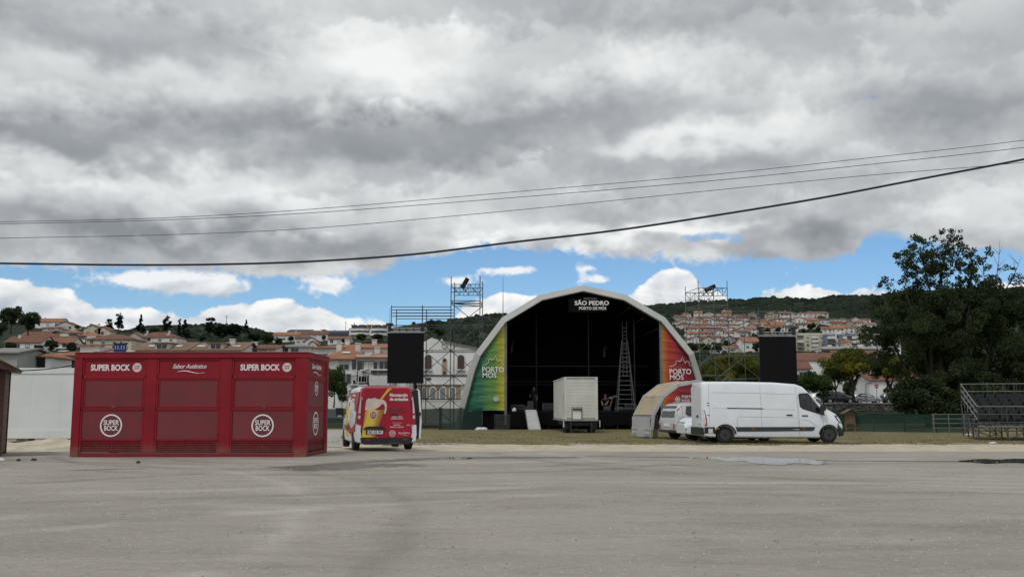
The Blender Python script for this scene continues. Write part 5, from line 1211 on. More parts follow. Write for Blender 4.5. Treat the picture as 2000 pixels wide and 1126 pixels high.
sl, XL, ZF = scaffold('tall steel scaffold left of the stage with a lamp platform on top', [763, 824, 880, 937], [[635], LV, LV+[592, 587]], 67.6, 2.0, .12, [596, 596, 540, 538], [(0, 2, [599, 605, 611, 617])], None)
truss(sl, XL[2], XL[3], 0, ZF(570), ZF(555)); truss(sl, XL[2]+.12, XL[3]+.12, 2.0, ZF(570), ZF(555))
for yy in (0,): tubeobj('guard_rail', (XL[2], 0, ZF(562)), (XL[3], 0, ZF(562)), .02, M['steel_dk'], sl)
floodlight('floodlight tilted steeply on the scaffold platform left of the stage', 908, 553, 68.0, R(-60))
_d = M['steel_dk']; M['steel_dk'] = STL
sr, XR, ZF2 = scaffold('tall steel scaffold right of the stage in front of the hillside town', [1367, 1424, 1484, 1547], [LV+[601, 596], [828, 739, 693, 608], [613, 608]], 67.6, 2.0, -.55, [548, 548, 600, 602], [(1, 3, [613, 621])], None, rt=.026)
truss(sr, XR[0], XR[1], 0, ZF2(577), ZF2(562)); truss(sr, XR[0]-.55, XR[1]-.55, 2.0, ZF2(580), ZF2(565))
for k in range(3): tubeobj('truss_cross', (XR[0]+k*.9, 0, ZF2(562)), (XR[0]+k*.9-.55, 2.0, ZF2(565)), .02, M['steel_dk'], sr)
M['steel_dk'] = _d
floodlight('floodlight lying across the scaffold platform right of the stage', 1387, 563, 68.0, R(-25))
def led(label, u0, u1, v0, v1, Y):
    a, b = W(u0, v1, Y), W(u1, v0, Y); o = thing('led_screen', label, 'screen', (a.x, Y, a.z)); w_, h_ = b.x-a.x, b.z-a.z
    for i in range(5):
        for j in range(7):
            mb = MB(); mb.box(w_*i/5+.0015, 0, h_*j/7+.0015, w_*(i+1)/5-.0015, .12, h_*(j+1)/7-.0015); mb.obj('screen_module', SCR, o)
    mb = MB(); mb.box(.01, .10, .01, w_-.01, .22, h_-.01); mb.obj('screen_back', M['black'], o)
    mb = MB(); mb.box(-.05, -.02, h_+.03, w_+.05, .2, h_+.09); mb.obj('header_bar', M['alu'], o)
    for z in (.16, .32): mb = MB(); mb.tube((-.2, .1, h_+z), (w_+.2, .1, h_+z), .03, 6); mb.obj('hanging_truss', M['alu'], o)
    for i in range(5): x = w_*(i+.5)/5; mb = MB(); mb.tube((x, .1, h_+.32), (x+.08, .1, h_+.1), .06, 6, .03); mb.obj('rigging_clamp', M['black'], o)
    for x in (.1, w_-.1):
        mb = MB(); mb.box(x-.10, 0, h_+.02, x+.10, .22, h_+.70); mb.obj('chain_hoist', M['black'], o, bevel=.03); mb = MB(); mb.tube((x-.24, .1, h_+.62), (x+.24, .1, h_+.62), .08, 8); mb.obj('hoist_motor', M['black'], o); mb = MB(); mb.tube((x, .1, h_+.6), (x, .1, h_+1.75), .012, 4); mb.obj('hoist_chain', M['steel_dk'], o)
SCR = new_mat('led_screen_face', (.008, .008, .010), .8, spec=.12)
led('blank black video screen hanging left of the stage behind the red van', 756, 828, 650, 748, 66.9); led('blank black video screen hanging right of the stage above the white van', 1486, 1554.5, 657, 752, 66.9)

# ------------------------------------------------------------------ fences, bank, grandstand and small street furniture
def net_mat():
    m = bpy.data.materials.new('green_windbreak_net'); m.use_nodes = True; t = m.node_tree; b = t.nodes['Principled BSDF']; b.inputs['Roughness'].default_value = .8; b.inputs['Specular IOR Level'].default_value = .2
    co = t.nodes.new('ShaderNodeNewGeometry').outputs['Position']; mp = t.nodes.new('ShaderNodeMapping'); t.links.new(co, mp.inputs[0]); mp.inputs['Scale'].default_value = (.3, .3, 2.5)
    n = noise(t, mp.outputs[0], 1.2, 5, .6); t.links.new(mix(t, sstep(n, .3, .7), (.008, .026, .021), (.020, .048, .038)), b.inputs['Base Color']); b.inputs['Alpha'].default_value = .86; return m
NET = net_mat()
def net_fence(label, pts, h, n, group=None, mat=NET):
    """pts: two ends on the ground; n bays"""
    (x0, y0), (x1, y1) = pts; L_ = math.hypot(x1-x0, y1-y0); o = thing('net_fence', label, 'fence', (x0, y0, GZ0), math.atan2(y1-y0, x1-x0), group)
    for i in range(n):
        a, b = L_*i/n, L_*(i+1)/n; mb = MB(); k = 10; vs = []
        for j in range(k+1):
            f = j/k; x = a+(b-a)*f; sag = -.05*math.sin(f*math.pi)*(1+.4*math.sin(i*2.1)); w_ = .05*math.sin(f*7+i)
            vs += [(x, w_*.6, .02), (x, w_, h*.5), (x, w_*.4, h+sag)]
        mb.add(vs, [(3*j+e, 3*j+3+e, 3*j+4+e, 3*j+1+e) for j in range(k) for e in (0, 1)]); mb.obj('net_panel', mat, o, recalc=False, smooth=60)
        tubeobj('fence_post', (b, .06, 0), (b, .06, h+.06), .03, M['steel_dk'], o)
    tubeobj('fence_post', (0, .06, 0), (0, .06, h+.06), .03, M['steel_dk'], o); return o
net_fence('green net fence running left of the stage towards the red kiosk', [(ux(560, 800, 70.5), 70.5), (ux(862, 800, 69.6), 69.6)], 1.45, 5)
net_fence('darker green net fence in front of the left scaffold', [(ux(858, 800, 65.9), 65.9), (ux(942, 800, 65.9), 65.9)], 1.46, 2)
net_fence('long dark green net fence between the white van and the grandstand', [(ux(1590, 800, 61.5), 61.5), (ux(1890, 800, 57.5), 57.5)], 1.12, 5)
rf = thing('rail_fence', 'grey four-rail metal fence left of the grandstand', 'fence', (ux(1822, 800, 57), 57.0, GZ0), R(-6))
for k in range(5): tubeobj('fence_post', (k*.85, 0, 0), (k*.85, 0, 1.12), .03 if k % 2 else .045, M['steel'], rf)
for z in (.30, .56, .82, 1.08): tubeobj('fence_rail', (-.1, 0, z), (3.6, 0, z), .022, M['steel'], rf)
# grandstand
gs_ = thing('grandstand', 'temporary steel grandstand with rows of dark seats at the right edge', 'grandstand', (ux(1912, 855, 44.3), 44.3, GZ0), R(-17))
NR, NS = 6, 15; SEAT = None; SDK = new_mat('dark_seat_plastic', (.012, .013, .016), .5, spec=.3)
for i in range(NR):
    y = .7+i*.72; z = .72+i*.19; mb = MB(); mb.box(0, y-.30, z-.05, 7.2, y+.40, z); mb.obj('tread_board', M['steel_dk'], gs_, bevel=0)
    for j in range(NS):
        if SEAT is None:
            mb = MB(); mb.add([(-.20, -.18, .20), (.20, -.18, .20), (.20, .16, .17), (-.20, .16, .17), (-.19, -.18, .24), (.19, -.18, .24), (.19, .14, .21), (-.19, .14, .21), (-.19, .22, .46), (.19, .22, .46), (-.19, .18, .46), (.19, .18, .46)],
                [(0, 3, 2, 1), (4, 5, 6, 7), (0, 1, 5, 4), (1, 2, 6, 5), (3, 0, 4, 7), (3, 2, 9, 8), (7, 6, 11, 10), (8, 9, 11, 10), (2, 6, 11, 9), (3, 8, 10, 7)]); mb.box(-.04, -.05, 0, .04, .05, .19)
            so_ = mb.obj('seat', SDK, gs_); SEAT = so_.data
        else: so_ = link('seat', SEAT, gs_)
        so_.location = (.35+j*.47, y+.05, z)
ZT = .72+5*.19
for j in range(7):
    x = j*1.2
    for y in (0, 1.5, 3.0, 4.7): zt = {0: 1.5, 1.5: 1.0, 3.0: 1.5, 4.7: ZT+.95}[y]; tubeobj('standard', (x, y, .06), (x, y, zt), .026, M['steel_dk'], gs_)
    for a, b in ((0, 1.5), (1.5, 3.0), (3.0, 4.7)): tubeobj('transom', (x, a, .40), (x, b, .40), .022, M['steel_dk'], gs_); tubeobj('brace', (x, a, .1), (x, b, 1.0), .018, M['steel_dk'], gs_)
    if j < 6:
        for y in (0, 4.7): tubeobj('brace', (x+(0 if j % 2 else 1.2), y-.03, .05), (x+(1.2 if j % 2 else 0), y-.03, .62), .02, M['steel_dk'], gs_)
for y, zs in ((0, (.42, .62, .80, 1.15, 1.5)), (4.7, (.8, ZT+.2, ZT+.58, ZT+.95))):
    for z in zs: tubeobj('guard_rail', (0, y, z), (7.2, y, z), .024, M['steel'] if z > 1.4 or z == .62 else M['steel_dk'], gs_)
for j in range(15): tubeobj('baluster', (j*.5, 4.7, ZT+.2), (j*.5, 4.7, ZT+.95), .012, M['steel_dk'], gs_)
for j in range(15): tubeobj('baluster', (j*.5, 0, .80), (j*.5, 0, 1.5), .012, M['steel_dk'], gs_)
mb = MB(); mb.box(0, -.05, .58, 7.2, .35, .64); mb.obj('front_walkway', M['steel'], gs_)
for z in (.35, .65, .95): tubeobj('side_rail', (0, 4.7, ZT+z), (0, .0, .55+z), .026, M['steel'], gs_)
for k in range(6): f = k/5; tubeobj('side_post', (0, 4.7*f, .6+f*(ZT-.6)), (0, 4.7*f, 1.5+f*(ZT-.6)), .022, M['steel'], gs_)
for k in range(4): tubeobj('side_diagonal', (-.05, .2+k*1.1, .1+k*.1), (-.05, 1.3+k*1.1, .8+k*.28), .018, M['steel_dk'], gs_)
# little roofed noticeboard
nb = thing('noticeboard', 'small wooden noticeboard with a pitched roof behind the white van nose', 'noticeboard', (ux(1661, 840, 60), 60.0, GZ0), R(5))
PINE = new_mat('weathered_pine', (.13, .088, .048), .8, var=.3, vscale=5)
for x in (-.28, .28): mb = MB(); mb.box(x-.04, -.04, 0, x+.04, .04, 1.12); mb.obj('post', PINE, nb)
mb = MB(); mb.box(-.238, -.02, .48, .238, .02, 1.05); mb.obj('board', PINE, nb)
for s in (-1, 1): mb = MB(); mb.add([(0, -.25, 1.36), (s*.52, -.25, 1.08), (s*.52, .25, 1.08), (0, .25, 1.36), (0, -.25, 1.40), (s*.52, -.25, 1.12), (s*.52, .25, 1.12), (0, .25, 1.40)], [(0, 1, 2, 3), (4, 7, 6, 5), (0, 4, 5, 1), (1, 5, 6, 2), (2, 6, 7, 3), (3, 7, 4, 0)]); mb.obj('roof', PINE, nb)
for s in (-.2, .2): mb = MB(); mb.box(s-.3, -.035, .22, s+.3, .0, .26); mb.obj('cross_bar', PINE, nb)
# litter on the grass edge
for i, (u, v, lb) in enumerate(((1940, 866, 'scrap of white litter below the grandstand'), (1892, 849, 'crumpled paper on the grass left of the grandstand'))):
    x, y = gp(u, v, -.12); crumple('litter', lb, 'litter', (x, y, -.12), (.16, .10, .05), M['cloth_w'], 20+i)
for i, (u, v, lb) in enumerate(((66, 898, 'dark clod on the gravel right of the white shoe'), (36, 899, 'small dark stone beside the white shoe'), (270, 904, 'small dark stone on the gravel before the red kiosk'))):
    x, y = gp(u, v, 0); crumple('stone', lb, 'stone', (x, y, gz(x, y)), (.07-.02*(i > 0), .05, .04), new_mat('dark_clod', (.05, .04, .03), .9), 30+i)
# stone retaining wall with a road on top
def stone_mat():
    m = bpy.data.materials.new('rubble_stone_wall'); m.use_nodes = True; t = m.node_tree; b = t.nodes['Principled BSDF']; b.inputs['Roughness'].default_value = .95
    P = t.nodes.new('ShaderNodeNewGeometry').outputs['Position']; mp = t.nodes.new('ShaderNodeMapping'); t.links.new(P, mp.inputs[0]); mp.inputs['Scale'].default_value = (1, 1, 2.2)
    v = t.nodes.new('ShaderNodeTexVoronoi'); v.feature = 'DISTANCE_TO_EDGE'; v.inputs['Scale'].default_value = 1.6; t.links.new(mp.outputs[0], v.inputs['Vector']); v2 = t.nodes.new('ShaderNodeTexVoronoi'); v2.inputs['Scale'].default_value = 1.6; t.links.new(mp.outputs[0], v2.inputs['Vector'])
    c = mix(t, N(t, v2.outputs['Color']), (.10, .095, .085), (.19, .18, .165)); c = mix(t, sstep(N(t, v.outputs['Distance']), .03, .12), (.02, .02, .02), c)
    c = mix(t, sstep(noise(t, P, .4, 5, .6), .5, .7)*.6, c, (.05, .05, .04)); t.links.new(c, b.inputs['Base Color'])
    bp = t.nodes.new('ShaderNodeBump'); bp.inputs['Distance'].default_value = .1; t.links.new(v.outputs['Distance'], bp.inputs['Height']); t.links.new(bp.outputs[0], b.inputs['Normal']); return m
WYd = 128.0; wxa, wxb = ux(1180, 790, WYd), ux(2500, 790, WYd); wz = W(1700, 786, WYd).z
o = thing('stone_wall', 'rough grey stone retaining wall below the parked cars', 'wall', (wxa, WYd, 0)); mb = MB(); mb.box(0, 0, -.5, wxb-wxa, .6, wz-.16); mb.obj('wall_face', stone_mat(), o); mb = MB(); mb.box(-.1, -.12, wz-.158, wxb-wxa, .75, wz); mb.obj('coping', M['concrete'], o)
mb = MB(); mb.box(wxa, WYd+.6, -.5, wxb, WYd+22, wz-.05); tag(mb.obj('road', new_mat('road_asphalt', (.07, .07, .07), .9, var=.2, vscale=.4), None), 'raised road with parked cars along the right', kind='structure')
HAT = [(0, .38, .80, .68, .55, .6, .05), (.06, .32, 1.10, .80, .62, .85, .05), (.35, .24, 1.40, .84, .60, .95, .07), (.9, .22, 1.48, .86, .60, .95, .08), (1.9, .22, 1.46, .86, .60, .95, .08), (2.4, .22, 1.30, .86, .60, .92, .06), (2.95, .22, 1.00, .84, .66, .8, .05), (3.6, .24, .86, .80, .60, .7, .05), (3.85, .28, .70, .68, .5, .5, .05), (3.92, .30, .60, .6, .45, .45, .04)]
HW = [[(.55, .95), (.50, 1.10), (.85, 1.34), (1.25, 1.36), (1.25, .92)], [(1.32, .92), (1.32, 1.36), (1.95, 1.34), (2.62, .98), (2.62, .92)]]
PAINT = {'dark': new_mat('dark_car_paint', (.015, .016, .02), .25, coat=.6), 'grey': new_mat('grey_car_paint', (.33, .34, .36), .3, coat=.5), 'charcoal': new_mat('charcoal_car_paint', (.04, .042, .05), .3, coat=.5), 'wh': M['white'], 'redc': new_mat('dark_red_car_paint', (.12, .01, .012), .3, coat=.4)}
for u, lb, pk, Yc, sc_ in ((1606, 'black parked car on the road just right of the white van roof', 'dark', 134.5, 1.12), (1665, 'silver grey hatchback parked on the road under the yellowish tree', 'grey', 134.0, 1.0), (1722, 'charcoal car parked on the road right of the silver hatchback', 'charcoal', 134.6, 1.02), (1583, 'white car mostly hidden by the white van, parked on the road', 'wh', 137.5, 1.0), (1790, 'dark red car on the road, behind the big tree', 'redc', 134.5, 1.0)):
    p = W(u, 785, Yc); c_, _ = car(lb, (p.x, Yc, wz-.05), R(0), PAINT[pk], HAT, .29, (.70, 3.15), HW, 'car', 'cars parked along the raised road', halfw=.84); c_.scale = (sc_,)*3
def lamp_post(label, u, Y, z0_, h, arm, mat=None):
    p = W(u, 780, Y); o = thing('street_lamp', label, 'street lamp', (p.x, Y, z0_)); mb = MB(); mb.tube((0, 0, 0), (0, 0, h), .07, 8, .045); mb.obj('pole', M['steel'], o); mb = MB(); mb.path([(0, 0, h), (arm*.4, 0, h+.25), (arm, 0, h+.3)], .035, 6); mb.box(arm-.1, -.12, h+.24, arm+.45, .12, h+.34); mb.obj('lamp_head', M['steel'], o)
lamp_post('white-headed short street lamp on the road above the noticeboard', 1692, 133, wz, 2.4, .4)
st = thing('stop_sign', 'small red round road sign beside the road under the trees', 'road sign', (W(1712, 760, 133.2).x, 133.2, wz))
tubeobj('pole', (0, 0, 0), (0, 0, 2.1), .035, M['steel'], st); mb = MB(); disc(mb, 0, 2.25, .30, -.06, -.04, 8); mb.obj('sign_plate', M['ink_r'], st); mb = MB(); mb.box(-.20, -.068, 2.20, .20, -.062, 2.30); mb.obj('sign_bar', M['ink_w'], st)

# ------------------------------------------------------------------ town: buildings
def roof_mat(name, a, b):
    m = bpy.data.materials.new(name); m.use_nodes = True; t = m.node_tree; bs = t.nodes['Principled BSDF']; bs.inputs['Roughness'].default_value = .9; bs.inputs['Specular IOR Level'].default_value = .2
    co = t.nodes.new('ShaderNodeTexCoord').outputs['Object']; n = noise(t, co, .5, 6, .7); n2 = noise(t, co, 4, 3, .7)
    c = mix(t, sstep(n, .3, .7), a, b); c = mix(t, sstep(n2, .5, .75)*.45, c, tuple(x*.55 for x in a)); t.links.new(c, bs.inputs['Base Color'])
    w_ = t.nodes.new('ShaderNodeTexWave'); w_.inputs['Scale'].default_value = 1.6; w_.inputs['Distortion'].default_value = .3; t.links.new(co, w_.inputs['Vector'])
    bp = t.nodes.new('ShaderNodeBump'); bp.inputs['Strength'].default_value = .7; bp.inputs['Distance'].default_value = .08; t.links.new(w_.outputs['Fac'], bp.inputs['Height']); t.links.new(bp.outputs[0], bs.inputs['Normal']); return m
RM = {'orange': roof_mat('orange_roof_tiles', (.28, .125, .072), (.37, .185, .115)), 'red brown': roof_mat('red_brown_roof_tiles', (.16, .078, .052), (.215, .105, .075)), 'tan': roof_mat('tan_brown_roof_tiles', (.19, .125, .085), (.25, .17, .12)), 'brick red': roof_mat('brick_red_roof_tiles', (.22, .095, .065), (.29, .14, .10)),
      'dark grey': roof_mat('dark_grey_roof', (.06, .06, .065), (.09, .09, .09)), 'pinkish': roof_mat('pinkish_roof_tiles', (.27, .14, .11), (.34, .19, .15)), 'grey': roof_mat('grey_sheet_roof', (.22, .22, .21), (.30, .30, .29))}
def wall_mat(name, c): return new_mat(name, c, .9, spec=.2, var=.16, vscale=.35)
WM = {'white': wall_mat('white_render_wall', (.72, .72, .71)), 'cream': wall_mat('cream_render_wall', (.56, .52, .41)), 'grey': wall_mat('grey_render_wall', (.34, .34, .33)), 'beige': wall_mat('beige_render_wall', (.47, .42, .34)), 'yellow': wall_mat('pale_yellow_wall', (.55, .47, .27)), 'blue grey': wall_mat('blue_grey_wall', (.22, .24, .30)), 'off-white': wall_mat('off_white_wall', (.60, .59, .565)), 'ochre': wall_mat('ochre_wall', (.36, .27, .17)), 'pink': wall_mat('pale_pink_wall', (.52, .38, .33))}
def win_mesh(name, w_, h_, pane, frame, shut=0):
    mb = MB(); mb.mat(0).box(-w_/2-.07, -.05, -h_/2-.07, w_/2+.07, .0, -h_/2); mb.box(-w_/2-.07, -.05, h_/2, w_/2+.07, 0, h_/2+.07); mb.box(-w_/2-.07, -.05, -h_/2, -w_/2, 0, h_/2); mb.box(w_/2, -.05, -h_/2, w_/2+.07, 0, h_/2); mb.box(-.02, -.045, -h_/2, .02, 0, h_/2)
    mb.mat(1).box(-w_/2, -.02, -h_/2, w_/2, .0, h_/2-h_*shut)
    if shut: mb.mat(2).box(-w_/2, -.035, h_/2-h_*shut, w_/2, 0, h_/2)
    me = mb.mesh(name)
    for m_ in (frame, pane, WM['off-white']): me.materials.append(m_)
    return me
WMS = [win_mesh('window', 1.1, 1.2, M['glass'], M['white_old']), win_mesh('window', 1.1, 1.2, M['glass'], M['white_old'], .5), win_mesh('window', 1.1, 1.2, M['dark'], M['steel_dk'], .75)]
BIG = win_mesh('window', 2.2, 1.5, M['glass'], M['steel_dk'], 0); DOORW = win_mesh('window', 1.3, 2.0, M['glass'], M['white_old'], .3)
hr_ = random.Random(11)
def building(label, u0, u1, vr, ve, vb, roof='gx', wall='white', rc='orange', floors=1, cols=3, Y=None, depth=None, yaw=0, chim=0, balc=0, group=None, name='house', cat='house', wins=True, big=False, side=False, skyl=0, dorm=0, over=.35):
    um = (u0+u1)/2; Y = Y or base_at(um, vb); a, b = W(u0, vb, Y), W(u1, vb, Y); w_ = b.x-a.x; ze = W(um, ve, Y).z; zr = W(um, vr, Y).z; zb = W(um, vb, Y).z
    zg = min(gz(a.x, Y), gz(b.x, Y), zb)-1.0; depth = depth or min(11, max(6, w_*.8)); hh = ze-zb
    o = thing(name, label, cat, (a.x, Y, zg), R(yaw), group); z0_ = zb-zg; z1_ = ze-zg; z2 = zr-zg
    mb = MB()
    if roof == 'gy': mb.prism([(0, 0), (w_, 0), (w_, z1_), (w_/2, z2-.12), (0, z1_)], depth, 'y', 0)
    elif roof == 'gx': mb.prism([(0, 0), (depth, 0), (depth, z1_), (depth/2, z2-.12), (0, z1_)], w_, 'x', 0)
    else: mb.box(0, 0, 0, w_, depth, z1_)
    mb.obj('wall', WM[wall], o)
    e = over; mb = MB(); t_ = .14
    def slab(P):
        n = len(P); c_ = [(x, y, z+t_) for x, y, z in P]; mb.add(list(P)+c_, [tuple(range(n-1, -1, -1)), tuple(range(n, 2*n))]+[(i, (i+1) % n, n+(i+1) % n, n+i) for i in range(n)])
    if roof == 'gx':
        sl_ = (z2-z1_)/(depth/2); slab([(-e, -e, z1_-sl_*e), (w_+e, -e, z1_-sl_*e), (w_+e, depth/2, z2), (-e, depth/2, z2)]); slab([(-e, depth/2, z2), (w_+e, depth/2, z2), (w_+e, depth+e, z1_-sl_*e), (-e, depth+e, z1_-sl_*e)])
    elif roof == 'gy':
        sl_ = (z2-z1_)/(w_/2); slab([(-e, -e, z1_-sl_*e), (w_/2, -e, z2), (w_/2, depth+e, z2), (-e, depth+e, z1_-sl_*e)]); slab([(w_/2, -e, z2), (w_+e, -e, z1_-sl_*e), (w_+e, depth+e, z1_-sl_*e), (w_/2, depth+e, z2)])
    elif roof == 'hip':
        k = min(depth/2, w_*.35) if w_ > depth else w_*.42; A = [(-e, -e), (w_+e, -e), (w_+e, depth+e), (-e, depth+e)]; r0, r1 = (k, depth/2, z2), (w_-k, depth/2, z2); P = [(x, y, z1_) for x, y in A]+[r0, r1]+[(x, y, z1_-.12) for x, y in A]
        mb.add(P, [(0, 1, 5, 4), (1, 2, 5), (2, 3, 4, 5), (3, 0, 4), (6, 9, 8, 7), (0, 6, 7, 1), (1, 7, 8, 2), (2, 8, 9, 3), (3, 9, 6, 0)])
    elif roof == 'mono': slab([(-e, -e, z1_), (w_+e, -e, z1_), (w_+e, depth+e, z2), (-e, depth+e, z2)])
    else: mb.box(-.1, -.1, z1_+.003, w_+.1, depth+.1, z2)
    rf_ = mb.obj('roof', RM[rc] if roof != 'flat' else WM[wall], o)
    if wins and hh > 1.2:
        fh = hh/floors
        for f in range(floors):
            for c in range(cols):
                x = w_*(c+.5)/cols+hr_.uniform(-.15, .15)*(w_/cols-1.3 > .3); z = z0_+fh*(f+.55); me = BIG if big else (DOORW if hr_.random() < .15 and fh > 2.5 else hr_.choice(WMS))
                wo_ = link('window', me, o, (x, -.002, z)); k = min(1, fh*.75/1.4, (w_/cols)*.8/1.25); wo_.scale = (k, 1, k)
                if balc and f >= 0 and (c % balc == 0):
                    mb = MB(); bw_ = min(w_/cols*.45, 1.6); zz0 = z-fh*.42; mb.box(x-bw_, -1.0, zz0, x+bw_, -.003, zz0+.14); bo = mb.obj('balcony', WM[wall], o); mb = MB(); mb.box(x-bw_, -1.0, zz0+.142, x+bw_, -.94, zz0+.95); mb.obj('balcony_front', WM['off-white'] if hr_.random() < .5 else M['steel_dk'], bo)
        if side:
            for c in range(2): wo_ = link('window', WMS[0], o, (-.002, depth*(c+.5)/2, z0_+hh*.55), (0, 0, R(-90)))
    for c in range(chim):
        x = w_*(.25+.5*c/max(1, chim-1)) if chim > 1 else w_*hr_.choice((.25, .7)); mb = MB(); y = depth*.35; zc = z1_+(z2-z1_)*.5; mb.box(x-.3, y-.3, zc, x+.3, y+.3, z2+.35); mb.box(x-.36, y-.36, z2+.35, x+.36, y+.36, z2+.45); mb.obj('chimney', WM['off-white'], rf_)
    for c in range(skyl):
        x = w_*(c+.5)/skyl; f = .45; y = -e+(depth/2+e)*f; z = z1_+(z2-z1_)*(y/(depth/2)) if roof in ('gx', 'hip') else z1_; sl_ = math.atan2(z2-z1_, depth/2); mb = MB(); mb.X = Matrix.Translation((x, y, z+t_+.02)) @ Matrix.Rotation(sl_, 4, 'X'); mb.box(-.5, -.35, 0, .5, .35, .06); mb.obj('skylight', M['lamp_w'], rf_)
    for c in range(dorm):
        x = w_*(c+.5)/dorm; y0_ = depth*.06; zc = z1_+(z2-z1_)*.12; zh = (z2-z1_)*.62; mb = MB(); mb.box(x-.9, y0_, zc, x+.9, depth*.42, zc+zh); do = mb.obj('dormer', WM[wall], rf_); link('dormer_window', WMS[0], do, (x, y0_-.002, zc+zh*.5)).scale = (1.1, 1, min(1, zh*.6)); mb = MB(); mb.box(x-1.1, y0_-.3, zc+zh+.003, x+1.1, depth*.45, zc+zh+.16); mb.obj('dormer_roof', RM[rc], do)
    return o
B_ = building
# --- left part of town (u0, u1, ridge, eave, base)
B_('grey sheet-roofed shed peeping over the wooden kiosk', -30, 33, 677, 689, 712, 'gx', 'grey', 'grey', 1, 2, Y=97, depth=8)
B_('small white house with orange roof above the site cabin, left of the long one', 24, 88, 681, 695, 720, 'hip', 'white', 'orange', 1, 2, Y=101, big=True)
B_('long low white building with orange hip roof above the site cabin', 66, 268, 675, 693, 725, 'hip', 'white', 'orange', 1, 5, Y=110, depth=13, big=True, skyl=3)
B_('white dormer block with orange roof just above the kiosk corner', 156, 192, 668, 675, 690, 'mono', 'white', 'orange', 1, 2, Y=113, depth=5)
B_('long brown-roofed white house second from the left treetops', 8, 80, 655, 668, 684, 'gx', 'white', 'red brown', 1, 4, chim=1, depth=9)
B_('low house with long reddish roof joined to the brown one', 82, 140, 657, 669, 680, 'gx', 'white', 'brick red', 1, 2, depth=8)
B_('house with dark brown roof and white gable under the round trees', 38, 112, 646, 657, 668, 'gx', 'white', 'red brown', 1, 3, depth=8)
B_('cream two-storey house with balconies and orange roof', 118, 154, 643, 649, 668, 'hip', 'cream', 'orange', 2, 2, balc=1)
B_('cream two-storey house right of the balconied one, wide orange roof', 150, 190, 647, 655, 670, 'hip', 'cream', 'orange', 2, 2, balc=1)
B_('large cream house with broad brown hip roof above the blue display', 168, 256, 650, 662, 684, 'hip', 'cream', 'red brown', 2, 4, depth=11)
B_('white house with orange gable roof on the left skyline', 68, 118, 620, 628, 640, 'gx', 'white', 'orange', 1, 3, chim=1)
B_('house with dark red roof, rightmost on the left skyline ridge', 108, 146, 627, 635, 645, 'gy', 'off-white', 'brick red', 1, 2)
B_('stone-coloured house under the orange skyline house', 82, 120, 635, 640, 650, 'mono', 'grey', 'orange', 1, 2)
B_('cream chimneyed house with low orange gable left of the dark trees', 163, 196, 633, 641, 652, 'gy', 'cream', 'orange', 1, 2, chim=2)
B_('cream gabled house with orange dormer just under the dark trees', 186, 214, 637, 645, 656, 'gy', 'cream', 'brick red', 1, 1)
B_('beige stone gable house with brown roof above the display sign', 246, 276, 648, 657, 668, 'gy', 'beige', 'tan', 1, 2)
B_('wide house with reddish hip roof and white balcony', 258, 345, 646, 658, 668, 'hip', 'white', 'red brown', 1, 4, chim=2, skyl=2)
B_('long tan-brown roofed terrace with skylights behind the kiosk top, left half', 262, 362, 665, 684, 700, 'gx', 'off-white', 'tan', 1, 5, Y=118, depth=9, skyl=2, dorm=1, chim=0)
B_('long tan-brown roofed terrace with skylights behind the kiosk top, right half', 366, 470, 665, 684, 700, 'gx', 'off-white', 'tan', 1, 5, Y=118.5, depth=9, skyl=3, dorm=1, chim=1)
B_('low house with brown roof behind the kiosk top right of the tan terrace', 472, 538, 672, 681, 700, 'gx', 'white', 'red brown', 1, 4, Y=124, chim=1)
B_('white building with stepped white roof above the kiosk corner', 545, 606, 668, 676, 700, 'hip', 'white', 'grey', 1, 3, Y=128)
B_('white house with orange roof at the left end of the central skyline', 533, 592, 647, 654, 668, 'gx', 'white', 'orange', 1, 4, chim=1)
B_('house under dark blue solar panels on the central skyline', 560, 606, 641, 647, 656, 'mono', 'off-white', 'dark grey', 1, 3)
B_('white house with red brown roof right of the solar-panelled one', 588, 640, 644, 652, 666, 'gx', 'white', 'red brown', 1, 3, chim=1)
B_('modern house with dark glass front on the central skyline', 645, 679, 645, 648, 660, 'flat', 'blue grey', 'grey', 1, 3, big=True)
B_('white house with dark red roof left of the modern glass one', 620, 646, 643, 648, 660, 'gy', 'white', 'red brown', 1, 2)
B_('low white house with red roof below the modern glass one', 640, 684, 656, 661, 672, 'gx', 'white', 'brick red', 1, 3)
B_('small white gabled house in the middle of the central slope', 596, 620, 658, 665, 675, 'gy', 'white', 'pinkish', 1, 1)
B_('small orange-roofed house low on the central slope', 602, 618, 665, 671, 680, 'gy', 'off-white', 'orange', 1, 1)
B_('small white house partly hidden behind trees on the central slope', 576, 600, 655, 660, 672, 'gx', 'off-white', 'red brown', 1, 2)
# curved-balcony apartment building on the skyline
cb_ = B_('white apartment building with red roof and wide curved balconies on the skyline', 682, 760, 632, 641, 660, 'hip', 'white', 'brick red', 2, 6, depth=10, dorm=5, name='apartment_building', cat='building', over=.2)
Yb = cb_.location.y; kpx = Yb/FPX
for lv, (v, a, b) in enumerate(((645, 2, 38), (653, 0, 42), (645, 42, 76), (654, 40, 74))):
    z = W(720, v, Yb).z-cb_.location.z; mb = MB(); n = 12; P = []
    for k in range(n+1): f = k/n; P.append(((a+(b-a)*f)*kpx, -.6-1.6*math.sin(f*math.pi)))
    P += [(b*kpx, -.06), (a*kpx, -.06)]; mb.prism(P, .9, 'z', z-.2); mb.obj('balcony', WM['white'], cb_); mb = MB(); mb.box((a+3)*kpx, -.05, z+.7, (b-3)*kpx, -.012, z+1.9); mb.obj('window_band', M['glass'], cb_)
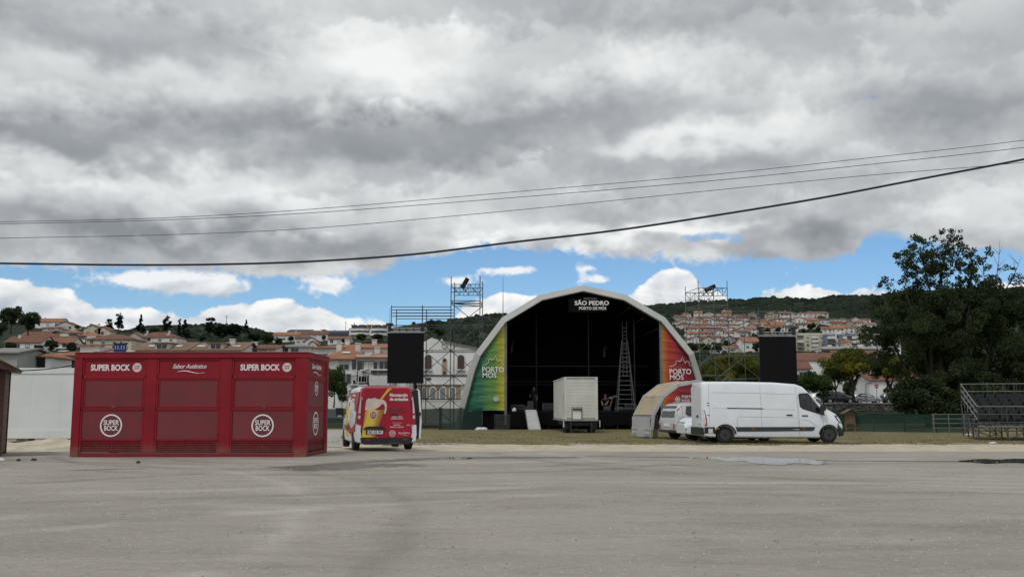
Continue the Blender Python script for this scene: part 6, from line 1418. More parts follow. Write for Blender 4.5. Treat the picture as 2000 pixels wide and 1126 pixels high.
# white three-storey apartments behind the red van
ap = B_('white three-storey apartments with orange roof behind the red van', 628, 705, 672, 700, 800, 'hip', 'white', 'orange', 3, 3, Y=112, depth=12, name='apartment_building', cat='building', chim=2, balc=0, wins=False, skyl=1, over=.5)
ap2 = B_('white three-storey apartments right of the others, nearer, with railed balconies', 700, 792, 680, 697, 800, 'hip', 'white', 'orange', 3, 4, Y=108, depth=14, name='apartment_building', cat='building', chim=2, wins=False, over=.5)
ap3 = B_('large orange hip-roofed block behind the white apartments', 610, 830, 664, 678, 720, 'hip', 'white', 'orange', 1, 6, Y=124, depth=14, name='apartment_building', cat='building', chim=3)
def addwin(o, u, v, me=None, sc_=1.0):
    Y = o.location.y; p = W(u, v, Y); w_ = link('window', me or WMS[0], o, (p.x-o.location.x, -.003, p.z-o.location.z)); w_.scale = (sc_, 1, sc_); return w_
for u, v, me in ((672, 711, WMS[1]), (697, 711, WMS[0]), (676, 740, WMS[0]), (699, 742, WMS[1]), (672, 772, WMS[1]), (690, 772, WMS[0])): addwin(ap, u, v, me)
for u, v, me in ((709, 711, DOORW), (728, 713, DOORW), (720, 716, WMS[2]), (750, 712, DOORW), (712, 742, DOORW), (706, 735, WMS[0]), (730, 741, WMS[2]), (750, 742, WMS[1]), (712, 772, DOORW), (735, 772, WMS[1]), (755, 772, WMS[0])): addwin(ap2, u, v, me)
def rail_balcony(o, u0, u1, v, solid=False):
    Y = o.location.y; a, b = W(u0, v, Y), W(u1, v, Y); x0, x1, z = a.x-o.location.x, b.x-o.location.x, a.z-o.location.z
    mb = MB(); mb.box(x0, -1.1, z-.12, x1, -.003, z); bo = mb.obj('balcony', WM['white'], o); mb = MB()
    if solid: mb.box(x0, -1.1, z+.003, x1, -1.04, z+.9)
    else:
        mb.box(x0, -1.1, z+.9, x1, -1.06, z+.94); n = int((x1-x0)/.14)
        for k in range(n+1): x = x0+(x1-x0)*k/n; mb.box(x-.012, -1.095, z+.003, x+.012, -1.07, z+.9)
    mb.obj('railing', M['steel_dk'] if not solid else WM['off-white'], bo)
rail_balcony(ap, 694, 706, 722); rail_balcony(ap, 684, 706, 750); rail_balcony(ap2, 726, 768, 721); rail_balcony(ap2, 706, 716, 722); rail_balcony(ap2, 704, 720, 751); rail_balcony(ap2, 724, 768, 750, True); rail_balcony(ap2, 704, 768, 781, True)
# white hall with arched windows and circular window
TY = 116.0; tx0, tx1 = ux(815, 780, TY), ux(968, 780, TY); tz = lambda v: W(900, v, TY).z
hall = thing('hall_building', 'white gabled hall with arched windows and red shutters behind the left scaffold', 'building', (tx0, TY, -.5)); X_ = lambda u: ux(u, 740, TY)-tx0; Zz = lambda v: tz(v)+.5
mb = MB(); mb.prism([(0, 0), (X_(968), 0), (X_(968), Zz(690)), (X_(942), Zz(683)), (X_(868), Zz(668)), (X_(858), Zz(664)), (X_(842), Zz(659)), (0, Zz(674))], 14, 'y', 0); mb.obj('wall', WM['white'], hall)
mb = MB(); mb.prism([(X_(868)-.02, Zz(668)+.004), (X_(968)+.3, Zz(690)+.004), (X_(968)+.3, Zz(690)+.16), (X_(868)-.02, Zz(668)+.16)], 14.3, 'y', -.2); mb.obj('roof', RM['grey'], hall)
mb = MB(); mb.box(X_(818), -.06, 0, X_(900), -.003, Zz(751)); mb.obj('ochre_ground_floor', WM['ochre'], hall)
mb = MB(); mb.box(-.1, -.20, Zz(751)+.003, X_(968), -.002, Zz(749.5)+.1); mb.obj('string_course', WM['white'], hall)
mb = MB(); mb.box(-.1, -.10, Zz(733.5), X_(968), -.002, Zz(732)); mb.obj('string_course', WM['grey'], hall)
def arch_poly(cx, z0_, w_, h_, n=8): return [(cx-w_/2, z0_), (cx+w_/2, z0_)]+[(cx+math.cos(math.pi*k/n)*w_/2, z0_+h_-w_/2+math.sin(math.pi*k/n)*w_/2) for k in range(n+1)]
REDS = new_mat('dark_red_shutter', (.14, .012, .014), .6)
for u, v0, v1, wpx, kind in ((836, 720, 693, 13, 'red'), (900, 720, 693, 13, 'red'), (868, 730, 699, 8, 'blind'), (846, 781, 756, 10, 'low'), (865, 781, 756, 10, 'low'), (884, 781, 756, 10, 'low'), (829, 775, 757, 7, 'low')):
    cx, w_, z0_, h_ = X_(u), wpx*TY/FPX, Zz(v0), (v0-v1)*TY/FPX; yb = -.063 if kind == 'low' else -.003
    mb = MB(); mb.prism(arch_poly(cx, z0_-.06, w_+.24, h_+.18), .05, 'y', yb-.05); wf_ = mb.obj('window_surround', WM['off-white'] if kind != 'low' else WM['white'], hall)
    mb = MB(); mb.prism(arch_poly(cx, z0_, w_, h_), .03, 'y', yb-.085); mb.obj('pane', {'red': M['glass'], 'blind': WM['ochre'], 'low': new_mat('pale_glass', (.20, .23, .25), .2)}[kind], wf_)
    if kind == 'red':
        for s in (-1, 1): mb = MB(); mb.box(cx+s*w_*.48, yb-.13, z0_+.05, cx+s*w_*.22, yb-.09, z0_+h_*.68); mb.obj('shutter', REDS, wf_)
        mb = MB(); mb.box(cx-w_*.65, yb-.28, z0_-.2, cx+w_*.65, yb, z0_-.065); mb.obj('sill', WM['off-white'], wf_)
    if kind == 'blind': mb = MB(); disc(mb, cx, z0_+h_-w_*.5, w_*.42, yb-.11, yb-.088, 16); mb.obj('oculus', M['glass'], wf_); mb = MB(); disc(mb, cx, z0_+w_*.3, w_*.42, yb-.11, yb-.088, 16); mb.obj('oculus', M['glass'], wf_)
mb = MB(); ring(mb, X_(868), Zz(675), .34, .07, -.08, -.003, 24); mb.obj('round_window_frame', WM['grey'], hall); mb = MB(); disc(mb, X_(868), Zz(675), .26, -.03, -.003, 24); mb.obj('round_window', WM['off-white'], hall)
mb = MB(); mb.box(X_(860), -.2, Zz(668)+.1, X_(864), .6, Zz(662)); mb.obj('parapet_block', WM['off-white'], hall)
mb = MB(); mb.box(X_(832), -.08, Zz(741), X_(842), -.004, Zz(737.5)); mb.obj('vent_slot', M['black'], hall)
# white lorry or tent roof behind the green net
wt_ = thing('site_container', 'low pale container behind the green net fence by the hall', 'container', (ux(815, 790, 76), 76, GZ0)); mb = MB(); mb.box(0, 0, .1, 3.9, 2.4, W(850, 783, 76).z+.12); mb.obj('box_body', M['white_old'], wt_, bevel=.03); mb = MB(); mb.box(-.03, -.03, W(850, 783, 76).z+.125, 3.93, 2.43, W(850, 781, 76).z+.14); mb.obj('roof', M['white_m'], wt_)
# pale path beside the kiosk
pth = np.array([[ux(575, 800, 36), 36.0, 0], [ux(668, 800, 36), 36.0, 0], [ux(676, 800, 66), 66, 0], [ux(600, 800, 66), 66, 0]])
mb = MB(); n = 20; vs = []
for i in range(n+1):
    f = i/n; a = pth[0]*(1-f)+pth[3]*f; b = pth[1]*(1-f)+pth[2]*f
    for q in (a, b): vs.append((q[0]+.15*math.sin(f*11), q[1], gz(q[0], q[1])+.012))
mb.add(vs, [(2*i, 2*i+1, 2*i+3, 2*i+2) for i in range(n)]); tag(mb.obj('path', new_mat('pale_packed_path', (.34, .32, .28), .9, var=.2, vscale=1), None), 'pale packed path between the kiosk and the red van', kind='structure')

# --- right part of town
B_('white church-like building with brown roof, big gable left of the yellowish tree', 1556, 1650, 686, 704, 748, 'gx', 'white', 'red brown', 1, 1, Y=170, depth=12, wins=False, over=.2)
B_('lower white house with brown roof just right of the right screen', 1528, 1582, 704, 720, 750, 'gx', 'white', 'red brown', 1, 2, Y=160, depth=9, yaw=-8)
B_('white hall with brown gabled roof behind the yellowish tree', 1648, 1740, 681, 700, 748, 'gx', 'white', 'red brown', 1, 3, Y=188, depth=14, wins=False)
B_('plain white wall building under the trees above the parked cars', 1700, 1800, 730, 742, 790, 'gx', 'white', 'red brown', 1, 2, Y=155, wins=False)
tw_ = B_('slim beige tower with orange cap in front of the grey apartments', 1652, 1664, 660, 667, 690, 'hip', 'beige', 'orange', 3, 1, name='tower', cat='tower', depth=5)
B_('beige four-storey apartments with balconies right of the right screen', 1556, 1614, 650, 654, 686, 'flat', 'cream', 'grey', 4, 4, balc=2, name='apartment_building', cat='building')
B_('blue-grey apartment block beside the beige four-storey one', 1615, 1632, 652, 655, 688, 'flat', 'blue grey', 'grey', 4, 2, balc=1, name='apartment_building', cat='building')
B_('white blind-walled apartment block between two blue-grey ones', 1632, 1645, 648, 651, 686, 'flat', 'white', 'grey', 3, 1, name='apartment_building', cat='building')
B_('blue-grey apartment block behind the slim tower', 1645, 1672, 652, 655, 688, 'flat', 'blue grey', 'grey', 4, 3, balc=1, name='apartment_building', cat='building')
B_('grey and white apartments second from the right end', 1672, 1682, 650, 653, 688, 'flat', 'grey', 'grey', 4, 1, balc=1, name='apartment_building', cat='building')
B_('white apartment block with two dark slots near the big tree', 1678, 1696, 648, 651, 686, 'flat', 'white', 'grey', 3, 1, name='apartment_building', cat='building')
B_('grey balconied apartments nearest the big tree', 1697, 1724, 651, 654, 686, 'flat', 'grey', 'grey', 4, 3, balc=1, name='apartment_building', cat='building')
B_('long low white commercial building under the apartments', 1606, 1712, 676, 680, 694, 'flat', 'off-white', 'grey', 1, 9, big=True, name='apartment_building', cat='building')
B_('white building with orange roof edge partly behind the big tree', 1728, 1760, 655, 664, 690, 'gx', 'white', 'orange', 2, 2)
B_('orange-roofed white house left of the right screen', 1452, 1486, 657, 666, 688, 'gx', 'white', 'orange', 1, 2, yaw=12)
B_('small house with bright hip roof in front of the round olive tree', 1430, 1458, 667, 676, 686, 'hip', 'off-white', 'brick red', 1, 3)
B_('pale yellow gabled house in the lower left of the hillside town', 1372, 1396, 656, 662, 672, 'gy', 'cream', 'tan', 2, 1)
rows = [ # description, base row, u range, width range, wall px, roof px
 ('topmost row left of screen', 621, (1334, 1482), (16, 26), (6, 9), (4, 6)),
 ('second row left of screen', 628, (1320, 1484), (16, 26), (6, 8), (4, 6)),
 ('third row left of screen', 635.5, (1326, 1486), (17, 27), (7, 9), (4, 6)),
 ('fourth row left of screen', 643, (1332, 1484), (18, 28), (7, 9), (4, 7)),
 ('fifth row left of screen', 650.5, (1338, 1484), (18, 28), (7, 9), (4, 7)),
 ('sixth row left of screen', 659, (1344, 1480), (18, 28), (7, 9), (5, 7)),
 ('seventh row left of screen', 669, (1350, 1440), (18, 24), (7, 9), (5, 7)),
 ('topmost row right of screen', 624, (1494, 1612), (17, 26), (9, 12), (4, 6)),
 ('second row right of screen', 633, (1488, 1625), (18, 28), (7, 9), (5, 7)),
 ('third row right of screen', 641, (1486, 1600), (18, 26), (7, 9), (5, 7)),
 ('fourth row right of screen', 650, (1488, 1552), (18, 26), (8, 10), (5, 7)),
 ('terraces above apartments', 652, (1608, 1690), (17, 26), (9, 12), (6, 8)),
 ('row by big tree', 640, (1628, 1704), (16, 24), (6, 9), (5, 7)),
 ('upper row by big tree', 632, (1622, 1690), (16, 22), (6, 8), (4, 6)),
 ('low row right of screen', 674, (1500, 1560), (20, 26), (9, 11), (6, 8)),
 ('bottom row left of screen', 690, (1346, 1430), (18, 24), (7, 9), (5, 7)),
]
ORD = ['first', 'second', 'third', 'fourth', 'fifth', 'sixth', 'seventh', 'eighth', 'ninth', 'tenth', 'eleventh', 'twelfth', 'thirteenth', 'fourteenth', 'fifteenth']
for desc, vb, (ua, ub), wr_, wl, rl in rows:
    u = ua; k = 0
    while u < ub-8:
        w_ = hr_.uniform(*wr_); h_ = hr_.uniform(*wl)+1.5; r_ = hr_.uniform(*rl)-.8; base = vb+hr_.uniform(-1.6, 1.6)
        wc = hr_.choices(['white', 'off-white', 'cream', 'grey', 'beige', 'yellow', 'pink'], [9, 4, 3, 1.2, 1.5, .8, .7])[0]; rc_ = hr_.choices(['orange', 'red brown', 'brick red', 'pinkish', 'tan', 'dark grey'], [5, 3, 4, 3, 1.5, .8])[0]; rt = hr_.choice(['gx', 'gx', 'hip', 'gy'])
        kind = {'gx': 'house', 'hip': 'hip-roofed house', 'gy': 'gabled house'}[rt]
        B_(f'{wc} {kind}, {rc_} tiles, {ORD[min(k, 14)]} from left in {desc}', u, u+w_, base-h_-r_, base-h_, base, rt, wc, rc_, 2 if h_ > 9 else 1, max(1, int(w_/7.5)), depth=hr_.uniform(7, 10), yaw=hr_.uniform(-14, 14), chim=1 if hr_.random() < .35 else 0, group='houses of the hillside town', over=.3)
        u += w_+hr_.uniform(-2, 5); k += 1
# antennas and pylons on the skylines
def mast(label, u, vt, vb, Y, r=.25, arms=True):
    a = W(u, vb, Y); b = W(u, vt, Y); o = thing('radio_mast', label, 'mast', tuple(a)); h = b.z-a.z; mb = MB(); mb.tube((0, 0, -4), (0, 0, h), r, 5, r*.3); mb.obj('pole', M['steel'], o)
    if arms:
        for f in (.78, .92): mb = MB(); mb.box(-h*.10, -.1, h*f, h*.10, .1, h*f+r); mb.obj('cross_arm', M['steel'], o)
    return o
mast('tall thin radio mast rising behind the stage roof, left slope', 982.5, 541, 612, 420, .22, False); mast('lattice mast on the far left hill', 442, 616, 634, 1400, .7); mast('left of two small masts on the central skyline', 675, 628, 645, 430, .2); mast('right of two small masts on the central skyline', 692, 630, 640, 430, .2)
# blue led display standing behind the kiosk
dsp = thing('led_display', 'small blue electronic display with pale digits above the kiosk roof', 'display', (W(221.5, 690, 60).x, 60.0, GZ0)); w_ = ux(245, 690, 60)-ux(221.5, 690, 60); zt, zb_ = W(230, 670, 60).z-GZ0, W(230, 688, 60).z-GZ0
mb = MB(); mb.box(0, 0, zb_, w_, .15, zt); mb.obj('display_panel', new_mat('blue_display', (.006, .02, .12), .4), dsp, bevel=.01); mb = MB(); mb.box(-.02, -.03, zt-.06, w_+.02, .17, zt+.02); mb.obj('display_frame', M['black'], dsp); tubeobj('pole', (w_*.5, .1, 0), (w_*.5, .1, zb_), .06, M['steel_dk'], dsp); mb = MB(); mb.lathe([(.07, 0), (.05, .08)], 10, 'z', (w_*.55, .07, zt+.02)); mb.obj('sensor', M['black'], dsp)
text_obj('display_digits', '11.11', .34, new_mat('pale_blue_digits', (.30, .42, .60), .5), dsp, face_y(w_*.5, -.006, (zt+zb_)*.5+.02), .02, width=w_*.78)
# cable sagging across the cabin

# ------------------------------------------------------------------ trees
def leaf_mat(name, a, b, c=None, s=.5):
    m = bpy.data.materials.new(name); m.use_nodes = True; t = m.node_tree; bs = t.nodes['Principled BSDF']; bs.inputs['Roughness'].default_value = .75; bs.inputs['Specular IOR Level'].default_value = .15
    P = t.nodes.new('ShaderNodeTexCoord').outputs['Object']; n = noise(t, P, s, 4, .65); oi = t.nodes.new('ShaderNodeObjectInfo')
    col_ = mix(t, sstep(n, .35, .65), a, b)
    if c: col_ = mix(t, sstep(noise(t, P, s*.7, 3, .6)+N(t, t.nodes.new('ShaderNodeSeparateXYZ').outputs[0])*0, .50, .66)*.8, col_, c)
    t.links.new(col_, bs.inputs['Base Color'])
    tr_ = t.nodes.new('ShaderNodeBsdfTranslucent'); t.links.new(col_, tr_.inputs[0]); mx = t.nodes.new('ShaderNodeMixShader'); mx.inputs[0].default_value = .32
    t.links.new(bs.outputs[0], mx.inputs[1]); t.links.new(tr_.outputs[0], mx.inputs[2]); t.links.new(mx.outputs[0], t.nodes['Material Output'].inputs[0]); return m
BARK = new_mat('grey_brown_bark', (.055, .045, .036), .95, var=.35, vscale=3, bump=.6, bscale=8)
LM = {'dark': leaf_mat('dark_green_leaves', (.026, .042, .017), (.060, .084, .030)), 'mid': leaf_mat('mid_green_leaves', (.030, .058, .016), (.075, .115, .028)), 'yellow': leaf_mat('green_and_yellow_leaves', (.060, .084, .016), (.135, .150, .024), (.38, .27, .024)),
      'conifer': leaf_mat('conifer_needles', (.010, .020, .012), (.022, .036, .020)), 'olive': leaf_mat('olive_green_leaves', (.035, .05, .03), (.06, .08, .045)), 'bush': leaf_mat('scrub_leaves', (.015, .027, .018), (.032, .046, .028), None, .02)}
def leaves(centres, radii, n, size, seed, squash=.8, shell=.0):
    """n leaf quads scattered through clumps (numpy): returns verts, quads"""
    rs = np.random.RandomState(seed); C = np.asarray(centres, float); Rr = np.asarray(radii, float); p = Rr**2.2; p /= p.sum(); idx = rs.choice(len(C), n, p=p)
    d = rs.normal(size=(n, 3)); d /= np.linalg.norm(d, axis=1)[:, None]; r = rs.rand(n)**(1/3.)*(1-shell)+shell*(rs.rand(n)**.3); pos = C[idx]+d*(r*Rr[idx])[:, None]*np.array([1, 1, squash])
    a = rs.normal(size=(n, 3)); a /= np.linalg.norm(a, axis=1)[:, None]; b = np.cross(a, rs.normal(size=(n, 3))); b /= np.linalg.norm(b, axis=1)[:, None]; s = size*(.6+.8*rs.rand(n))[:, None]
    V = np.stack([pos-a*s, pos+b*s*.55, pos+a*s, pos-b*s*.55], 1).reshape(-1, 3); return V, np.arange(4*n).reshape(-1, 4)
def branch_path(p0, p1, rs, bend=.15, n=5):
    p0, p1 = Vector(p0), Vector(p1); L_ = (p1-p0).length; pts = []
    o1 = Vector(rs.normal(size=3))*L_*bend
    for i in range(n+1): f = i/n; pts.append(p0.lerp(p1, f)+o1*math.sin(f*math.pi)*.5+Vector((0, 0, -L_*.06*math.sin(f*math.pi))))
    return pts
def make_tree(name, label, clumps, stems, nleaf, lsize, mat, seed, fork=.3, trunk_r=.2, cat='tree', group=None, squash=.8, bare=(), twig=.6):
    """clumps [(x,y,z,r)], stems: [(base xyz, top xyz)] main limbs; each clump hangs on the nearest limb point"""
    rs = np.random.RandomState(seed); o = thing(name, label, cat, (0, 0, 0), 0, group); mb = MB(); nodes = []
    for b, t_ in stems:
        P = branch_path(b, t_, rs, .08, 7); n = len(P); mb.path(P, [trunk_r*(1-.85*i/(n-1))+.015 for i in range(n)], 7); nodes += [(p, trunk_r*(1-.85*i/(n-1))) for i, p in enumerate(P)]
    for (x, y, z, r) in sorted(clumps, key=lambda c: c[2]):
        t_ = Vector((x, y, z)); best = min(nodes, key=lambda q: (q[0]-t_).length+(3 if q[0].z > z-.1 else 0)); P = branch_path(best[0], t_, rs, .12, 4); r0 = min(best[1]*.6, .03+.03*(t_-best[0]).length)
        mb.path(P, [max(.012, r0*(1-.8*i/4)) for i in range(5)], 5); nodes += [(p, r0*(1-.8*i/4)) for i, p in enumerate(P) if i > 1]
        for k in range(int(3*twig)): e = t_+Vector(rs.normal(size=3))*r*.8; mb.path([t_, t_.lerp(e, .5)+Vector(rs.normal(size=3))*r*.1, e], [.02, .015, .008], 4)
    for (b, e) in bare: P = branch_path(b, e, rs, .10, 5); mb.path(P, [.05, .04, .03, .025, .015, .008], 5); [mb.path([P[i], P[i]+Vector((rs.normal()*.5, rs.normal()*.3, .6+.5*rs.rand()))], [.02, .006], 4) for i in (2, 3, 3, 4, 4)]
    mb.obj('trunk', BARK, o, smooth=60, recalc=False)
    V, q = leaves([c[:3] for c in clumps], [c[3] for c in clumps], nleaf, lsize, seed+1, squash); me = np_mesh('crown', V, q); me.materials.append(mat); link('crown', me, o); return o
def crown_clumps(rs, boxes, n, r0, r1):
    """clump centres inside a union of ellipsoids (cx,cy,cz,rx,ry,rz)"""
    out = []; vol = np.array([b[3]*b[4]*b[5] for b in boxes]); vol = vol/vol.sum()
    for i in range(n):
        b = boxes[rs.choice(len(boxes), p=vol)]; d = rs.normal(size=3); d /= np.linalg.norm(d); r = rs.rand()**.42; out.append((b[0]+d[0]*r*b[3], b[1]+d[1]*r*b[4], b[2]+d[2]*r*b[5], rs.uniform(r0, r1)))
    return out
rs = np.random.RandomState(5)
# the great dark tree at the right edge: several stems, airy top, dense skirts
BY = 76.0; bx = lambda u, v=620: ux(u, v, BY)-ux(1855, 790, BY); bz = lambda v: W(1850, v, BY).z+.12
def eb(u, v, ru, rv, ry=3.0): return (bx(u, v), rs.uniform(-1, 1), bz(v), ru/25., ry, rv/25.)
dense = [eb(1790, 660, 80, 75, 3.5), eb(1880, 650, 85, 90, 4), eb(1965, 660, 60, 95, 4), eb(1830, 590, 90, 45, 3), eb(1920, 600, 70, 50, 3), eb(1800, 740, 55, 50, 3), eb(1860, 740, 60, 60, 3.5), eb(1940, 730, 60, 60, 3.5), eb(1990, 600, 40, 60, 3), eb(1765, 620, 40, 35, 2), eb(1728, 600, 34, 30, 2), eb(1720, 648, 34, 26, 2), eb(1745, 690, 40, 34, 2)]
airy = [eb(1785, 505, 40, 30, 2), eb(1810, 475, 22, 26, 1.2), eb(1735, 558, 30, 12, 1.2), eb(1860, 460, 16, 18, 1), eb(1880, 500, 30, 30, 1.5), eb(1930, 560, 30, 24, 1.5), eb(1855, 478, 30, 34, 1.5), eb(1800, 520, 45, 40, 2), eb(1740, 565, 35, 14, 1.2), eb(1895, 530, 34, 42, 2), eb(1780, 480, 18, 20, 1), eb(1845, 530, 36, 40, 2), eb(1768, 520, 24, 16, 1), eb(1830, 500, 30, 30, 1.5), eb(1958, 535, 22, 18, 1), eb(1985, 515, 12, 14, .8), eb(1910, 500, 16, 20, 1), eb(1725, 550, 14, 10, .8), eb(1740, 548, 18, 8, .8)]
cl = crown_clumps(rs, dense, 250, .5, 1.05)+crown_clumps(rs, airy, 300, .14, .38)
stems = [((bx(u0, 800), y0, 0), (bx(u1, v1), y1, bz(v1))) for u0, y0, u1, v1, y1 in ((1822, -.4, 1800, 500, 0), (1835, .3, 1855, 470, .3), (1860, 0, 1895, 520, -.3), (1905, .5, 1960, 545, .4), (1845, -.2, 1760, 560, -.6), (1930, .2, 1990, 560, .6), (1815, .2, 1735, 640, .4), (1880, .8, 1850, 520, 1))]
bare = [((bx(1925, 590), 0, bz(590)), (bx(1922, 500), .2, bz(500))), ((bx(1935, 570), 0, bz(570)), (bx(1955, 470), .2, bz(470))), ((bx(1960, 575), .3, bz(575)), (bx(1997, 505), .2, bz(500))), ((bx(1862, 500), 0, bz(500)), (bx(1868, 448), .2, bz(447)))]
bt = make_tree('broadleaf_tree', 'tall dark many-stemmed tree rising above the hill at the right edge', cl, stems, 118000, .088, LM['dark'], 3, trunk_r=.24, bare=bare); bt.location = (ux(1855, 790, BY), BY, GZ0)
# undergrowth under the great tree
for i, (u, v, ru, rv, lb) in enumerate(((1795, 775, 44, 34, 'dark rounded shrub left of the big tree trunks'), (1850, 790, 50, 28, 'dark shrub at the foot of the big tree behind the rail fence'), (1915, 785, 60, 34, 'dark shrub behind the grandstand, left half'), (1990, 780, 60, 40, 'dark shrub behind the grandstand at the picture edge'))):
    Yb_ = 72.0; k = Yb_/FPX; rs2 = np.random.RandomState(40+i); c = crown_clumps(rs2, [(0, 0, rv*k, ru*k, 1.5, rv*k)], 34, .4, .7)
    t_ = make_tree('shrub', lb, c, [((0, 0, -.2), (0, 0, rv*k))], 8000, .12, LM['dark'], 50+i, trunk_r=.08, cat='shrub'); t_.location = (ux(u, 790, Yb_), Yb_, W(u, v+rv, Yb_).z)
# round and flat crowned trees along the road, and the rest of the town's trees
def proto(kind, seed):
    rs2 = np.random.RandomState(seed)
    if kind == 'spread':      # broad irregular crown, unit: height 6
        bx_ = [(0, 0, 4.3, 2.6, 2.4, 1.3), (-1.2, .3, 3.8, 1.8, 1.6, .9), (1.4, -.3, 4.0, 1.7, 1.6, 1.0), (.2, 0, 5.1, 1.4, 1.4, .8)]; c = crown_clumps(rs2, bx_, 75, .38, .75); return make_tree('broadleaf_tree', 'x', c, [((0, 0, 0), (.1, 0, 3.4)), ((0, 0, 1.6), (-1.2, .2, 3.9)), ((0, 0, 1.7), (1.3, -.1, 4.1)), ((0, 0, 1.9), (.3, .5, 4.9))], 17000, .085, LM['yellow'], seed, trunk_r=.15)
    if kind == 'round': bx_ = [(0, 0, 3.4, 2.0, 2.0, 2.0), (.6, 0, 4.4, 1.2, 1.2, 1.1), (-.8, 0, 4.0, 1.2, 1.2, 1.1)]; c = crown_clumps(rs2, bx_, 50, .5, .85); return make_tree('broadleaf_tree', 'x', c, [((0, 0, 0), (0, 0, 3.6))], 7500, .14, LM['mid'], seed, trunk_r=.16)
    if kind == 'conifer':
        c = []
        for i in range(60): f = rs2.rand()**.8; a = rs2.rand()*6.28; r = (1-f)*1.5*rs2.rand()**.4; c.append((math.cos(a)*r, math.sin(a)*r, .6+f*5.3, .22+.28*(1-f)))
        return make_tree('conifer_tree', 'x', c, [((0, 0, 0), (0, 0, 6))], 5200, .12, LM['conifer'], seed, trunk_r=.12, squash=.55)
    if kind == 'gum': bx_ = [(0, 0, 4.9, .95, .9, .7), (-.7, 0, 4.1, .8, .7, .6), (.8, 0, 3.9, .8, .7, .7), (0, 0, 2.6, 1.5, 1.2, 1.2), (.3, 0, 5.5, .6, .5, .4)]; c = crown_clumps(rs2, bx_, 46, .25, .55); return make_tree('gum_tree', 'x', c, [((0, 0, 0), (0, 0, 5.2)), ((0, 0, 2), (-.8, 0, 4.3)), ((0, 0, 2.2), (.8, 0, 4.2))], 4600, .12, LM['conifer'], seed, trunk_r=.12)
    if kind == 'column': c = [(rs2.uniform(-.25, .25), rs2.uniform(-.25, .25), .5+i*.11, .35*(1-.7*abs(i/50-.35))) for i in range(50)]; return make_tree('cypress_tree', 'x', c, [((0, 0, 0), (0, 0, 5.5))], 3000, .10, LM['conifer'], seed, trunk_r=.1)
    if kind == 'shrub': bx_ = [(0, 0, 1.0, 1.6, 1.4, .9), (.8, 0, 1.3, 1.0, 1, .7)]; c = crown_clumps(rs2, bx_, 24, .4, .7); return make_tree('shrub', 'x', c, [((0, 0, 0), (0, 0, 1))], 3000, .12, LM['olive'], seed, trunk_r=.06, cat='shrub')
PR = {(k, s): proto(k, 100+7*i+s) for i, k in enumerate(('spread', 'round', 'conifer', 'gum', 'column', 'shrub')) for s in (0, 1)}
HT = {'spread': 6.0, 'round': 5.4, 'conifer': 6.2, 'gum': 5.9, 'column': 6.0, 'shrub': 2.3}
tree_n = [0]
def put(kind, label, u, vt, vb, Y=None, wide=1.0, mat=None, group=None, cat=None, z=None):
    Y = Y or base_at(u, vb); a = W(u, vb, Y); b = W(u, vt, Y); h = (b.z-a.z)/HT[kind]; tree_n[0] += 1; o = copy_tree(PR[(kind, tree_n[0] % 2)]); o['label'] = label
    if group: o['group'] = group
    if cat: o['category'] = cat
    o.location = (a.x, Y, a.z-(.0 if z is None else 0)); o.scale = (h*wide, h*wide, h); o.rotation_euler = (0, 0, hr_.uniform(0, 6.28))
    if mat:
        for ch in o.children:
            if ch.name.startswith('crown'): ch.data = ch.data.copy(); ch.data.materials[0] = LM[mat]
    return o
# by the road, right
put('spread', 'yellow-flowered spreading tree between the stage and the right screen', 1440, 684, 800, 122, 1.0)
put('spread', 'smaller yellowish tree right behind the right scaffold', 1402, 700, 800, 118, .9)
put('spread', 'green tree partly behind the right screen, left side', 1476, 700, 800, 126, .8)
put('round', 'green rounded tree right of the right screen above the van roof', 1578, 722, 800, 108, .9, 'mid')
put('round', 'low green tree just above the van windscreen', 1608, 732, 792, 112, .8, 'mid')
put('spread', 'yellow-green spreading tree above the silver hatchback', 1668, 680, 784, 127, 1.35)
put('spread', 'yellow-green tree between the spreading one and the big dark tree', 1740, 690, 784, 127, .95)
put('spread', 'small yellowish tree left of the silver hatchback', 1632, 704, 784, 130, .75)
put('round', 'dark shrub-like tree behind the silver hatchback', 1660, 745, 784, 140, .8, 'dark')
put('round', 'bright shrub-like tree beside the red sign', 1735, 755, 786, 142, .8, 'mid')
put('round', 'round olive tree above the yellow-flowered one', 1478, 668, 692, None, .9, 'dark')
put('round', 'dark tree left of the small bright hip-roofed house', 1400, 672, 694, None, 1.0, 'dark')
put('round', 'dark tree below the pale yellow gabled house', 1376, 670, 696, None, 1.1, 'dark')
put('round', 'dark tree beside the orange stage banner edge', 1350, 668, 700, None, 1.1, 'dark')
put('round', 'dark round tree under the fifth town row', 1420, 664, 680, None, 1.0, 'dark')
for i, (u, vt, vb) in enumerate(((1520, 638, 652), (1545, 641, 654), (1586, 630, 648), (1570, 642, 652), (1500, 640, 654), (1600, 638, 652), (1690, 640, 656), (1708, 636, 655), (1602, 616, 628), (1470, 618, 628))):
    put('round', f'dark tree between the houses, {ORD[i]} of those scattered in the right town', u, vt, vb, None, 1.1, 'dark', 'trees scattered in the right town')
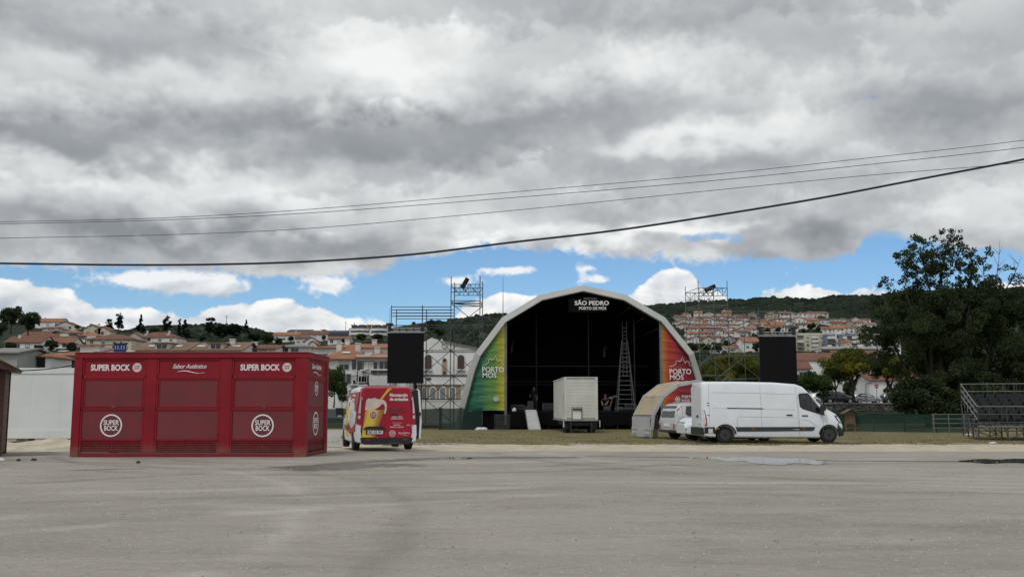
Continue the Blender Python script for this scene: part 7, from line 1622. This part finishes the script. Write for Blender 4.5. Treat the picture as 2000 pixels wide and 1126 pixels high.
# left skyline and slopes
put('round', 'big dark round tree at the left end of the skyline', 20, 595, 652, 240, .85, 'dark'); put('round', 'broad dark green tree right of the round one on the left skyline', 55, 610, 655, 235, 1.1, 'dark'); put('round', 'dark tree at the far left over the grey shed', -8, 628, 670, 220, 1.1, 'dark')
put('gum', 'ragged dark gum tree, tallest of the group left of the conifer', 232, 611, 652, None, 1.0); put('gum', 'ragged dark tree left of the tallest gum', 212, 622, 652, None, 1.1); put('conifer', 'pointed dark conifer beside the ragged gum trees', 274, 612, 652, None, 1.0); put('round', 'small round tree on the skyline behind the left houses', 150, 634, 645, None, 1.0, 'dark')
put('gum', 'umbrella-crowned tree standing alone above the wide reddish roof', 325, 616, 655, None, 1.0); put('column', 'thin cypress left of the tall conifer', 349, 622, 662, None, 1.2); put('conifer', 'large dark conifer in front of the far hill', 360, 622, 668, None, 1.25)
put('gum', 'open-topped tree over the right terrace roof', 411, 619, 660, None, 1.3); put('round', 'dark wide tree right of the open-topped one', 432, 634, 665, None, 1.2, 'conifer'); put('conifer', 'slim dark conifer over the low brown roof', 480, 622, 655, None, .9); put('round', 'dark round tree left of the slim conifer', 458, 632, 664, None, 1.3, 'conifer'); put('round', 'dark shrubby tree below the slim conifer', 495, 650, 672, None, 1.4, 'conifer')
put('round', 'dark green mass of trees left of the central houses', 522, 652, 676, None, 1.3, 'dark'); put('round', 'olive tree over the low brown roof', 466, 662, 676, None, 1.3, 'mid')
put('round', 'green trees under the curved-balcony building, left clump', 706, 651, 668, None, 1.6, 'mid'); put('round', 'green trees under the curved-balcony building, right clump', 738, 651, 668, None, 1.6, 'dark')
for i, (u, vt, vb) in enumerate(((100, 664, 690), (75, 672, 692), (20, 668, 690), (112, 645, 668), (140, 668, 690), (395, 655, 670), (545, 660, 676), (568, 656, 668), (632, 655, 664), (672, 660, 672), (840, 625, 650), (857, 640, 660), (300, 640, 660))):
    put('round', f'dark tree on the left town slope, {ORD[i] if i < 12 else "thirteenth"} of the scattered ones', u, vt, vb, None, 1.2, 'dark', 'trees scattered on the left town slope')
put('round', 'leafy young tree between the red kiosk and the red van', 652, 712, 796, 72, .62, 'mid'); put('round', 'small pale tree behind the kiosk corner', 668, 745, 796, 78, .5, 'mid')
for k in list(PR.values()):
    for ch in list(k.children): bpy.data.objects.remove(ch)
    bpy.data.objects.remove(k)
# perched bird
bp_ = W(1869, 466, BY-.2); bird = thing('bird', 'small dark bird perched on a bare top twig of the big tree', 'bird', tuple(bp_)); mb = MB(); mb.path([(-.20, 0, -.12), (-.08, 0, .0), (0, 0, .10), (.07, 0, .20), (.10, 0, .27), (.16, 0, .27)], [.02, .06, .085, .06, .045, .008], 8); mb.obj('body', M['black'], bird, smooth=60); tubeobj('leg', (0, .02, .05), (0, .02, -.05), .008, M['black'], bird)
# scrub and woods that clothe the hills
def scrub(name, label, n, urng, drng, size, seed, cond=None):
    rs2 = np.random.RandomState(seed); u = rs2.uniform(*urng, n); d = np.exp(rs2.uniform(math.log(drng[0]), math.log(drng[1]), n)); x = (u-1000)/FPX*d; clump = fbm(x/60, d/60, 4, .6, 400)
    v = 795-(terr(x, d)-CAMH)/d*FPX; keep = (clump > -.18)
    if cond is not None: keep &= cond(u, v, d)
    x, d = x[keep], d[keep]; n = len(x); z = terr(x, d); s = size*(.5+rs2.rand(n)**2*1.2)*np.clip(d/700, .6, 1.4)
    base = np.array([(.1, 0, .72), (.7, 0, .5), (.22, .66, .5), (-.57, .41, .5), (-.57, -.41, .5), (.22, -.66, .5), (.8, .5, -.3), (-.3, .9, -.3), (-.95, 0, -.3), (-.3, -.9, -.3), (.8, -.5, -.3)]); F = np.array([(0, 1, 2), (0, 2, 3), (0, 3, 4), (0, 4, 5), (0, 5, 1), (1, 6, 2), (2, 6, 7), (2, 7, 3), (3, 7, 8), (3, 8, 4), (4, 8, 9), (4, 9, 5), (5, 9, 10), (5, 10, 1), (1, 10, 6)])
    ang = rs2.rand(n)*6.28; ca, sa = np.cos(ang), np.sin(ang); j = 1+rs2.uniform(-.35, .35, (n, 11, 3)); b = base[None]*j*s[:, None, None]; bb = b.copy(); bb[..., 0] = b[..., 0]*ca[:, None]-b[..., 1]*sa[:, None]; bb[..., 1] = b[..., 0]*sa[:, None]+b[..., 1]*ca[:, None]
    V = (bb+np.stack([x, d, z+s*.2], -1)[:, None]).reshape(-1, 3); q = (F[None]+(np.arange(n)*11)[:, None, None]).reshape(-1, 3); me = np_mesh(name, V, q); me.materials.append(LM['bush']); me.shade_smooth(); return tag(link(name, me), label, kind='stuff')
scrub('hill_scrub', 'dark green scrub and low woods covering the right hill', 30000, (1150, 2150), (640, 1500), 2.1, 1)
scrub('valley_scrub', 'dark shrubs filling gaps between houses of the right town', 1500, (1280, 1780), (230, 640), 1.6, 2)
scrub('left_scrub', 'dark shrubs and woods on the left and central slopes', 16000, (-150, 1150), (200, 1900), 1.7, 3, lambda u, v, d: (d > 560) | ((u > 385) & (u < 535) & (d > 260)) | (u > 830) | ((u > 690) & (u < 765) & (d > 240) & (d < 345)))
# grass tufts along the verge and round the wheels
def tufts(n, seed):
    rs2 = np.random.RandomState(seed); x = rs2.uniform(-9, 30, n); y = rs2.uniform(33, 60, n); y = 33+(y-33)*rs2.rand(n)**.6; keep = (fbm(x/2.2, y/2.2, 4, .6, 410) > -.02) & (y > 39.0-1.2*rs2.rand(n)**3); x, y = x[keep], y[keep]
    xs, ys = [x], [y]
    for cx, cy in ((vx+3, 39.7), (vx+1, 39.6), (vx+5, 40.0)): k = 700; xs.append(cx+rs2.normal(size=k)*1.4); ys.append(cy-.3+rs2.normal(size=k)*.35)
    x, y = np.concatenate(xs), np.concatenate(ys); n = len(x); z = terr(x, y); h = rs2.uniform(.02, .07, n); w_ = .012+.01*rs2.rand(n); a = rs2.rand(n)*6.28; lx, ly = rs2.normal(size=n)*.05, rs2.normal(size=n)*.05
    V = np.stack([np.stack([x-np.cos(a)*w_, y-np.sin(a)*w_, z-.01], -1), np.stack([x+np.cos(a)*w_, y+np.sin(a)*w_, z-.01], -1), np.stack([x+lx, y+ly, z+h], -1)], 1).reshape(-1, 3); me = np_mesh('grass_tufts', V, np.arange(3*n).reshape(-1, 3)); me.materials.append(new_mat('dry_grass_blades', (.155, .130, .055), .9, var=.35, vscale=.5)); return tag(link('grass_tufts', me), 'dry grass tufts along the verge and round the wheels', kind='stuff')
tufts(26000, 9)
# gravel grains on the lot
def grains(n, seed):
    rs2 = np.random.RandomState(seed); y = 3.5+rs2.rand(n)**1.6*21.5; x = rs2.uniform(-1, 1, n)*(y*.56+1); keep = fbm(x/2, y/2, 3, .6, 420) > -.15; x, y = x[keep], y[keep]; n = len(x); z = terr(x, y); s = .003+.009*rs2.rand(n)**4*1.6+.0002*y
    base = np.array([(1, 0, 0), (-.5, .9, 0), (-.5, -.9, 0), (0, 0, .9)]); F = np.array([(0, 1, 3), (1, 2, 3), (2, 0, 3)]); j = 1+rs2.uniform(-.4, .4, (n, 4, 3)); V = (base[None]*j*s[:, None, None]+np.stack([x, y, z], -1)[:, None]).reshape(-1, 3)
    me = np_mesh('gravel_grains', V, (F[None]+(np.arange(n)*4)[:, None, None]).reshape(-1, 3)); me.materials.append(new_mat('gravel_grain', (.34, .325, .29), .9, var=.5, vscale=6)); return tag(link('gravel_grains', me), 'loose gravel grains scattered over the lot', kind='stuff')
grains(22000, 4)
# puddles
WATER = new_mat('puddle_water', (.035, .032, .026), .03, spec=.6); WATER.node_tree.nodes['Principled BSDF'].inputs['IOR'].default_value = 1.33
def puddle(label, pts, seed, lift=.010):
    rs2 = np.random.RandomState(seed); P = [gp(u, v, 0) for u, v in pts]; out = []
    n = len(P)
    for i in range(n):
        p0, p1, p2, p3 = (Vector((*P[(i+k-1) % n], 0)) for k in range(4))
        for j in range(6): t_ = j/6; q = .5*((2*p1)+(p2-p0)*t_+(2*p0-5*p1+4*p2-p3)*t_*t_+(3*p1-p0-3*p2+p3)*t_**3); out.append((q.x+rs2.normal()*.015, q.y+rs2.normal()*.02))
    zs = [gz(x, y) for x, y in out]; z = max(zs)+lift*.2+.002; mb = MB(); mb.add([(x, y, z) for x, y in out], [tuple(range(len(out)))]); return tag(mb.obj('puddle', WATER, None), label, kind='structure')
puddle('long pale puddle reflecting the sky in front of the white van', [(1345, 892.5), (1400, 891.5), (1445, 893), (1480, 891.5), (1520, 895), (1560, 894.5), (1600, 900), (1625, 903), (1596, 907), (1560, 904), (1520, 907.5), (1470, 904), (1455, 900), (1420, 900.5), (1395, 896), (1360, 895)], 1)
puddle('dark puddle at the right edge reflecting the big tree', [(1872, 900.5), (1915, 896.5), (1950, 897.5), (1990, 896), (2060, 898), (2100, 902), (2040, 905.5), (1975, 904), (1930, 905.5), (1895, 903)], 2)
puddle('thin broken puddle in front of the stage', [(855, 895), (880, 893), (905, 893), (925, 895), (905, 896.5), (875, 896.5)], 3)
# overhead cables: catenaries between poles that stand outside the picture
def cable(name, label, ends, r, sag_pts, mat):
    """ends: (u, v, Y) points the cable passes; smooth curve through them"""
    P = [W(*p) for p in sag_pts]; n = len(P); out = []
    for i in range(n-1):
        p0 = P[max(i-1, 0)]; p1, p2 = P[i], P[i+1]; p3 = P[min(i+2, n-1)]
        for j in range(8): t_ = j/8; out.append(.5*((2*p1)+(p2-p0)*t_+(2*p0-5*p1+4*p2-p3)*t_*t_+(3*p1-p0-3*p2+p3)*t_**3))
    out.append(P[-1]); mb = MB(); mb.path(out, r, 6); return tag(mb.obj(name, mat, None), label, 'cable')
def par(pts, Y0, Y1): return [(u, v, Y0+(Y1-Y0)*(u+300)/2700) for u, v in pts]
CB = new_mat('black_cable', (.008, .008, .009), .6)
cable('power_cable', 'thick black overhead cable, lowest of the four across the sky', None, .025, par([(-500, 503), (-250, 511), (0, 514), (240, 517), (420, 516), (600, 510.5), (800, 497), (1000, 473), (1200, 450), (1400, 420), (1600, 387), (1800, 349), (2000, 311), (2300, 250), (2500, 206)], 24, 21), CB)
cable('power_cable', 'thin grey overhead wire, second lowest across the sky', None, .0095, par([(-500, 478), (0, 465), (300, 459), (600, 446), (1000, 411), (1400, 371), (1700, 342), (2000, 317), (2500, 262)], 34, 30), M['steel_dk'])
cable('power_cable', 'thin overhead wire second from the top', None, .0100, par([(-500, 447), (0, 437), (300, 430), (600, 416), (1000, 386), (1400, 352), (1700, 321), (2000, 288), (2500, 226)], 34, 30), M['steel_dk'])
cable('power_cable', 'thin overhead wire, topmost across the sky', None, .0100, par([(-500, 443), (0, 433), (300, 426), (600, 409), (1000, 375), (1400, 340), (1700, 308), (2000, 274), (2500, 208)], 36, 32), M['steel_dk'])
cable('power_cable', 'short dark cable crossing the white cabin at the left', None, .022, [(-60, 727, 39.0), (20, 724, 38.9), (70, 722, 38.8), (110, 718, 38.8), (146, 712, 38.7), (180, 706, 38.7)], CB)
